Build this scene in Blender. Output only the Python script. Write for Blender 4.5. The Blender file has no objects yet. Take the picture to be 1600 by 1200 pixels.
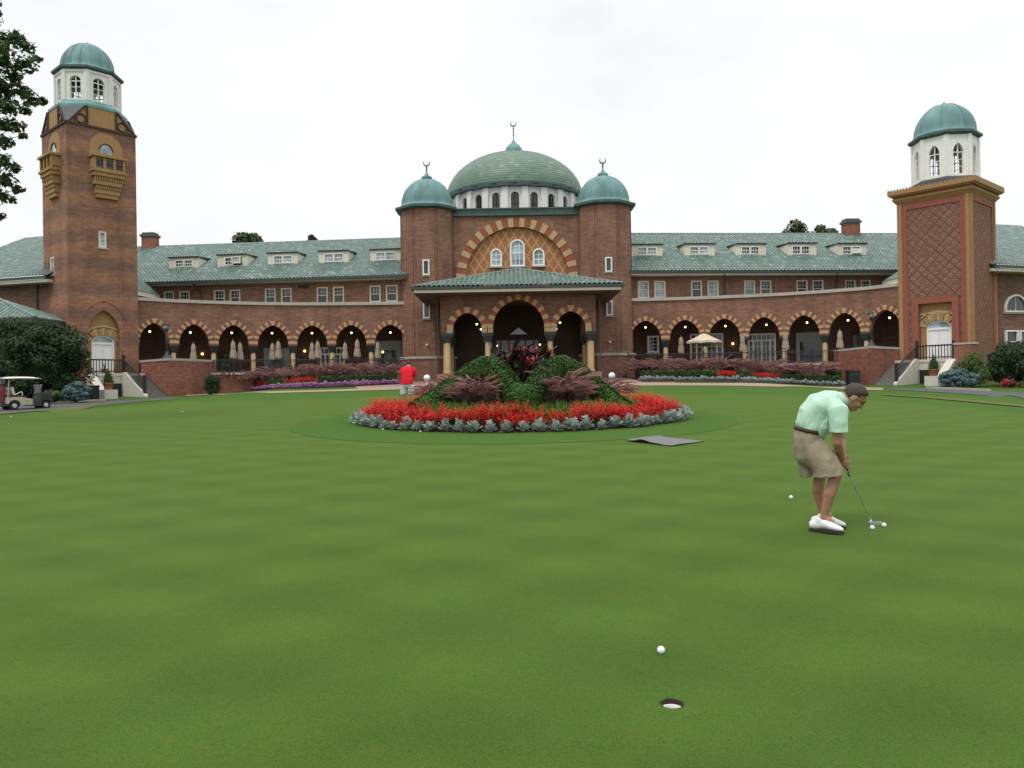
import bpy, math, random
import numpy as np
from mathutils import Vector, Matrix
R = math.radians
random.seed(7); rng = np.random.default_rng(7)
SC = bpy.context.scene; COL = SC.collection
ORD = ['first', 'second', 'third', 'fourth', 'fifth', 'sixth', 'seventh', 'eighth', 'ninth', 'tenth']
# ------------------------------------------------------------------ camera model (pixels of the 1600 x 1200 photograph)
F = 1250.0; ROLL = .0166; PITCH = math.atan(5/1250); EYE = 1.65
def ray(px, py):
    dx = (px-800)/F; dy = (600-py)/F
    a = dx*math.cos(ROLL)+dy*math.sin(ROLL); b = -dx*math.sin(ROLL)+dy*math.cos(ROLL)
    return Vector((a, math.cos(PITCH)-b*math.sin(PITCH), math.sin(PITCH)+b*math.cos(PITCH)))
def P(px, py, Y):
    d = ray(px, py); return Vector((0, 0, EYE))+d*(Y/d.y)
def ss(a, b, x):
    t = min(1, max(0, (x-a)/(b-a))); return t*t*(3-2*t)
SL = .036
def G(x, y):
    return SL*min(66, max(-30, y)) - .5*ss(13, 21, abs(x))*ss(27, 38, y)
def gpt(px, py):
    d = ray(px, py); t = 2.0
    for i in range(6000):
        p = Vector((0, 0, EYE))+d*t
        if p.z <= G(p.x, p.y): break
        t += .02
    return p
# ------------------------------------------------------------------ objects, tags
def tag(o, label=None, cat=None, group=None, kind=None):
    for k, v in (('label', label), ('category', cat), ('group', group), ('kind', kind)):
        if v: o[k] = v
    return o
def thing(name, label, cat, loc=(0, 0, 0), group=None, rz=0):
    o = bpy.data.objects.new(name, None); COL.objects.link(o); o.location = loc; o.rotation_euler.z = rz
    o.empty_display_size = .2
    return tag(o, label, cat, group)
def copy_tree(o, loc=None, rz=None, scale=None, label=None, parent=None, group=None):
    c = o.copy(); COL.objects.link(c); c.parent = parent
    if loc is not None: c.location = loc
    if rz is not None: c.rotation_euler.z = rz
    if scale is not None: c.scale = (scale,)*3
    if label: c['label'] = label
    if group: c['group'] = group
    for ch in o.children: copy_tree(ch, parent=c)
    return c
def rootloc(o):
    while o.parent: o = o.parent
    return Vector(o.location)
def place(me, name, mats, parent, local):
    for m in mats: me.materials.append(m)
    o = bpy.data.objects.new(name, me); COL.objects.link(o)
    if parent is not None:
        o.parent = parent
        if not local:
            L = rootloc(parent)
            me.transform(Matrix.Translation(-L))
    return o
def auto_uv(me):
    n = len(me.polygons)
    if n == 0: return
    co = np.empty(len(me.vertices)*3); me.vertices.foreach_get('co', co); co = co.reshape(-1, 3)
    nl = len(me.loops); lv = np.empty(nl, dtype=np.int32); me.loops.foreach_get('vertex_index', lv)
    nr = np.empty(n*3); me.polygons.foreach_get('normal', nr); nr = nr.reshape(-1, 3)
    lt = np.empty(n, dtype=np.int32); me.polygons.foreach_get('loop_total', lt)
    N = np.repeat(nr, lt, axis=0)
    t = np.stack([-N[:, 1], N[:, 0], np.zeros(nl)], 1); ln = np.linalg.norm(t, axis=1)
    flat = ln < .05
    t[flat] = (1, 0, 0); ln[flat] = 1
    t = t/ln[:, None]
    b = np.cross(N, t); b[flat] = (0, 1, 0)
    p = co[lv]
    uv = np.stack([(p*t).sum(1), (p*b).sum(1)], 1)
    l = me.uv_layers.new(name='UVMap'); l.data.foreach_set('uv', uv.astype(np.float32).ravel())
class MB:
    def __init__(s): s.v = []; s.f = []; s.mi = []; s.sm = []
    def add(s, vs, fs, mi=0, sm=False):
        k = len(s.v); s.v += [tuple(p) for p in vs]
        for f in fs: s.f.append([i+k for i in f]); s.mi.append(mi); s.sm.append(sm)
    def poly(s, pts, mi=0): s.add(pts, [list(range(len(pts)))], mi)
    def hexa(s, p, mi=0):   # 8 points: bottom ring then top ring
        s.add(p, [(3, 2, 1, 0), (4, 5, 6, 7), (0, 1, 5, 4), (1, 2, 6, 5), (2, 3, 7, 6), (3, 0, 4, 7)], mi)
    def box(s, c, sz, mi=0, rz=0):
        x, y, z = sz[0]/2, sz[1]/2, sz[2]/2; ca, sa = math.cos(rz), math.sin(rz); q = []
        for dz in (-z, z):
            for dx, dy in ((-x, -y), (x, -y), (x, y), (-x, y)):
                q.append((c[0]+dx*ca-dy*sa, c[1]+dx*sa+dy*ca, c[2]+dz))
        s.hexa(q, mi)
    def prism(s, ring, z0, z1, mi=0, ring2=None, cap=True):
        n = len(ring); r2 = ring2 or ring
        vs = [(p[0], p[1], z0) for p in ring]+[(p[0], p[1], z1) for p in r2]
        fs = [(i, (i+1) % n, n+(i+1) % n, n+i) for i in range(n)]
        if cap: fs += [list(range(n))[::-1], [n+i for i in range(n)]]
        s.add(vs, fs, mi)
    def tube(s, a, b, r0, r1=None, n=8, mi=0, sm=True, cap=True):
        a = Vector(a); b = Vector(b); r1 = r0 if r1 is None else r1
        d = (b-a).normalized(); x = d.orthogonal().normalized(); y = d.cross(x); vs = []
        for p, r in ((a, r0), (b, r1)):
            for i in range(n):
                t = 2*math.pi*i/n; vs.append(p+x*(r*math.cos(t))+y*(r*math.sin(t)))
        s.add(vs, [(i, (i+1) % n, n+(i+1) % n, n+i) for i in range(n)], mi, sm)
        if cap: s.add(vs, [list(range(n))[::-1], [n+i for i in range(n)]], mi)
    def path(s, pts, rad, n=8, mi=0):
        for i in range(len(pts)-1):
            r = rad if not isinstance(rad, (list, tuple)) else rad[i]
            r2 = rad if not isinstance(rad, (list, tuple)) else rad[i+1]
            s.tube(pts[i], pts[i+1], r, r2, n, mi)
    def lathe(s, prof, c, n=32, mi=0, sm=True, ph=0, sx=1, sy=1):
        vs = []; fs = []; m = len(prof)
        for r, z in prof:
            for i in range(n):
                t = 2*math.pi*i/n+ph; vs.append((c[0]+r*math.cos(t)*sx, c[1]+r*math.sin(t)*sy, c[2]+z))
        for j in range(m-1):
            for i in range(n): fs.append((j*n+i, j*n+(i+1) % n, (j+1)*n+(i+1) % n, (j+1)*n+i))
        if prof[0][0] > 1e-4: fs.append(list(range(n))[::-1])
        if prof[-1][0] > 1e-4: fs.append([(m-1)*n+i for i in range(n)])
        s.add(vs, fs, mi, sm)
    def ball(s, c, r, n=12, mi=0, sz=None):
        rx, ry, rz = (r, r, r) if sz is None else sz; vs = []; fs = []; m = n//2
        for j in range(m+1):
            a = -math.pi/2+math.pi*j/m
            for i in range(n):
                t = 2*math.pi*i/n; vs.append((c[0]+rx*math.cos(a)*math.cos(t), c[1]+ry*math.cos(a)*math.sin(t), c[2]+rz*math.sin(a)))
        for j in range(m):
            for i in range(n): fs.append((j*n+i, j*n+(i+1) % n, (j+1)*n+(i+1) % n, (j+1)*n+i))
        s.add(vs, fs, mi, True)
    # --- pieces laid out on a facade frame: u along the wall, d into it, z up
    def fbox(s, fr, u0, u1, d0, d1, z0, z1, mi=0):
        s.hexa([fr.pt(u0, d0, z0), fr.pt(u1, d0, z0), fr.pt(u1, d1, z0), fr.pt(u0, d1, z0),
                fr.pt(u0, d0, z1), fr.pt(u1, d0, z1), fr.pt(u1, d1, z1), fr.pt(u0, d1, z1)], mi)
    def fpoly(s, fr, pts, d0, d1, mi=0):
        n = len(pts); vs = [fr.pt(u, d0, z) for u, z in pts]+[fr.pt(u, d1, z) for u, z in pts]
        s.add(vs, [list(range(n)), [n+i for i in range(n)][::-1]]+[(i, n+i, n+(i+1) % n, (i+1) % n) for i in range(n)], mi)
    def fwall(s, fr, u0, u1, z0, z1, holes=(), rev=.22, mi=0, d=0):
        us = sorted({u0, u1} | {min(max(x, u0), u1) for h in holes for x in h[:2]}); zs = sorted({z0, z1} | {min(max(x, z0), z1) for h in holes for x in h[2:4]})
        for a, b in zip(us, us[1:]):
            for c, e in zip(zs, zs[1:]):
                m = ((a+b)/2, (c+e)/2)
                if any(h[0] < m[0] < h[1] and h[2] < m[1] < h[3] for h in holes): continue
                s.poly([fr.pt(a, d, c), fr.pt(b, d, c), fr.pt(b, d, e), fr.pt(a, d, e)], mi)
        for a, b, c, e in holes:
            for p, q in (((a, c), (b, c)), ((b, c), (b, e)), ((b, e), (a, e)), ((a, e), (a, c))):
                s.poly([fr.pt(p[0], d, p[1]), fr.pt(p[0], d+rev, p[1]), fr.pt(q[0], d+rev, q[1]), fr.pt(q[0], d, q[1])], mi)
    def farch(s, fr, u0, u1, z0, z1, arches, th, mi=0, mi2=None, back=True):
        """wall with arched openings down to z0; arches: lists of (u, z) over the opening, left to right, first and last at z0"""
        mi2 = mi if mi2 is None else mi2; cur = u0
        for A in sorted(arches, key=lambda q: q[0][0])+[None]:
            e = u1 if A is None else A[0][0]
            if e-cur > 1e-4:
                for d in ((0, th) if back else (0,)): s.poly([fr.pt(cur, d, z0), fr.pt(e, d, z0), fr.pt(e, d, z1), fr.pt(cur, d, z1)], mi)
            if A is None: break
            for (a, za), (b, zb) in zip(A, A[1:]):
                if b-a > 1e-5:
                    for d in ((0, th) if back else (0,)): s.poly([fr.pt(a, d, za), fr.pt(b, d, zb), fr.pt(b, d, z1), fr.pt(a, d, z1)], mi)
                s.poly([fr.pt(a, 0, za), fr.pt(b, 0, zb), fr.pt(b, th, zb), fr.pt(a, th, za)], mi2)
            cur = A[-1][0]
        s.poly([fr.pt(u0, 0, z1), fr.pt(u1, 0, z1), fr.pt(u1, th, z1), fr.pt(u0, th, z1)], mi)
    def build(s, name, mats, parent=None, local=False, normals=False):
        me = bpy.data.meshes.new(name); me.from_pydata(s.v, [], s.f)
        me.polygons.foreach_set('material_index', s.mi); me.polygons.foreach_set('use_smooth', s.sm)
        me.update(); auto_uv(me)
        if not isinstance(mats, (list, tuple)): mats = [mats]
        return place(me, name, mats, parent, local)
def npmesh(name, V, Q, mats, parent=None, local=False, mi=None, smooth=False):
    me = bpy.data.meshes.new(name); V = np.asarray(V, dtype=np.float32); Q = np.asarray(Q, dtype=np.int32)
    me.vertices.add(len(V)); me.vertices.foreach_set('co', V.ravel())
    k = Q.shape[1]; me.loops.add(Q.size); me.loops.foreach_set('vertex_index', Q.ravel())
    me.polygons.add(len(Q)); me.polygons.foreach_set('loop_start', np.arange(len(Q), dtype=np.int32)*k)
    me.polygons.foreach_set('loop_total', np.full(len(Q), k, dtype=np.int32))
    if mi is not None: me.polygons.foreach_set('material_index', np.asarray(mi, dtype=np.int32))
    me.update(calc_edges=True); me.validate()
    if smooth: me.polygons.foreach_set('use_smooth', np.ones(len(Q), dtype=bool))
    if not isinstance(mats, (list, tuple)): mats = [mats]
    return place(me, name, mats, parent, local)
class Fr:
    def __init__(s, o, u):
        s.o = Vector((o[0], o[1], 0)); s.u = Vector((u[0], u[1], 0)).normalized(); s.d = Vector((-s.u.y, s.u.x, 0))
    def pt(s, u, d, z):
        q = s.o+s.u*u+s.d*d; return Vector((q.x, q.y, z))
    def hit(s, px, py, d=0):
        r = ray(px, py); o = s.o+s.d*d; h = Vector((r.x, r.y, 0))
        t = o.dot(s.d)/h.dot(s.d); q = h*t
        return (q-o).dot(s.u), r.z*t+EYE
    def shift(s, u, d=0): return Fr(s.pt(u, d, 0), s.u)
def frame2(a, b): return Fr(a, (b[0]-a[0], b[1]-a[1]))
# ------------------------------------------------------------------ materials
def newmat(name):
    m = bpy.data.materials.new(name); m.use_nodes = True; nt = m.node_tree
    return m, nt, nt.nodes['Principled BSDF']
def nd(nt, t, **kw):
    n = nt.nodes.new(t)
    for k, v in kw.items():
        if k in n.inputs: n.inputs[k].default_value = v
        else: setattr(n, k, v)
    return n
def lk(nt, a, b): nt.links.new(a, b)
def mth(nt, op, a, b=None, c=None):
    n = nt.nodes.new('ShaderNodeMath'); n.operation = op
    for i, x in enumerate((a, b, c)):
        if x is None: continue
        if isinstance(x, (int, float)): n.inputs[i].default_value = x
        else: lk(nt, x, n.inputs[i])
    return n.outputs[0]
def mix(nt, f, a, b, mode='MIX'):
    n = nt.nodes.new('ShaderNodeMix'); n.data_type = 'RGBA'; n.blend_type = mode
    for i, x in ((0, f), (6, a), (7, b)):
        if isinstance(x, (int, float)): n.inputs[i].default_value = x
        elif isinstance(x, (tuple, list)): n.inputs[i].default_value = (*x[:3], 1)
        else: lk(nt, x, n.inputs[i])
    return n.outputs[2]
def noise(nt, vec, scale, detail=3, rough=.55, stretch=None):
    if stretch:
        mp = nd(nt, 'ShaderNodeMapping'); mp.inputs['Scale'].default_value = stretch; lk(nt, vec, mp.inputs[0]); vec = mp.outputs[0]
    n = nd(nt, 'ShaderNodeTexNoise', Scale=scale, Detail=detail, Roughness=rough); lk(nt, vec, n.inputs['Vector']); return n.outputs['Fac']
def ramp(nt, f, a, b, lo=0, hi=1):
    n = nd(nt, 'ShaderNodeMapRange'); n.inputs[1].default_value = a; n.inputs[2].default_value = b; n.inputs[3].default_value = lo; n.inputs[4].default_value = hi
    lk(nt, f, n.inputs[0]); return n.outputs[0]
def obj_co(nt): return nt.nodes.new('ShaderNodeTexCoord').outputs['Object']
def geo_co(nt): return nt.nodes.new('ShaderNodeNewGeometry').outputs['Position']
def uv_co(nt): return nt.nodes.new('ShaderNodeTexCoord').outputs['UV']
def bump(nt, b, h, strength=.3, dist=.02):
    n = nd(nt, 'ShaderNodeBump', Strength=strength, Distance=dist); lk(nt, h, n.inputs['Height']); lk(nt, n.outputs[0], b.inputs['Normal'])
def mat(name, c, rough=.7, var=.18, scale=4, c2=None, bs=0, bscale=40, bd=.01, metal=0, spec=.4, stretch=None, emis=0):
    m, nt, b = newmat(name); co = obj_co(nt)
    f = ramp(nt, noise(nt, co, scale, 4, .6, stretch), .25, .75)
    a = [x*(1-var) for x in c]; d = c2 or [min(1, x*(1+var)) for x in c]
    lk(nt, mix(nt, f, a, d), b.inputs['Base Color'])
    b.inputs['Roughness'].default_value = rough; b.inputs['Metallic'].default_value = metal; b.inputs['Specular IOR Level'].default_value = spec
    if bs: bump(nt, b, noise(nt, co, bscale, 3), bs, bd)
    if emis:
        b.inputs['Emission Color'].default_value = (*c, 1); b.inputs['Emission Strength'].default_value = emis
    return m
def brick(name, c1, c2, mortar, bands=None, dark=.7):
    m, nt, b = newmat(name); uv = uv_co(nt); gp = geo_co(nt)
    t = nd(nt, 'ShaderNodeTexBrick', Scale=1.0); t.inputs['Mortar Size'].default_value = .007; t.inputs['Mortar Smooth'].default_value = .3
    t.inputs['Brick Width'].default_value = .225; t.inputs['Row Height'].default_value = .078; t.inputs['Bias'].default_value = 0
    for k, c in (('Color1', c1), ('Color2', c2), ('Mortar', mortar)): t.inputs[k].default_value = (*c, 1)
    lk(nt, uv, t.inputs['Vector']); col = t.outputs['Color']
    st = ramp(nt, noise(nt, uv, 1.0, 3, .6, (1.1, 7.5, 1)), .3, .7, dark, 1.28)
    big = ramp(nt, noise(nt, gp, .55, 4, .6), .3, .7, .82, 1.15)
    rain = ramp(nt, noise(nt, uv, 1.0, 4, .65, (1.5, .16, 1)), .42, .72, 1.05, .80)
    k = mth(nt, 'MULTIPLY', mth(nt, 'MULTIPLY', st, big), rain)
    col = mix(nt, ramp(nt, noise(nt, uv, 1.0, 3, .7, (2.6, 8, 1)), .5, .68, 0, .55), col, [x*1.25 for x in c1])
    col = mix(nt, ramp(nt, noise(nt, uv, 1.0, 3, .7, (3.1, 9, 2)), .55, .7, 0, .6), col, (c2[0]*.62, c2[1]*.72, c2[2]*.85))
    if bands:
        sp = nd(nt, 'ShaderNodeSeparateXYZ'); lk(nt, gp, sp.inputs[0])
        w = mth(nt, 'ADD', mth(nt, 'MULTIPLY', sp.outputs[2], 2*math.pi/bands[0]), mth(nt, 'MULTIPLY', noise(nt, gp, .5, 2), 2.2))
        f = ramp(nt, mth(nt, 'SINE', w), -.5, .55)
        col = mix(nt, f, col, mix(nt, 1.0, col, bands[1], 'MULTIPLY'))
    lk(nt, mix(nt, 1.0, col, nt_comb(nt, k), 'MULTIPLY'), b.inputs['Base Color'])
    b.inputs['Roughness'].default_value = .88; b.inputs['Specular IOR Level'].default_value = .2
    bump(nt, b, t.outputs['Fac'], .5, -.012)
    return m
def nt_comb(nt, v):
    n = nt.nodes.new('ShaderNodeCombineColor')
    for i in range(3): lk(nt, v, n.inputs[i])
    return n.outputs[0]
def tilemat(name, c1, c2, c3, pu, pv, rough=.38):
    m, nt, b = newmat(name); uv = uv_co(nt); sp = nd(nt, 'ShaderNodeSeparateXYZ'); lk(nt, uv, sp.inputs[0])
    cb = nt.nodes.new('ShaderNodeCombineXYZ')
    lk(nt, mth(nt, 'FLOOR', mth(nt, 'DIVIDE', sp.outputs[0], pu)), cb.inputs[0]); lk(nt, mth(nt, 'FLOOR', mth(nt, 'DIVIDE', sp.outputs[1], pv)), cb.inputs[1])
    w = nd(nt, 'ShaderNodeTexWhiteNoise', noise_dimensions='3D'); lk(nt, cb.outputs[0], w.inputs['Vector'])
    big = ramp(nt, noise(nt, uv, .35, 4, .65), .3, .7)
    col = mix(nt, w.outputs['Value'], c1, c2)
    col = mix(nt, mth(nt, 'MULTIPLY', big, .55), col, c3)
    hi = ramp(nt, w.outputs['Value'], .9, .97)
    col = mix(nt, mth(nt, 'MULTIPLY', hi, .22), col, (.5, .55, .5))
    lk(nt, col, b.inputs['Base Color']); b.inputs['Roughness'].default_value = rough; b.inputs['Specular IOR Level'].default_value = .45
    return m
def leafmat(name, c1, c2, rough=.55, tr=.18, cs=.9, spec=.25):
    m, nt, b = newmat(name); g = nt.nodes.new('ShaderNodeNewGeometry')
    r = g.outputs['Random Per Island']
    f = mth(nt, 'ADD', mth(nt, 'MULTIPLY', r, .6), mth(nt, 'MULTIPLY', ramp(nt, noise(nt, obj_co(nt), cs, 3), .3, .7), .4))
    col = mix(nt, f, c1, c2); lk(nt, col, b.inputs['Base Color']); b.inputs['Roughness'].default_value = rough; b.inputs['Specular IOR Level'].default_value = spec
    if tr:
        t = nt.nodes.new('ShaderNodeBsdfTranslucent'); lk(nt, col, t.inputs[0]); x = nt.nodes.new('ShaderNodeMixShader'); x.inputs[0].default_value = tr
        lk(nt, b.outputs[0], x.inputs[1]); lk(nt, t.outputs[0], x.inputs[2]); lk(nt, x.outputs[0], nt.nodes['Material Output'].inputs[0])
    return m
def lattice(name, ground, g2, line, pu, pv, w, dots=None):
    m, nt, b = newmat(name); uv = uv_co(nt); sp = nd(nt, 'ShaderNodeSeparateXYZ'); lk(nt, uv, sp.inputs[0])
    a = mth(nt, 'DIVIDE', sp.outputs[0], pu); c = mth(nt, 'DIVIDE', sp.outputs[1], pv)
    ms = []
    for q in (mth(nt, 'ADD', a, c), mth(nt, 'SUBTRACT', a, c)):
        fr_ = mth(nt, 'ABSOLUTE', mth(nt, 'SUBTRACT', mth(nt, 'FRACT', mth(nt, 'ADD', q, 100.0)), .5)); ms.append(mth(nt, 'LESS_THAN', fr_, w))
    mask = mth(nt, 'MAXIMUM', ms[0], ms[1])
    gcol = mix(nt, ramp(nt, noise(nt, uv, 6, 4), .3, .7), ground, g2)
    if dots:
        k = nd(nt, 'ShaderNodeTexChecker', Scale=dots[0]); lk(nt, uv, k.inputs[0]); 
        k.inputs[1].default_value = (*line, 1); k.inputs[2].default_value = (*dots[1], 1); line = k.outputs[0]
        t = nd(nt, 'ShaderNodeTexBrick', Scale=1.0); t.inputs['Brick Width'].default_value = .3; t.inputs['Row Height'].default_value = .15
        t.inputs['Mortar Size'].default_value = .02; lk(nt, uv, t.inputs['Vector']); t.inputs['Color1'].default_value = (.75, .75, .75, 1); t.inputs['Color2'].default_value = (1.2, 1.15, 1.1, 1); t.inputs['Mortar'].default_value = (.55, .5, .5, 1)
        gcol = mix(nt, 1.0, gcol, t.outputs[0], 'MULTIPLY')
    lk(nt, mix(nt, mask, gcol, line), b.inputs['Base Color']); b.inputs['Roughness'].default_value = .85; b.inputs['Specular IOR Level'].default_value = .2
    bump(nt, b, mask, .25, .02)
    return m
M = {}
M['brick'] = brick('brick', (.285, .135, .085), (.195, .105, .078), (.27, .21, .165))
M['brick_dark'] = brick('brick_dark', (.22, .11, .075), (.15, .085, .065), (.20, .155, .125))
M['brick_gallery_shade'] = brick('brick_gallery_shade', (.13, .066, .045), (.09, .05, .038), (.12, .09, .07))  # darkened copy of the brick; the gallery's shade is put into its colour
M['brick_red'] = brick('brick_red', (.31, .115, .07), (.215, .09, .06), (.27, .19, .15))
M['brick_tower'] = brick('brick_tower', (.34, .155, .085), (.245, .12, .075), (.30, .22, .165), bands=(1.75, (.72, .80, .95)), dark=.78)
M['terracotta'] = mat('terracotta_panel', (.36, .17, .06), .8, .15, 5)
M['ochre'] = mat('ochre_brick_trim', (.34, .20, .082), .8, .18, 6, bs=.2, bscale=25)
M['tan'] = mat('tan_stone', (.45, .325, .17), .75, .14, 5, bs=.15, bscale=20)
M['redstone'] = mat('red_terracotta_block', (.30, .085, .05), .8, .15, 5)
M['redborder'] = mat('red_brick_border', (.28, .088, .06), .85, .18, 7, bs=.2, bscale=30)
M['limestone'] = mat('weathered_limestone', (.42, .39, .34), .85, .14, 3, bs=.2, bscale=15)
M['concrete'] = mat('painted_concrete', (.60, .57, .49), .8, .08, 2.5, bs=.1, bscale=18)
M['concretewalk'] = mat('concrete_walk', (.32, .235, .165), .9, .12, 1.5, bs=.15)
M['cream'] = mat('cream_paint', (.70, .65, .54), .6, .07, 2)
M['lantern'] = mat('lantern_paint', (.72, .71, .67), .6, .08, 2)
M['white'] = mat('white_paint', (.80, .79, .76), .55, .06, 2)
M['drumwhite'] = mat('drum_stucco', (.74, .73, .72), .75, .08, 1.6, stretch=(1, 1, .3))
M['copper'] = mat('copper_patina', (.10, .215, .208), .6, .30, 1.1, c2=(.18, .345, .34), stretch=(1, 1, .18), bs=.1, bscale=6)
M['copperdark'] = mat('dark_copper_edge', (.055, .10, .09), .6, .35, 3)
M['slate'] = mat('dark_slate', (.075, .08, .085), .6, .2, 4)
M['black'] = mat('black_iron', (.018, .019, .022), .45, .2, 6)
M['capital'] = mat('dark_green_capital', (.03, .038, .034), .5, .3, 8)
M['greeniron'] = mat('green_iron', (.028, .042, .038), .5, .25, 6)
M['gutter'] = mat('dark_gutter', (.045, .06, .055), .5, .2, 3)
M['soffit'] = mat('soffit_shade_brown', (.10, .08, .06), .8, .1, 2)  # shade under the porch canopy put into the soffit colour
M['ceil'] = mat('interior_shade_brown', (.05, .036, .026), .85, .2, 1)  # interior shade put into the colour of gallery ceiling and porch interior
M['tile'] = tilemat('green_roof_tile', (.082, .138, .116), (.162, .238, .205), (.12, .18, .157), .30, .42)
M['dometile'] = tilemat('green_dome_tile', (.095, .16, .113), (.16, .238, .175), (.13, .20, .145), .42, .30, .45)
M['tympanum'] = lattice('diamond_lattice_panel', (.40, .175, .085), (.32, .13, .065), (.48, .32, .15), .70, 1.15, .075)
M['diaper'] = lattice('diaper_brick', (.33, .20, .135), (.235, .12, .085), (.10, .058, .05), .60, .60, .11, dots=(9.0, (.25, .12, .085)))
M['timber'] = mat('dark_timber', (.05, .033, .025), .8, .2, 5)
M['doorwhite'] = mat('white_door_paint', (.80, .80, .80), .4, .04, 2)
M['asphalt'] = mat('asphalt', (.085, .085, .09), .9, .2, 2, bs=.3, bscale=60)
M['soil'] = mat('bed_soil', (.045, .03, .02), .95, .3, 6, bs=.5, bscale=25)
M['step'] = mat('grey_stone_step', (.19, .18, .17), .85, .2, 3)
M['bark'] = mat('bark', (.075, .058, .045), .9, .3, 8, bs=.5, bscale=20, stretch=(1, 1, .2))
def glassmat(name, c, rough):
    m, nt, b = newmat(name); co = obj_co(nt)
    lk(nt, mix(nt, ramp(nt, noise(nt, co, .9, 2), .35, .65), c, [x*2.6 for x in c]), b.inputs['Base Color'])
    b.inputs['Roughness'].default_value = rough; b.inputs['Specular IOR Level'].default_value = .6; return m
M['glass'] = glassmat('window_glass', (.022, .027, .028), .08)
M['glassblue'] = glassmat('pale_blue_glass', (.17, .21, .23), .1)  # paler, bluish base colour than the plain glass
M['lampglow'] = mat('warm_lamp_glow', (1, .80, .36), .4, .02, 1, emis=3)
M['lampwarm'] = mat('orange_lamp_glow', (1, .58, .2), .4, .02, 1, emis=2.6)
def pavers():
    m, nt, b = newmat('brick_pavers'); gp = geo_co(nt)
    t = nd(nt, 'ShaderNodeTexBrick', Scale=1.0); t.inputs['Brick Width'].default_value = .4; t.inputs['Row Height'].default_value = .2; t.inputs['Mortar Size'].default_value = .012
    for k, c in (('Color1', (.34, .17, .12)), ('Color2', (.27, .14, .11)), ('Mortar', (.25, .2, .17))): t.inputs[k].default_value = (*c, 1)
    lk(nt, gp, t.inputs['Vector']); lk(nt, mix(nt, ramp(nt, noise(nt, gp, 1, 3), .3, .7, 0, .35), t.outputs[0], (.36, .27, .21)), b.inputs['Base Color']); b.inputs['Roughness'].default_value = .9
    return m
M['pavers'] = pavers()
def turf(name, c1, c2, c3, stripes=0, blotch=.5):
    """close mown turf: fine mottling, soft blotches of two strains of grass, faint mowing lanes"""
    m, nt, b = newmat(name); gp = geo_co(nt)
    fine = ramp(nt, noise(nt, gp, 38, 3, .7), .25, .75); mid = ramp(nt, noise(nt, gp, 2.6, 4, .6), .3, .7); big = ramp(nt, noise(nt, gp, .33, 4, .6), .33, .67)
    col = mix(nt, mth(nt, 'ADD', mth(nt, 'MULTIPLY', fine, .45), mth(nt, 'MULTIPLY', mid, .55)), c1, c2)
    col = mix(nt, mth(nt, 'MULTIPLY', big, blotch), col, c3)
    tiny = ramp(nt, noise(nt, gp, 105, 3, .75), .28, .72, .55, 1.45)
    col = mix(nt, 1.0, col, nt_comb(nt, tiny), 'MULTIPLY')
    speck = ramp(nt, noise(nt, gp, 11, 4, .75), .62, .72, 0, .4)
    col = mix(nt, speck, col, [c2[0]*1.25, c2[1]*.92, c2[2]*1.2])
    brn = ramp(nt, noise(nt, gp, 17, 5, .75), .5, .68, 0, .55)
    col = mix(nt, brn, col, [c2[0]*1.18, c2[1]*.82, c2[2]*1.3])
    if stripes:
        k = None
        for ang, per in ((R(29), .56), (R(-36), .58)):
            mp = nd(nt, 'ShaderNodeMapping'); mp.inputs['Rotation'].default_value = (0, 0, ang); lk(nt, gp, mp.inputs[0])
            sp = nd(nt, 'ShaderNodeSeparateXYZ'); lk(nt, mp.outputs[0], sp.inputs[0])
            w = mth(nt, 'SINE', mth(nt, 'ADD', mth(nt, 'MULTIPLY', sp.outputs[1], math.pi/per), mth(nt, 'MULTIPLY', noise(nt, gp, .35, 2), .9)))
            w = ramp(nt, w, -.9, .9, 1-stripes, 1+stripes); k = w if k is None else mth(nt, 'MULTIPLY', k, w)
        col = mix(nt, 1.0, col, nt_comb(nt, k), 'MULTIPLY')
    lk(nt, col, b.inputs['Base Color']); b.inputs['Roughness'].default_value = .95; b.inputs['Specular IOR Level'].default_value = .1
    b.inputs['Sheen Weight'].default_value = .16; b.inputs['Sheen Roughness'].default_value = .4; b.inputs['Sheen Tint'].default_value = (.52, .76, .14, 1)
    bump(nt, b, noise(nt, gp, 120, 3, .7), .35, .006)
    return m
M['green'] = turf('putting_turf', (.040, .083, .011), (.065, .111, .016), (.042, .096, .018), .06, .45)
M['rough'] = turf('rough_turf', (.026, .076, .010), (.044, .102, .014), (.034, .086, .014), 0, .4)
M['dirt'] = turf('worn_turf', (.10, .085, .042), (.135, .11, .055), (.055, .09, .025), 0, .7)
# ------------------------------------------------------------------ camera, world, sun
cam = bpy.data.cameras.new('camera'); co_ = bpy.data.objects.new('camera', cam); COL.objects.link(co_)
cam.sensor_width = 36; cam.lens = 36*F/1600; cam.clip_start = .05; cam.clip_end = 3000
co_.matrix_world = Matrix.Translation((0, 0, EYE)) @ Matrix.Rotation(math.pi/2+PITCH, 4, 'X') @ Matrix.Rotation(-ROLL, 4, 'Z')
SC.camera = co_
SUN_EL, SUN_AZ = R(58), R(215)      # azimuth clockwise from +Y: behind the camera, to its left
w = bpy.data.worlds.new('World'); SC.world = w; w.use_nodes = True; nt = w.node_tree; bg = nt.nodes['Background']
sky = nd(nt, 'ShaderNodeTexSky', sky_type='NISHITA'); sky.sun_disc = False; sky.sun_elevation = SUN_EL; sky.sun_rotation = SUN_AZ
tc = nt.nodes.new('ShaderNodeTexCoord'); gen = tc.outputs['Generated']
sx = nd(nt, 'ShaderNodeSeparateXYZ'); lk(nt, gen, sx.inputs[0])
cl = noise(nt, gen, 1.6, 5, .6, (1, 1, 2.2))
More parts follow.
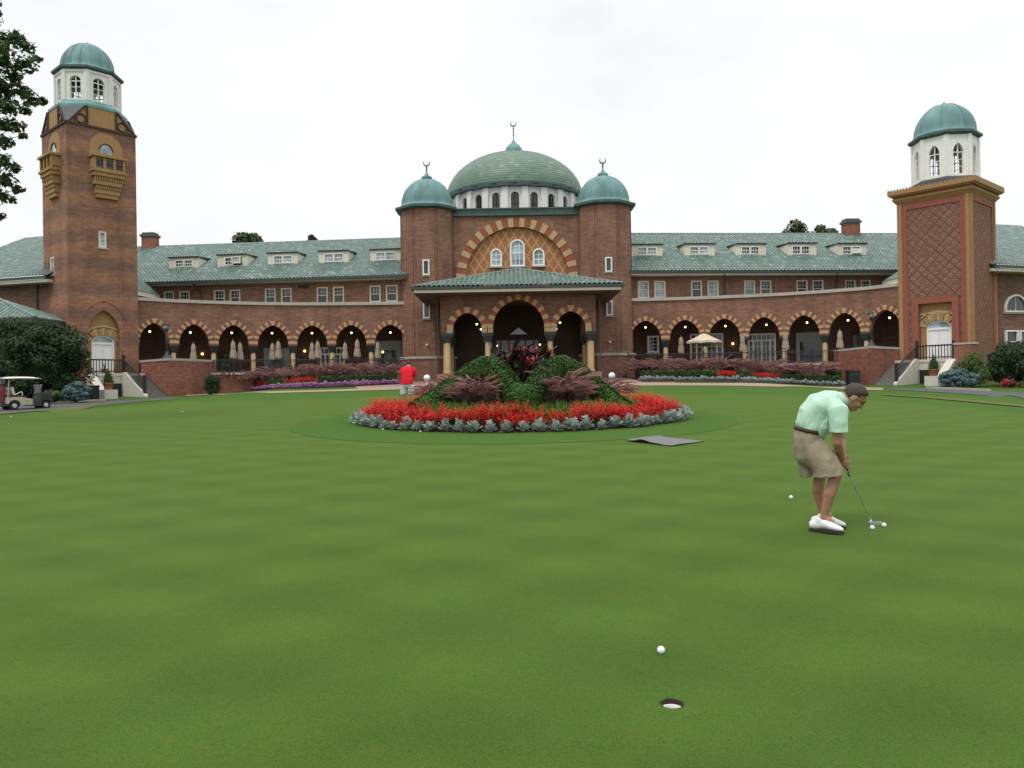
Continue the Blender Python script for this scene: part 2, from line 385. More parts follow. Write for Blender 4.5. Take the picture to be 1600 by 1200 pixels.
grad = ramp(nt, sx.outputs[2], .42, .95, 8.2, 15.5)           # an overcast layer, brighter towards the zenith
cloud = mth(nt, 'MULTIPLY', grad, ramp(nt, cl, .32, .66, .90, 1.09))
cc = nt.nodes.new('ShaderNodeCombineColor')
lk(nt, mth(nt, 'MULTIPLY', cloud, .985), cc.inputs[0]); lk(nt, mth(nt, 'MULTIPLY', cloud, 1.0), cc.inputs[1]); lk(nt, mth(nt, 'MULTIPLY', cloud, 1.02), cc.inputs[2])
cov = ramp(nt, cl, .2, .5, .86, .97)
lk(nt, mix(nt, cov, sky.outputs[0], cc.outputs[0]), bg.inputs['Color']); bg.inputs['Strength'].default_value = .12
sl = bpy.data.lights.new('sun', 'SUN'); so = bpy.data.objects.new('sun', sl); COL.objects.link(so)
sl.energy = 1.1; sl.angle = R(12); sl.color = (1, .96, .90)
so.rotation_euler = (math.pi/2-SUN_EL, 0, math.pi-SUN_AZ+0)
sdir = Vector((math.sin(SUN_AZ)*math.cos(SUN_EL), math.cos(SUN_AZ)*math.cos(SUN_EL), math.sin(SUN_EL)))
so.rotation_euler = sdir.to_track_quat('Z', 'Y').to_euler(); so.location = sdir*200
SC.view_settings.view_transform = 'Standard'; SC.view_settings.look = 'None'; SC.view_settings.exposure = 0; SC.view_settings.gamma = 1
# ------------------------------------------------------------------ the ground and what lies on it
def sheet(name, poly, off, m, n=1.0):
    """polygon on the ground, cut into a grid so that it follows the slope"""
    import bmesh
    bm = bmesh.new(); vs = [bm.verts.new((p[0], p[1], 0)) for p in poly]; bm.faces.new(vs)
    xs = [p[0] for p in poly]; ys = [p[1] for p in poly]
    for ax, lo, hi in ((0, min(xs), max(xs)), (1, min(ys), max(ys))):
        k = math.ceil(lo/n)
        while k*n < hi:
            c = [0, 0, 0]; c[ax] = k*n; nn = [0, 0, 0]; nn[ax] = 1
            bmesh.ops.bisect_plane(bm, geom=bm.verts[:]+bm.edges[:]+bm.faces[:], plane_co=c, plane_no=nn); k += 1
    for v in bm.verts: v.co.z = G(v.co.x, v.co.y)+off
    bmesh.ops.recalc_face_normals(bm, faces=bm.faces[:])
    if sum(f.normal.z for f in bm.faces) < 0: bmesh.ops.reverse_faces(bm, faces=bm.faces[:])
    me = bpy.data.meshes.new(name); bm.to_mesh(me); bm.free()
    return tag(place(me, name, [m], None, False), kind='structure')
xs = sorted(set([-900, -500, -300, -200, -120, -80, -60, -50]+list(range(-45, 46))+[50, 60, 80, 120, 200, 300, 500, 900]))
ys = sorted(set([-300, -120, -60, -30, -20]+list(range(-12, 73))+[80, 100, 140, 200, 300, 500, 900, 1500]))
V = [(x, y, G(x, y)) for y in ys for x in xs]; nx = len(xs)
Q = [(j*nx+i, j*nx+i+1, (j+1)*nx+i+1, (j+1)*nx+i) for j in range(len(ys)-1) for i in range(nx-1)]
tag(npmesh('lawn', V, Q, M['rough'], smooth=True), kind='structure')
edge = [(0, 656), (60, 647), (120, 641), (200, 633.5), (330, 629), (460, 625), (560, 621), (680, 618), (800, 616.5), (960, 616), (1100, 616), (1220, 618), (1300, 621.5), (1360, 626), (1440, 632), (1520, 639), (1600, 648)]
gp_ = [gpt(*p) for p in edge]
left = [(-17.5, 22), (-18.5, 16), (-18, 8), (-15, 0), (-8, -8), (0, -10)]; right = [(8, -8), (14, 0), (17, 8), (18, 16), (17.5, 20)]
# hole cut in the putting green: the sheet has a round opening so that the cup can sink in it
gpoly = [(p.x, p.y) for p in gp_]+right[::-1]+left[::-1]
HOLE = gpt(1050, 1103)
def holed_green():
    import bmesh
    o = sheet('putting_green', gpoly, .006, M['green'])
    bm = bmesh.new(); bm.from_mesh(o.data)
    c = Vector((HOLE.x, HOLE.y, 0)); rad = .0525; k = 32
    for ax in (0, 1):
        for s in (-.12, .12):
            pc = [c.x, c.y, 0]; pc[ax] += s; nn = [0, 0, 0]; nn[ax] = 1
            bmesh.ops.bisect_plane(bm, geom=bm.verts[:]+bm.edges[:]+bm.faces[:], plane_co=pc, plane_no=nn)
    dele = [f for f in bm.faces if abs(f.calc_center_median().x-c.x) < .1201 and abs(f.calc_center_median().y-c.y) < .1201]
    bmesh.ops.delete(bm, geom=dele, context='FACES')
    z = lambda x, y: G(x, y)+.006
    ring = []; sq = []
    for i in range(k):
        t = 2*math.pi*i/k; ct, st = math.cos(t), math.sin(t); q = .12/max(abs(ct), abs(st))
        ring.append(bm.verts.new((c.x+rad*ct, c.y+rad*st, z(c.x+rad*ct, c.y+rad*st)))); sq.append(bm.verts.new((c.x+q*ct, c.y+q*st, z(c.x+q*ct, c.y+q*st))))
    for i in range(k): bm.faces.new((ring[i], sq[i], sq[(i+1) % k], ring[(i+1) % k]))
    bm.to_mesh(o.data); bm.free()
holed_green()
# the same opening in the lawn sheet under it: sink the cell (the cup is shallower than a metre cell would show), so cut it too
def hole_lawn():
    import bmesh
    o = bpy.data.objects['lawn']; bm = bmesh.new(); bm.from_mesh(o.data)
    for ax, val in ((0, HOLE.x), (1, HOLE.y)):
        for s in (-.1, .1):
            pc = [0, 0, 0]; pc[ax] = val+s; nn = [0, 0, 0]; nn[ax] = 1
            near = [f for f in bm.faces if (f.calc_center_median()-Vector((HOLE.x, HOLE.y, f.calc_center_median().z))).length < 2.5]
            ge = set(near); [ge.update(f.edges) or ge.update(f.verts) for f in near]
            bmesh.ops.bisect_plane(bm, geom=list(ge), plane_co=pc, plane_no=nn)
    dele = [f for f in bm.faces if abs(f.calc_center_median().x-HOLE.x) < .099 and abs(f.calc_center_median().y-HOLE.y) < .099]
    bmesh.ops.delete(bm, geom=dele, context='FACES'); bm.to_mesh(o.data); bm.free()
hole_lawn()
BED = Vector((.23, 22.1)); BR = 4.68
FRC = Vector((.05, 21.35)); 
sheet('grass_collar', [(FRC.x+5.75*math.cos(t), FRC.y+(6.0)*math.sin(t)) for t in [2*math.pi*i/72 for i in range(72)]], .012, M['rough'])
def strip(name, top, bot, off, m):
    a = [gpt(*p) for p in top]; b = [gpt(*p) for p in bot]
    return sheet(name, [(p.x, p.y) for p in a]+[(p.x, p.y) for p in b[::-1]], off, m, .7)
strip('path', [(290, 616.2), (330, 614), (420, 612.2), (520, 609.3), (600, 606), (660, 603)], [(290, 619), (330, 616.7), (420, 614.8), (520, 612), (627, 608.8), (680, 606.5)], .02, M['concretewalk'])
strip('path', [(960, 600), (1040, 598.5), (1130, 599), (1220, 601), (1320, 604.5), (1380, 606.5)], [(960, 603.5), (1040, 602.6), (1130, 603), (1220, 604.8), (1320, 608.2), (1380, 610)], .02, M['concretewalk'])
sheet('plaza', [(-8.8, 46), (9.3, 46), (10.5, 51), (10.2, 61.8), (-9.8, 61.8), (-10, 51)], .012, M['pavers'])
strip('drive', [(-60, 636.5), (40, 632.5), (76, 631), (165, 627), (235, 623), (262, 621)], [(-60, 650), (40, 643.5), (100, 637), (180, 631.5), (262, 625), (285, 621.5)], .02, M['asphalt'])
strip('drive', [(1385, 606.5), (1440, 607.5), (1500, 609.5), (1543, 611.5), (1600, 614), (1680, 617)], [(1385, 609), (1440, 611.5), (1500, 615.5), (1543, 618.5), (1600, 624), (1680, 634)], .02, M['asphalt'])
strip('worn_path', [(0, 646), (40, 642.6), (150, 633), (253, 624)], [(0, 648.6), (40, 645), (150, 634.8), (253, 625.3)], .026, M['dirt'])
strip('worn_path', [(1380, 616.5), (1440, 620), (1500, 624.5), (1600, 633)], [(1380, 618), (1440, 622), (1500, 627.5), (1600, 637)], .026, M['dirt'])
def kerb(pts, wdt=.22, h=.1):
    mb = MB(); q = [gpt(*p) for p in pts]
    for a, b in zip(q, q[1:]):
        f = frame2((a.x, a.y), (b.x, b.y)); L = (Vector((b.x, b.y))-Vector((a.x, a.y))).length
        za, zb = G(a.x, a.y), G(b.x, b.y)
        mb.hexa([f.pt(0, 0, za-.1), f.pt(L, 0, zb-.1), f.pt(L, wdt, zb-.1), f.pt(0, wdt, za-.1), f.pt(0, 0, za+h), f.pt(L, 0, zb+h), f.pt(L, wdt, zb+h), f.pt(0, wdt, za+h)])
    tag(mb.build('kerb', M['limestone']), kind='structure')
kerb([(-60, 636), (40, 631.8), (76, 630), (165, 626)]); kerb([(1447, 607), (1500, 609), (1543, 611)])
# ------------------------------------------------------------------ facade pieces
def arch_pts(uc, a, zs, rise, n=14):
    c = (rise*rise-a*a)/(2*a); out = []
    if c < -.02:
        return [(uc-a*math.cos(math.pi*i/(2*n)), zs+rise*math.sin(math.pi*i/(2*n))) for i in range(2*n+1)]
    r = a+c; th = math.atan2(rise, c)
    L = [(uc+c-r*math.cos(t), zs+r*math.sin(t)) for t in [th*0+ (math.pi-th if False else 0)+i/n*math.acos(max(-1, min(1, c/r))) for i in range(n+1)]]
    return L+[(2*uc-u, z) for u, z in L[::-1][1:]]
def voussoirs(mb, fr, curve, n, wl, wr, d0=-.06, d1=.03):
    pts = [Vector((u, z)) for u, z in curve]; ln = [0]
    for a, b in zip(pts, pts[1:]): ln.append(ln[-1]+(b-a).length)
    def at(s):
        s = min(max(s, 0), ln[-1])
        for i in range(len(ln)-1):
            if s <= ln[i+1]+1e-9:
                k = (s-ln[i])/max(1e-9, ln[i+1]-ln[i]); p = pts[i].lerp(pts[i+1], k); t = (pts[i+1]-pts[i]).normalized(); return p, Vector((-t.y, t.x))
    for i in range(n):
        a, na = at(ln[-1]*(i+.02)/n); b, nb = at(ln[-1]*(i+.98)/n); w_ = wl if i % 2 == 0 else wr
        m_ = 0 if i % 2 == 0 else 1; dd = d0 if i % 2 == 0 else d0*.45
        mb.fpoly(fr, [tuple(a), tuple(b), tuple(b+nb*w_), tuple(a+na*w_)], dd, d1, m_)
def window(fr, u0, u1, z0, z1, parent, d=.10, cols=2, rows=3, fw=.09, glass='glass', sash=True, sill=True, frame='cream', arched=False, name='window', mt=.03, dh=False):
    mb = MB(); e = .05
    if not arched:
        mb.fbox(fr, u0, u0+fw, d-.12, d+e, z0, z1); mb.fbox(fr, u1-fw, u1, d-.12, d+e, z0, z1)
        mb.fbox(fr, u0+fw, u1-fw, d-.12, d+e, z1-fw, z1); mb.fbox(fr, u0+fw, u1-fw, d-.12, d+e, z0, z0+fw); zt = z1
    else:
        uc = (u0+u1)/2; a = (u1-u0)/2; zs = z1-a
        o = [(u0, z0)]+arch_pts(uc, a, zs, a)+[(u1, z0)]; i_ = [(u0+fw, z0)]+arch_pts(uc, a-fw, zs, a-fw)+[(u1-fw, z0)]
        for k in range(len(o)-1): mb.fpoly(fr, [i_[k], i_[k+1], o[k+1], o[k]], d-.12, d+e)
        mb.fbox(fr, u0+fw, u1-fw, d-.12, d+e, z0, z0+fw); zt = z1
    iu0, iu1, iz0, iz1 = u0+fw, u1-fw, z0+fw, z1-fw
    def topat(u):
        if not arched: return iz1
        uc = (u0+u1)/2; a = (u1-u0)/2-fw; return (z1-(u1-u0)/2)+math.sqrt(max(0, a*a-(u-uc)**2))
    if dh:      # double hung: six small lights over one
        zm = (iz0+iz1)/2; mb.fbox(fr, iu0, iu1, d-.05, d+.02, zm-.03, zm+.03)
        for i in (1, 2): mb.fbox(fr, iu0+(iu1-iu0)*i/3-.011, iu0+(iu1-iu0)*i/3+.011, d-.02, d+.02, zm+.03, iz1)
        mb.fbox(fr, iu0, iu1, d-.025, d+.02, (zm+iz1)/2-.011, (zm+iz1)/2+.011); cols = rows = 1
    for i in range(1, cols):
        u = iu0+(iu1-iu0)*i/cols; mb.fbox(fr, u-mt/2, u+mt/2, d-.03, d+.02, iz0, topat(u))
    for j in range(1, rows):
        z = iz0+(iz1-iz0)*j/rows; t = mt*(1.7 if sash and j == rows//2 else 1); q = 0
        if arched and z > z1-(u1-u0)/2: q = (iu1-iu0)/2-math.sqrt(max(0, ((u1-u0)/2-fw)**2-(z-(z1-(u1-u0)/2))**2))
        mb.fbox(fr, iu0+q, iu1-q, d-.035, d+.02, z-t/2, z+t/2)
    wo = mb.build(name, M[frame], parent)
    g = MB()
    if arched:
        uc = (u0+u1)/2; a = (u1-u0)/2-fw; g.fpoly(fr, [(iu0, iz0)]+arch_pts(uc, a, z1-(u1-u0)/2, a)+[(iu1, iz0)], d+.012, d+.04)
    else: g.fbox(fr, iu0, iu1, d+.012, d+.04, iz0, iz1)
    g.build('pane', M[glass], wo)
    if sill:
        s = MB(); s.fbox(fr, u0-.08, u1+.08, -.1, d-.121+.121, z0-.11, z0-.003); s.build('sill', M['limestone'], wo)
    return wo
def tile_roof(mb, o, u, s, W, tmax, pu=.30, pv=.42, amp=.05, courses=True, per=6, curve=None):
    n = u.cross(s).normalized(); n = n if n.z > 0 else -n; nc = max(2, int(W/pu*per)); TM = max(tmax(W*i/nc) for i in range(nc+1))
    ts = []
    if courses:
        J = max(1, round(TM/pv))
        for j in range(J): ts += [(j/J, .034), ((j+.97)/J, 0)]
        ts.append((1, .0))
    else: ts = [(k/8, 0) for k in range(9)]
    vs = []; m = len(ts)
    for i in range(nc+1):
        x = W*i/nc; T = tmax(x); h = amp*abs(math.sin(math.pi*x/pu))
        for t, of in ts:
            q = o+u*x+s*(T*t)+n*(h+of)
            if curve: q = q+Vector((0, 0, curve(x, T*t)))
            vs.append(q)
    mb.add(vs, [(i*m+j, (i+1)*m+j, (i+1)*m+j+1, i*m+j+1) for i in range(nc) for j in range(m-1)], 0, False)
def set_uv(ob, o, u, s):
    me = ob.data; L = rootloc(ob); lay = me.uv_layers.active or me.uv_layers.new(name='UVMap')
    co = np.empty(len(me.vertices)*3); me.vertices.foreach_get('co', co); co = co.reshape(-1, 3)+np.array(L)-np.array(o)
    lv = np.empty(len(me.loops), dtype=np.int32); me.loops.foreach_get('vertex_index', lv)
    uv = np.stack([co@np.array(u), co@np.array(s)], 1)[lv]; lay.data.foreach_set('uv', uv.astype(np.float32).ravel())
# ------------------------------------------------------------------ the domed entrance block
C0 = P(808, 430, 63.6); CX = C0.x
blk = thing('entrance_block', 'domed central brick entrance block with two octagonal turrets and striped arch', 'building', (CX, 63, G(0, 62)))
FW = Fr((CX, 63.6), (1, 0))
zt = FW.hit(808, 337)[1]; mb = MB()
r_in, r_out = 4.12, 4.86; zc = FW.hit(808, 340)[1]-r_out
A = [(r_in*math.cos(t), zc+r_in*math.sin(t)) for t in [math.pi*(1-i/40) for i in range(41)]]
A = [(-r_in, zc-2.2)]+A+[(r_in, zc-2.2)]
mb.farch(FW, -5.3, 5.3, zc-2.2, zt, [A], .4); mb.fbox(FW, -5.3, 5.3, .5, 1.0, zc-2.3, zt-.05); mb.fbox(FW, -5.3, 5.3, 1.0, 15, 1.9, zt-.06)
mb.build('wall', M['brick'], blk)
mb = MB(); voussoirs(mb, FW, A[1:-1], 31, r_out-r_in, r_out-r_in, -.07, .02)
mb.build('arch_trim', [M['tan'], M['redstone']], blk)
mb = MB(); mb.fpoly(FW, A, .30, .45); mb.build('tympanum', M['tympanum'], blk)
for a, b, y0, y1, c, r in ((797, 819.6, 417, 374, 3, 4), (766.7, 784, 417, 388.5, 2, 3), (832.5, 850.6, 416, 388, 2, 3)):
    u0, z0 = FW.hit(a, y0, .3); u1, z1 = FW.hit(b, y1, .3)
    window(FW, u0, u1, z0, z1, blk, d=.27, cols=c, rows=r, fw=.13, glass='glassblue', arched=True, frame='white', mt=.045)
mb = MB(); mb.fbox(FW, -5.2, 5.2, -.22, .3, zt, zt+.16); mb.fbox(FW, -5.2, 5.2, -.14, .3, zt+.16, zt+.5)
for i in range(44): mb.fbox(FW, -5.15+i*.236, -5.15+i*.236+.1, -.2, -.13, zt+.16, zt+.48)
mb.fbox(FW, -5.2, 5.2, -.24, .3, zt+.5, zt+.6); mb.build('parapet', M['copperdark'], blk)
# turrets
def octo(c, r, notch=0):
    out = []
    for i in range(8):
        a = math.pi/8+i*math.pi/4; R_ = r/math.cos(math.pi/8)
        if not notch: out.append((c[0]+R_*math.cos(a), c[1]+R_*math.sin(a))); continue
        p = Vector((R_*math.cos(a), R_*math.sin(a))); q = Vector((R_*math.cos(a-math.pi/4), R_*math.sin(a-math.pi/4))); n_ = Vector((R_*math.cos(a+math.pi/4), R_*math.sin(a+math.pi/4)))
        e1 = p+(q-p).normalized()*.17; e2 = p+(n_-p).normalized()*.17; inn = p*.93
        for z_ in (e1, e1*.965, inn*1.01, e2*.965, e2): out.append((c[0]+z_.x, c[1]+z_.y))
    return out
def crescent(mb, c, r, th):
    for k in range(22):
        a = math.pi*1.5+R(-150)+R(300)*k/22; b = math.pi*1.5+R(-150)+R(300)*(k+1)/22
        f = lambda t: max(.12, math.sin(math.pi*(t-(math.pi*1.5-R(150)))/R(300)))
        mb.tube((c[0]+r*math.cos(a), c[1], c[2]+r*math.sin(a)), (c[0]+r*math.cos(b), c[1], c[2]+r*math.sin(b)), th*f(a), th*f(b), 6)
def finial(parent, c, z0, zcone, zc_, r):
    mb = MB(); mb.lathe([(r, 0), (r*.75, .12*(zcone-z0)/.3), (r*.35, (zcone-z0)*.6), (.06, zcone-z0)], (c[0], c[1], z0), 12)
    L = zc_-zcone-.2; mb.tube((c[0], c[1], zcone-.05), (c[0], c[1], zc_-.2), .045, .035, 8)
    for f in (.25, .5, .75): mb.ball((c[0], c[1], zcone+L*f), .085, 8)
    crescent(mb, (c[0], c[1], zc_), .24, .07); mb.build('finial', M['copper'], parent)
for px, ye, yd, yf, wins, yb in ((669.5, 325, 280, 254.5, ((660.7, 671, 430, 406), (661.5, 672, 497.6, 474)), 558), (945, 319, 275, 250.5, ((945.5, 956, 425, 402), (947, 957, 493, 469.5)), 553)):
    c = P(px, 450, 64.1); cc_ = (c.x, c.y); r = 2.09
    ze = P(px, ye, 62).z
    hs = Fr((c.x, c.y-r), (1, 0))
    mb = MB(); zb = P(px, yb, 61.9).z
    mb.prism(octo(cc_, r, 1), zb, ze); mb.prism(octo(cc_, r+.08), 1.8, zb-.12); turret = mb.build('turret', M['brick'], blk)
    mb = MB(); mb.prism(octo(cc_, r+.17), zb-.12, zb+.07); mb.build('stone_belt', M['limestone'], blk)
    mb = MB(); mb.prism(octo(cc_, r+.05), ze, ze+.12, ring2=octo(cc_, r+.34)); mb.prism(octo(cc_, r+.34), ze+.12, ze+.30)
    mb.build('eave', M['copperdark'], blk)
    zd = P(px-2, yd, 64.1).z; H = zd-ze-.3
    prof = [(2.42, 0), (2.22, .14), (2.08, .26)]+[(2.06*math.cos(t), .30+(H-.3)*math.sin(t)) for t in [math.pi/2*i/14 for i in range(15)]]
    mb = MB(); mb.lathe(prof, (c.x, c.y, ze+.30), 32, ph=math.pi/8)
    for i in range(16):
        t = 2*math.pi*i/16+math.pi/16
        pts = [Vector((c.x+(q[0]+.012)*math.cos(t), c.y+(q[0]+.012)*math.sin(t), ze+.3+q[1])) for q in prof[2:-1:2]]
        mb.path(pts, .008, 4)
    mb.build('dome', M['copper'], blk)
    finial(blk, cc_, zd-.04, zd+.55, P(px-2, yf, 64.1).z, .5)
    for a, b, y0, y1 in wins:
        u0, z0 = hs.hit(a, y0); u1, z1 = hs.hit(b, y1); window(hs, u0, u1, z0, z1, blk, d=-.05, cols=1, rows=1, fw=.10, frame='white')
    mb = MB(); u_, z_ = hs.hit(667.5 if px < 800 else 952.5, 539 if px < 800 else 534.5); mb.ball(hs.pt(u_, -.1, z_), .1, 10); mb.build('wall_light', M['white'], blk)
# drum and main dome
DC = (CX-.05, 71.2); DR = 5.62; zb0 = zt-.2; zr = P(804, 291, 71.2-DR).z
nW = 22; mb = MB(); pil = MB(); half = math.tan(math.pi/nW)*DR
for i in range(nW):
    a = -math.pi/2+2*math.pi*i/nW; f = Fr((DC[0]+DR*math.cos(a), DC[1]+DR*math.sin(a)), (-math.sin(a), math.cos(a)))
    zs = zb0+.75; hh = zr-zb0
    A_ = [(-.34, zs)]+arch_pts(0, .34, zs+hh*.50, .34, 6)+[(.34, zs)]
    mb.farch(f, -half, half, zs, zr, [A_], .35, back=False); mb.fbox(f, -half, half, 0, .3, zb0-1, zs)
    g = MB(); g.fpoly(f, A_, .2, .28); wn = None
    fm = MB(); fm.fbox(f, -.025, .025, .14, .2, zs, zs+hh*.6); fm.fbox(f, -.34, .34, .14, .2, zs+.42, zs+.47); fm.fbox(f, -.34, .34, .14, .2, zs+.88, zs+.93)
    wn = fm.build('window', M['timber'], blk); g.build('pane', M['glass'], wn)
    f2 = f.shift(half); pil.fbox(f2, -.27, .27, -.20, .3, zb0-1, zr-.03)
mb.build('drum', M['drumwhite'], blk); pil.build('drum_pilasters', M['drumwhite'], blk)
ring = lambda r_: [(DC[0]+r_*math.cos(2*math.pi*i/88+math.pi/22)*1, DC[1]+r_*math.sin(2*math.pi*i/88+math.pi/22)) for i in range(88)]
scal = []
for i in range(88):
    a = -math.pi/2+2*math.pi*i/88; k = abs(((i+2) % 4)-2) if False else (i % 4); r_ = DR+.34+(.18 if k in (2,) else .14 if k in (1, 3) else 0)
    scal.append((DC[0]+r_*math.cos(a), DC[1]+r_*math.sin(a)))
mb = MB(); mb.prism(scal, zr, zr+.22); mb.build('dome_eave', mat('blue_green_cornice', (.05, .085, .11), .6, .2, 3), blk)
zd = P(804, 241.5, 71.2).z; H = zd-zr-.2
prof = [((DR+.42)*math.cos(t), .2+H*math.sin(t)*(1-.0*t)) for t in [R(83)*i/26 for i in range(27)]]
mb = MB(); mb.lathe(prof, (DC[0], DC[1], zr), 88, sm=True)
dome = mb.build('dome', M['dometile'], blk)
lay = dome.data.uv_layers.active; L = rootloc(dome); acc = [0]
for a, b in zip(prof, prof[1:]): acc.append(acc[-1]+math.hypot(b[0]-a[0], b[1]-a[1]))
for p in dome.data.polygons:
    th0 = math.atan2(p.center.y+L.y-DC[1], p.center.x+L.x-DC[0])
    for li in p.loop_indices:
        v = dome.data.vertices[dome.data.loops[li].vertex_index].co+L; th = math.atan2(v.y-DC[1], v.x-DC[0])
        if th-th0 > 3: th -= 2*math.pi
        if th-th0 < -3: th += 2*math.pi
        zz = v.z-zr; i = min(range(len(prof)), key=lambda k: abs(prof[k][1]-zz)); lay.data[li].uv = (th*DR*1.0, acc[i])
mb = MB()
for j in range(1, 25, 1):    # raised tile courses
    r_, z_ = prof[j]; mb.lathe([(r_+.006, -.035), (r_+.018, 0), (r_-.02, .03)], (DC[0], DC[1], zr+z_), 88, sm=False)
mb.build('tile_courses', M['dometile'], blk)
mb = MB(); mb.lathe([(.80, 0), (.80, .1), (.72, .12)], (DC[0], DC[1], zd-.1), 24); mb.build('cupola_ring', M['drumwhite'], blk)
mb = MB(); mb.lathe([(.72, 0), (.78, .22), (.72, .5), (.5, .8), (.24, 1.0), (.1, 1.22)], (DC[0], DC[1], zd), 24); mb.build('cupola', M['copper'], blk)
finial(blk, DC, zd+1.1, zd+1.5, P(804, 193, 71.2).z, .12)
# ------------------------------------------------------------------ the entrance porch with its green tiled canopy
FP = Fr((P(809, 500, 56).x, 56), (1, 0)); porch = thing('entrance_porch', 'brick porch with three striped arches under a low green tiled canopy', 'porch', (FP.o.x, 56, G(0, 56)))
hu = lambda px, py: FP.hit(px, py)[0]; hz = lambda px, py: FP.hit(px, py)[1]
ul, ur = hu(688, 480), hu(931, 480); zi = hz(810, 519); ztop = hz(810, 452)
ca = (hu(850.5, 500)-hu(770, 500))/2; cu = (hu(850.5, 500)+hu(770, 500))/2
s1 = (hu(707.6, 505), hu(752.6, 505)); s2 = (hu(869.6, 500), hu(914.6, 500)); zsa = hz(730, 488.5)
Ac = arch_pts(cu, ca, zi+.30, hz(810, 468)-zi-.30, 16); A1 = arch_pts(sum(s1)/2, (s1[1]-s1[0])/2, zi+.28, zsa-zi-.28); A2 = arch_pts(sum(s2)/2, (s2[1]-s2[0])/2, zi+.28, zsa-zi-.28)
clo = lambda c: [(c[0][0], zi)]+c+[(c[-1][0], zi)]
mb = MB(); mb.farch(FP, ul, ur, zi, ztop, [clo(A1), clo(Ac), clo(A2)], .6)
side_arch = []
for fr in (Fr(FP.pt(ul, .6+6.4, 0), FP.d*-1), Fr(FP.pt(ur, .6, 0), FP.d)):     # flanks of the porch
    a1 = arch_pts(1.75, 1.2, zi+.28, 1.3); a2 = arch_pts(4.85, 1.2, zi+.28, 1.3); side_arch.append((fr, a1, a2)); mb.farch(fr, 0, 6.4, zi, ztop, [clo(a1), clo(a2)], .5)
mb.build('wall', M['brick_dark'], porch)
for c_, n_ in ((A1, 13), (Ac, 21), (A2, 13)):
    mb = MB(); voussoirs(mb, FP, c_, n_, .42, .36, -.06, .03); 
    for s_ in (c_[0], c_[-1]): 
        q = .34; u0 = s_[0]-(.42 if s_ is c_[0] else 0); mb.fbox(FP, u0, u0+.42, -.05, .03, zi, zi+.28, 0)
    mb.build('arch_trim', [M['tan'], M['redstone']], porch)
for fr, a1, a2 in side_arch:
    for c_ in (a1, a2):
        mb = MB(); voussoirs(mb, fr, c_, 13, .4, .34, -.04, .02); mb.build('arch_trim', [M['tan'], M['redstone']], porch)
zcap = hz(810, 533); zfl = G(0, 56)+.62
def column(x, y, r, hw):
    mb = MB(); mb.lathe([(r*1.25, 0), (r*1.25, .12), (r*1.05, .2), (r, .28), (r*.94, zcap-zfl)], (x, y, zfl), 20); col = mb.build('column', M['tan'], porch)
    k = MB(); k.prism([(x-r, y-r), (x+r, y-r), (x+r, y+r), (x-r, y+r)], zcap-.02, zcap+.40, ring2=[(x-hw, y-hw), (x+hw, y-hw), (x+hw, y+hw), (x-hw, y+hw)])
    k.box((x, y, zcap+.40+(zi-zcap-.40)/2), (hw*2+.06, hw*2+.06, zi-zcap-.40)); k.build('capital', M['capital'], col)
for px, r in ((698.5, .24), (762, .2), (860, .2), (923.5, .24)):
    p = FP.pt(hu(px, 545), .32, 0); column(p.x, p.y, r, .37)
for sgn, u_ in ((1, ul+.26), (-1, ur-.26)):
    for d_ in (.95, 3.6, 4.1, 6.6):
        p = FP.pt(u_, d_, 0); column(p.x, p.y, .19, .33)
mb = MB(); mb.fbox(FP, ul-.3, ur+.3, -.25, 7.4, G(0, 56)-.3, zfl)
for k in range(3): mb.fbox(FP, -2.8, 2.8, -.25-.36*(k+1), -.25-.36*k, G(0, 55)-.3, zfl-.155*(k+1))
mb.build('porch_floor', M['pavers'], porch)
mb = MB(); mb.fbox(FP, ul, ur, 7.3, 7.5, zfl, ztop); mb.fbox(FP, ul+.1, ur-.1, .65, 7.3, ztop-.25, ztop-.1); mb.build('back_wall', M['ceil'], porch)  # near-black colour carries the shade inside the porch
FB = Fr(FP.pt(0, 7.2, 0), (1, 0)); dr = MB(); dr.fbox(FB, -2.1, 2.1, -.05, .05, zfl, zfl+3.0); d_o = dr.build('entrance_door', M['timber'], porch)
for k in range(6): 
    g = MB(); g.fbox(FB, -1.95+k*.66, -1.95+k*.66+.56, -.09, -.052, zfl+.5, zfl+2.7); g.build('pane', M['glass'], d_o)
u0, z0 = FB.hit(796.5, 523); u1, _ = FB.hit(824, 523); zp = FB.hit(810, 512)[1]
mb = MB(); mb.fpoly(FB, [(u0, z0), (u1, z0), ((u0+u1)/2, zp)], -.2, -.06); mb.build('pediment_window', M['glassblue'], porch)
for px, py, d_ in ((745, 506.5, 2), (751.5, 514.5, 5), (875, 504, 2), (869, 514, 5), (777.5, 540.5, 7), (843.5, 538.5, 7)):
    u_, z_ = FP.hit(px, py, d_); p = FP.pt(u_, d_, z_)
    t = thing('wall_lantern' if d_ == 7 else 'pendant_lamp', ('warm lantern on the back wall of the porch, %s of the entrance door' % ('west side' if px < 800 else 'east side')) if d_ == 7 else 'glowing lamp hanging in the %s side arch of the porch, %s' % ('left' if px < 800 else 'right', 'nearer one' if d_ == 2 else 'farther one'), 'lamp', p, group='lamps lit inside the porch')
    b = MB(); b.ball(p, .08, 12); b.build('globe', M['lampwarm' if d_ == 7 else 'lampglow'], t)
    b = MB()
    if d_ == 7: b.box((p.x, p.y+.13, p.z), (.14, .08, .4)); b.box((p.x, p.y+.05, p.z-.15), (.18, .22, .04))
    else: b.tube((p.x, p.y, p.z+.09), (p.x, p.y, ztop-.25), .015, n=6); b.lathe([(.04, .12), (.13, .08), (.13, .05)], p, 12)
    b.build('holder', M['black'], t)
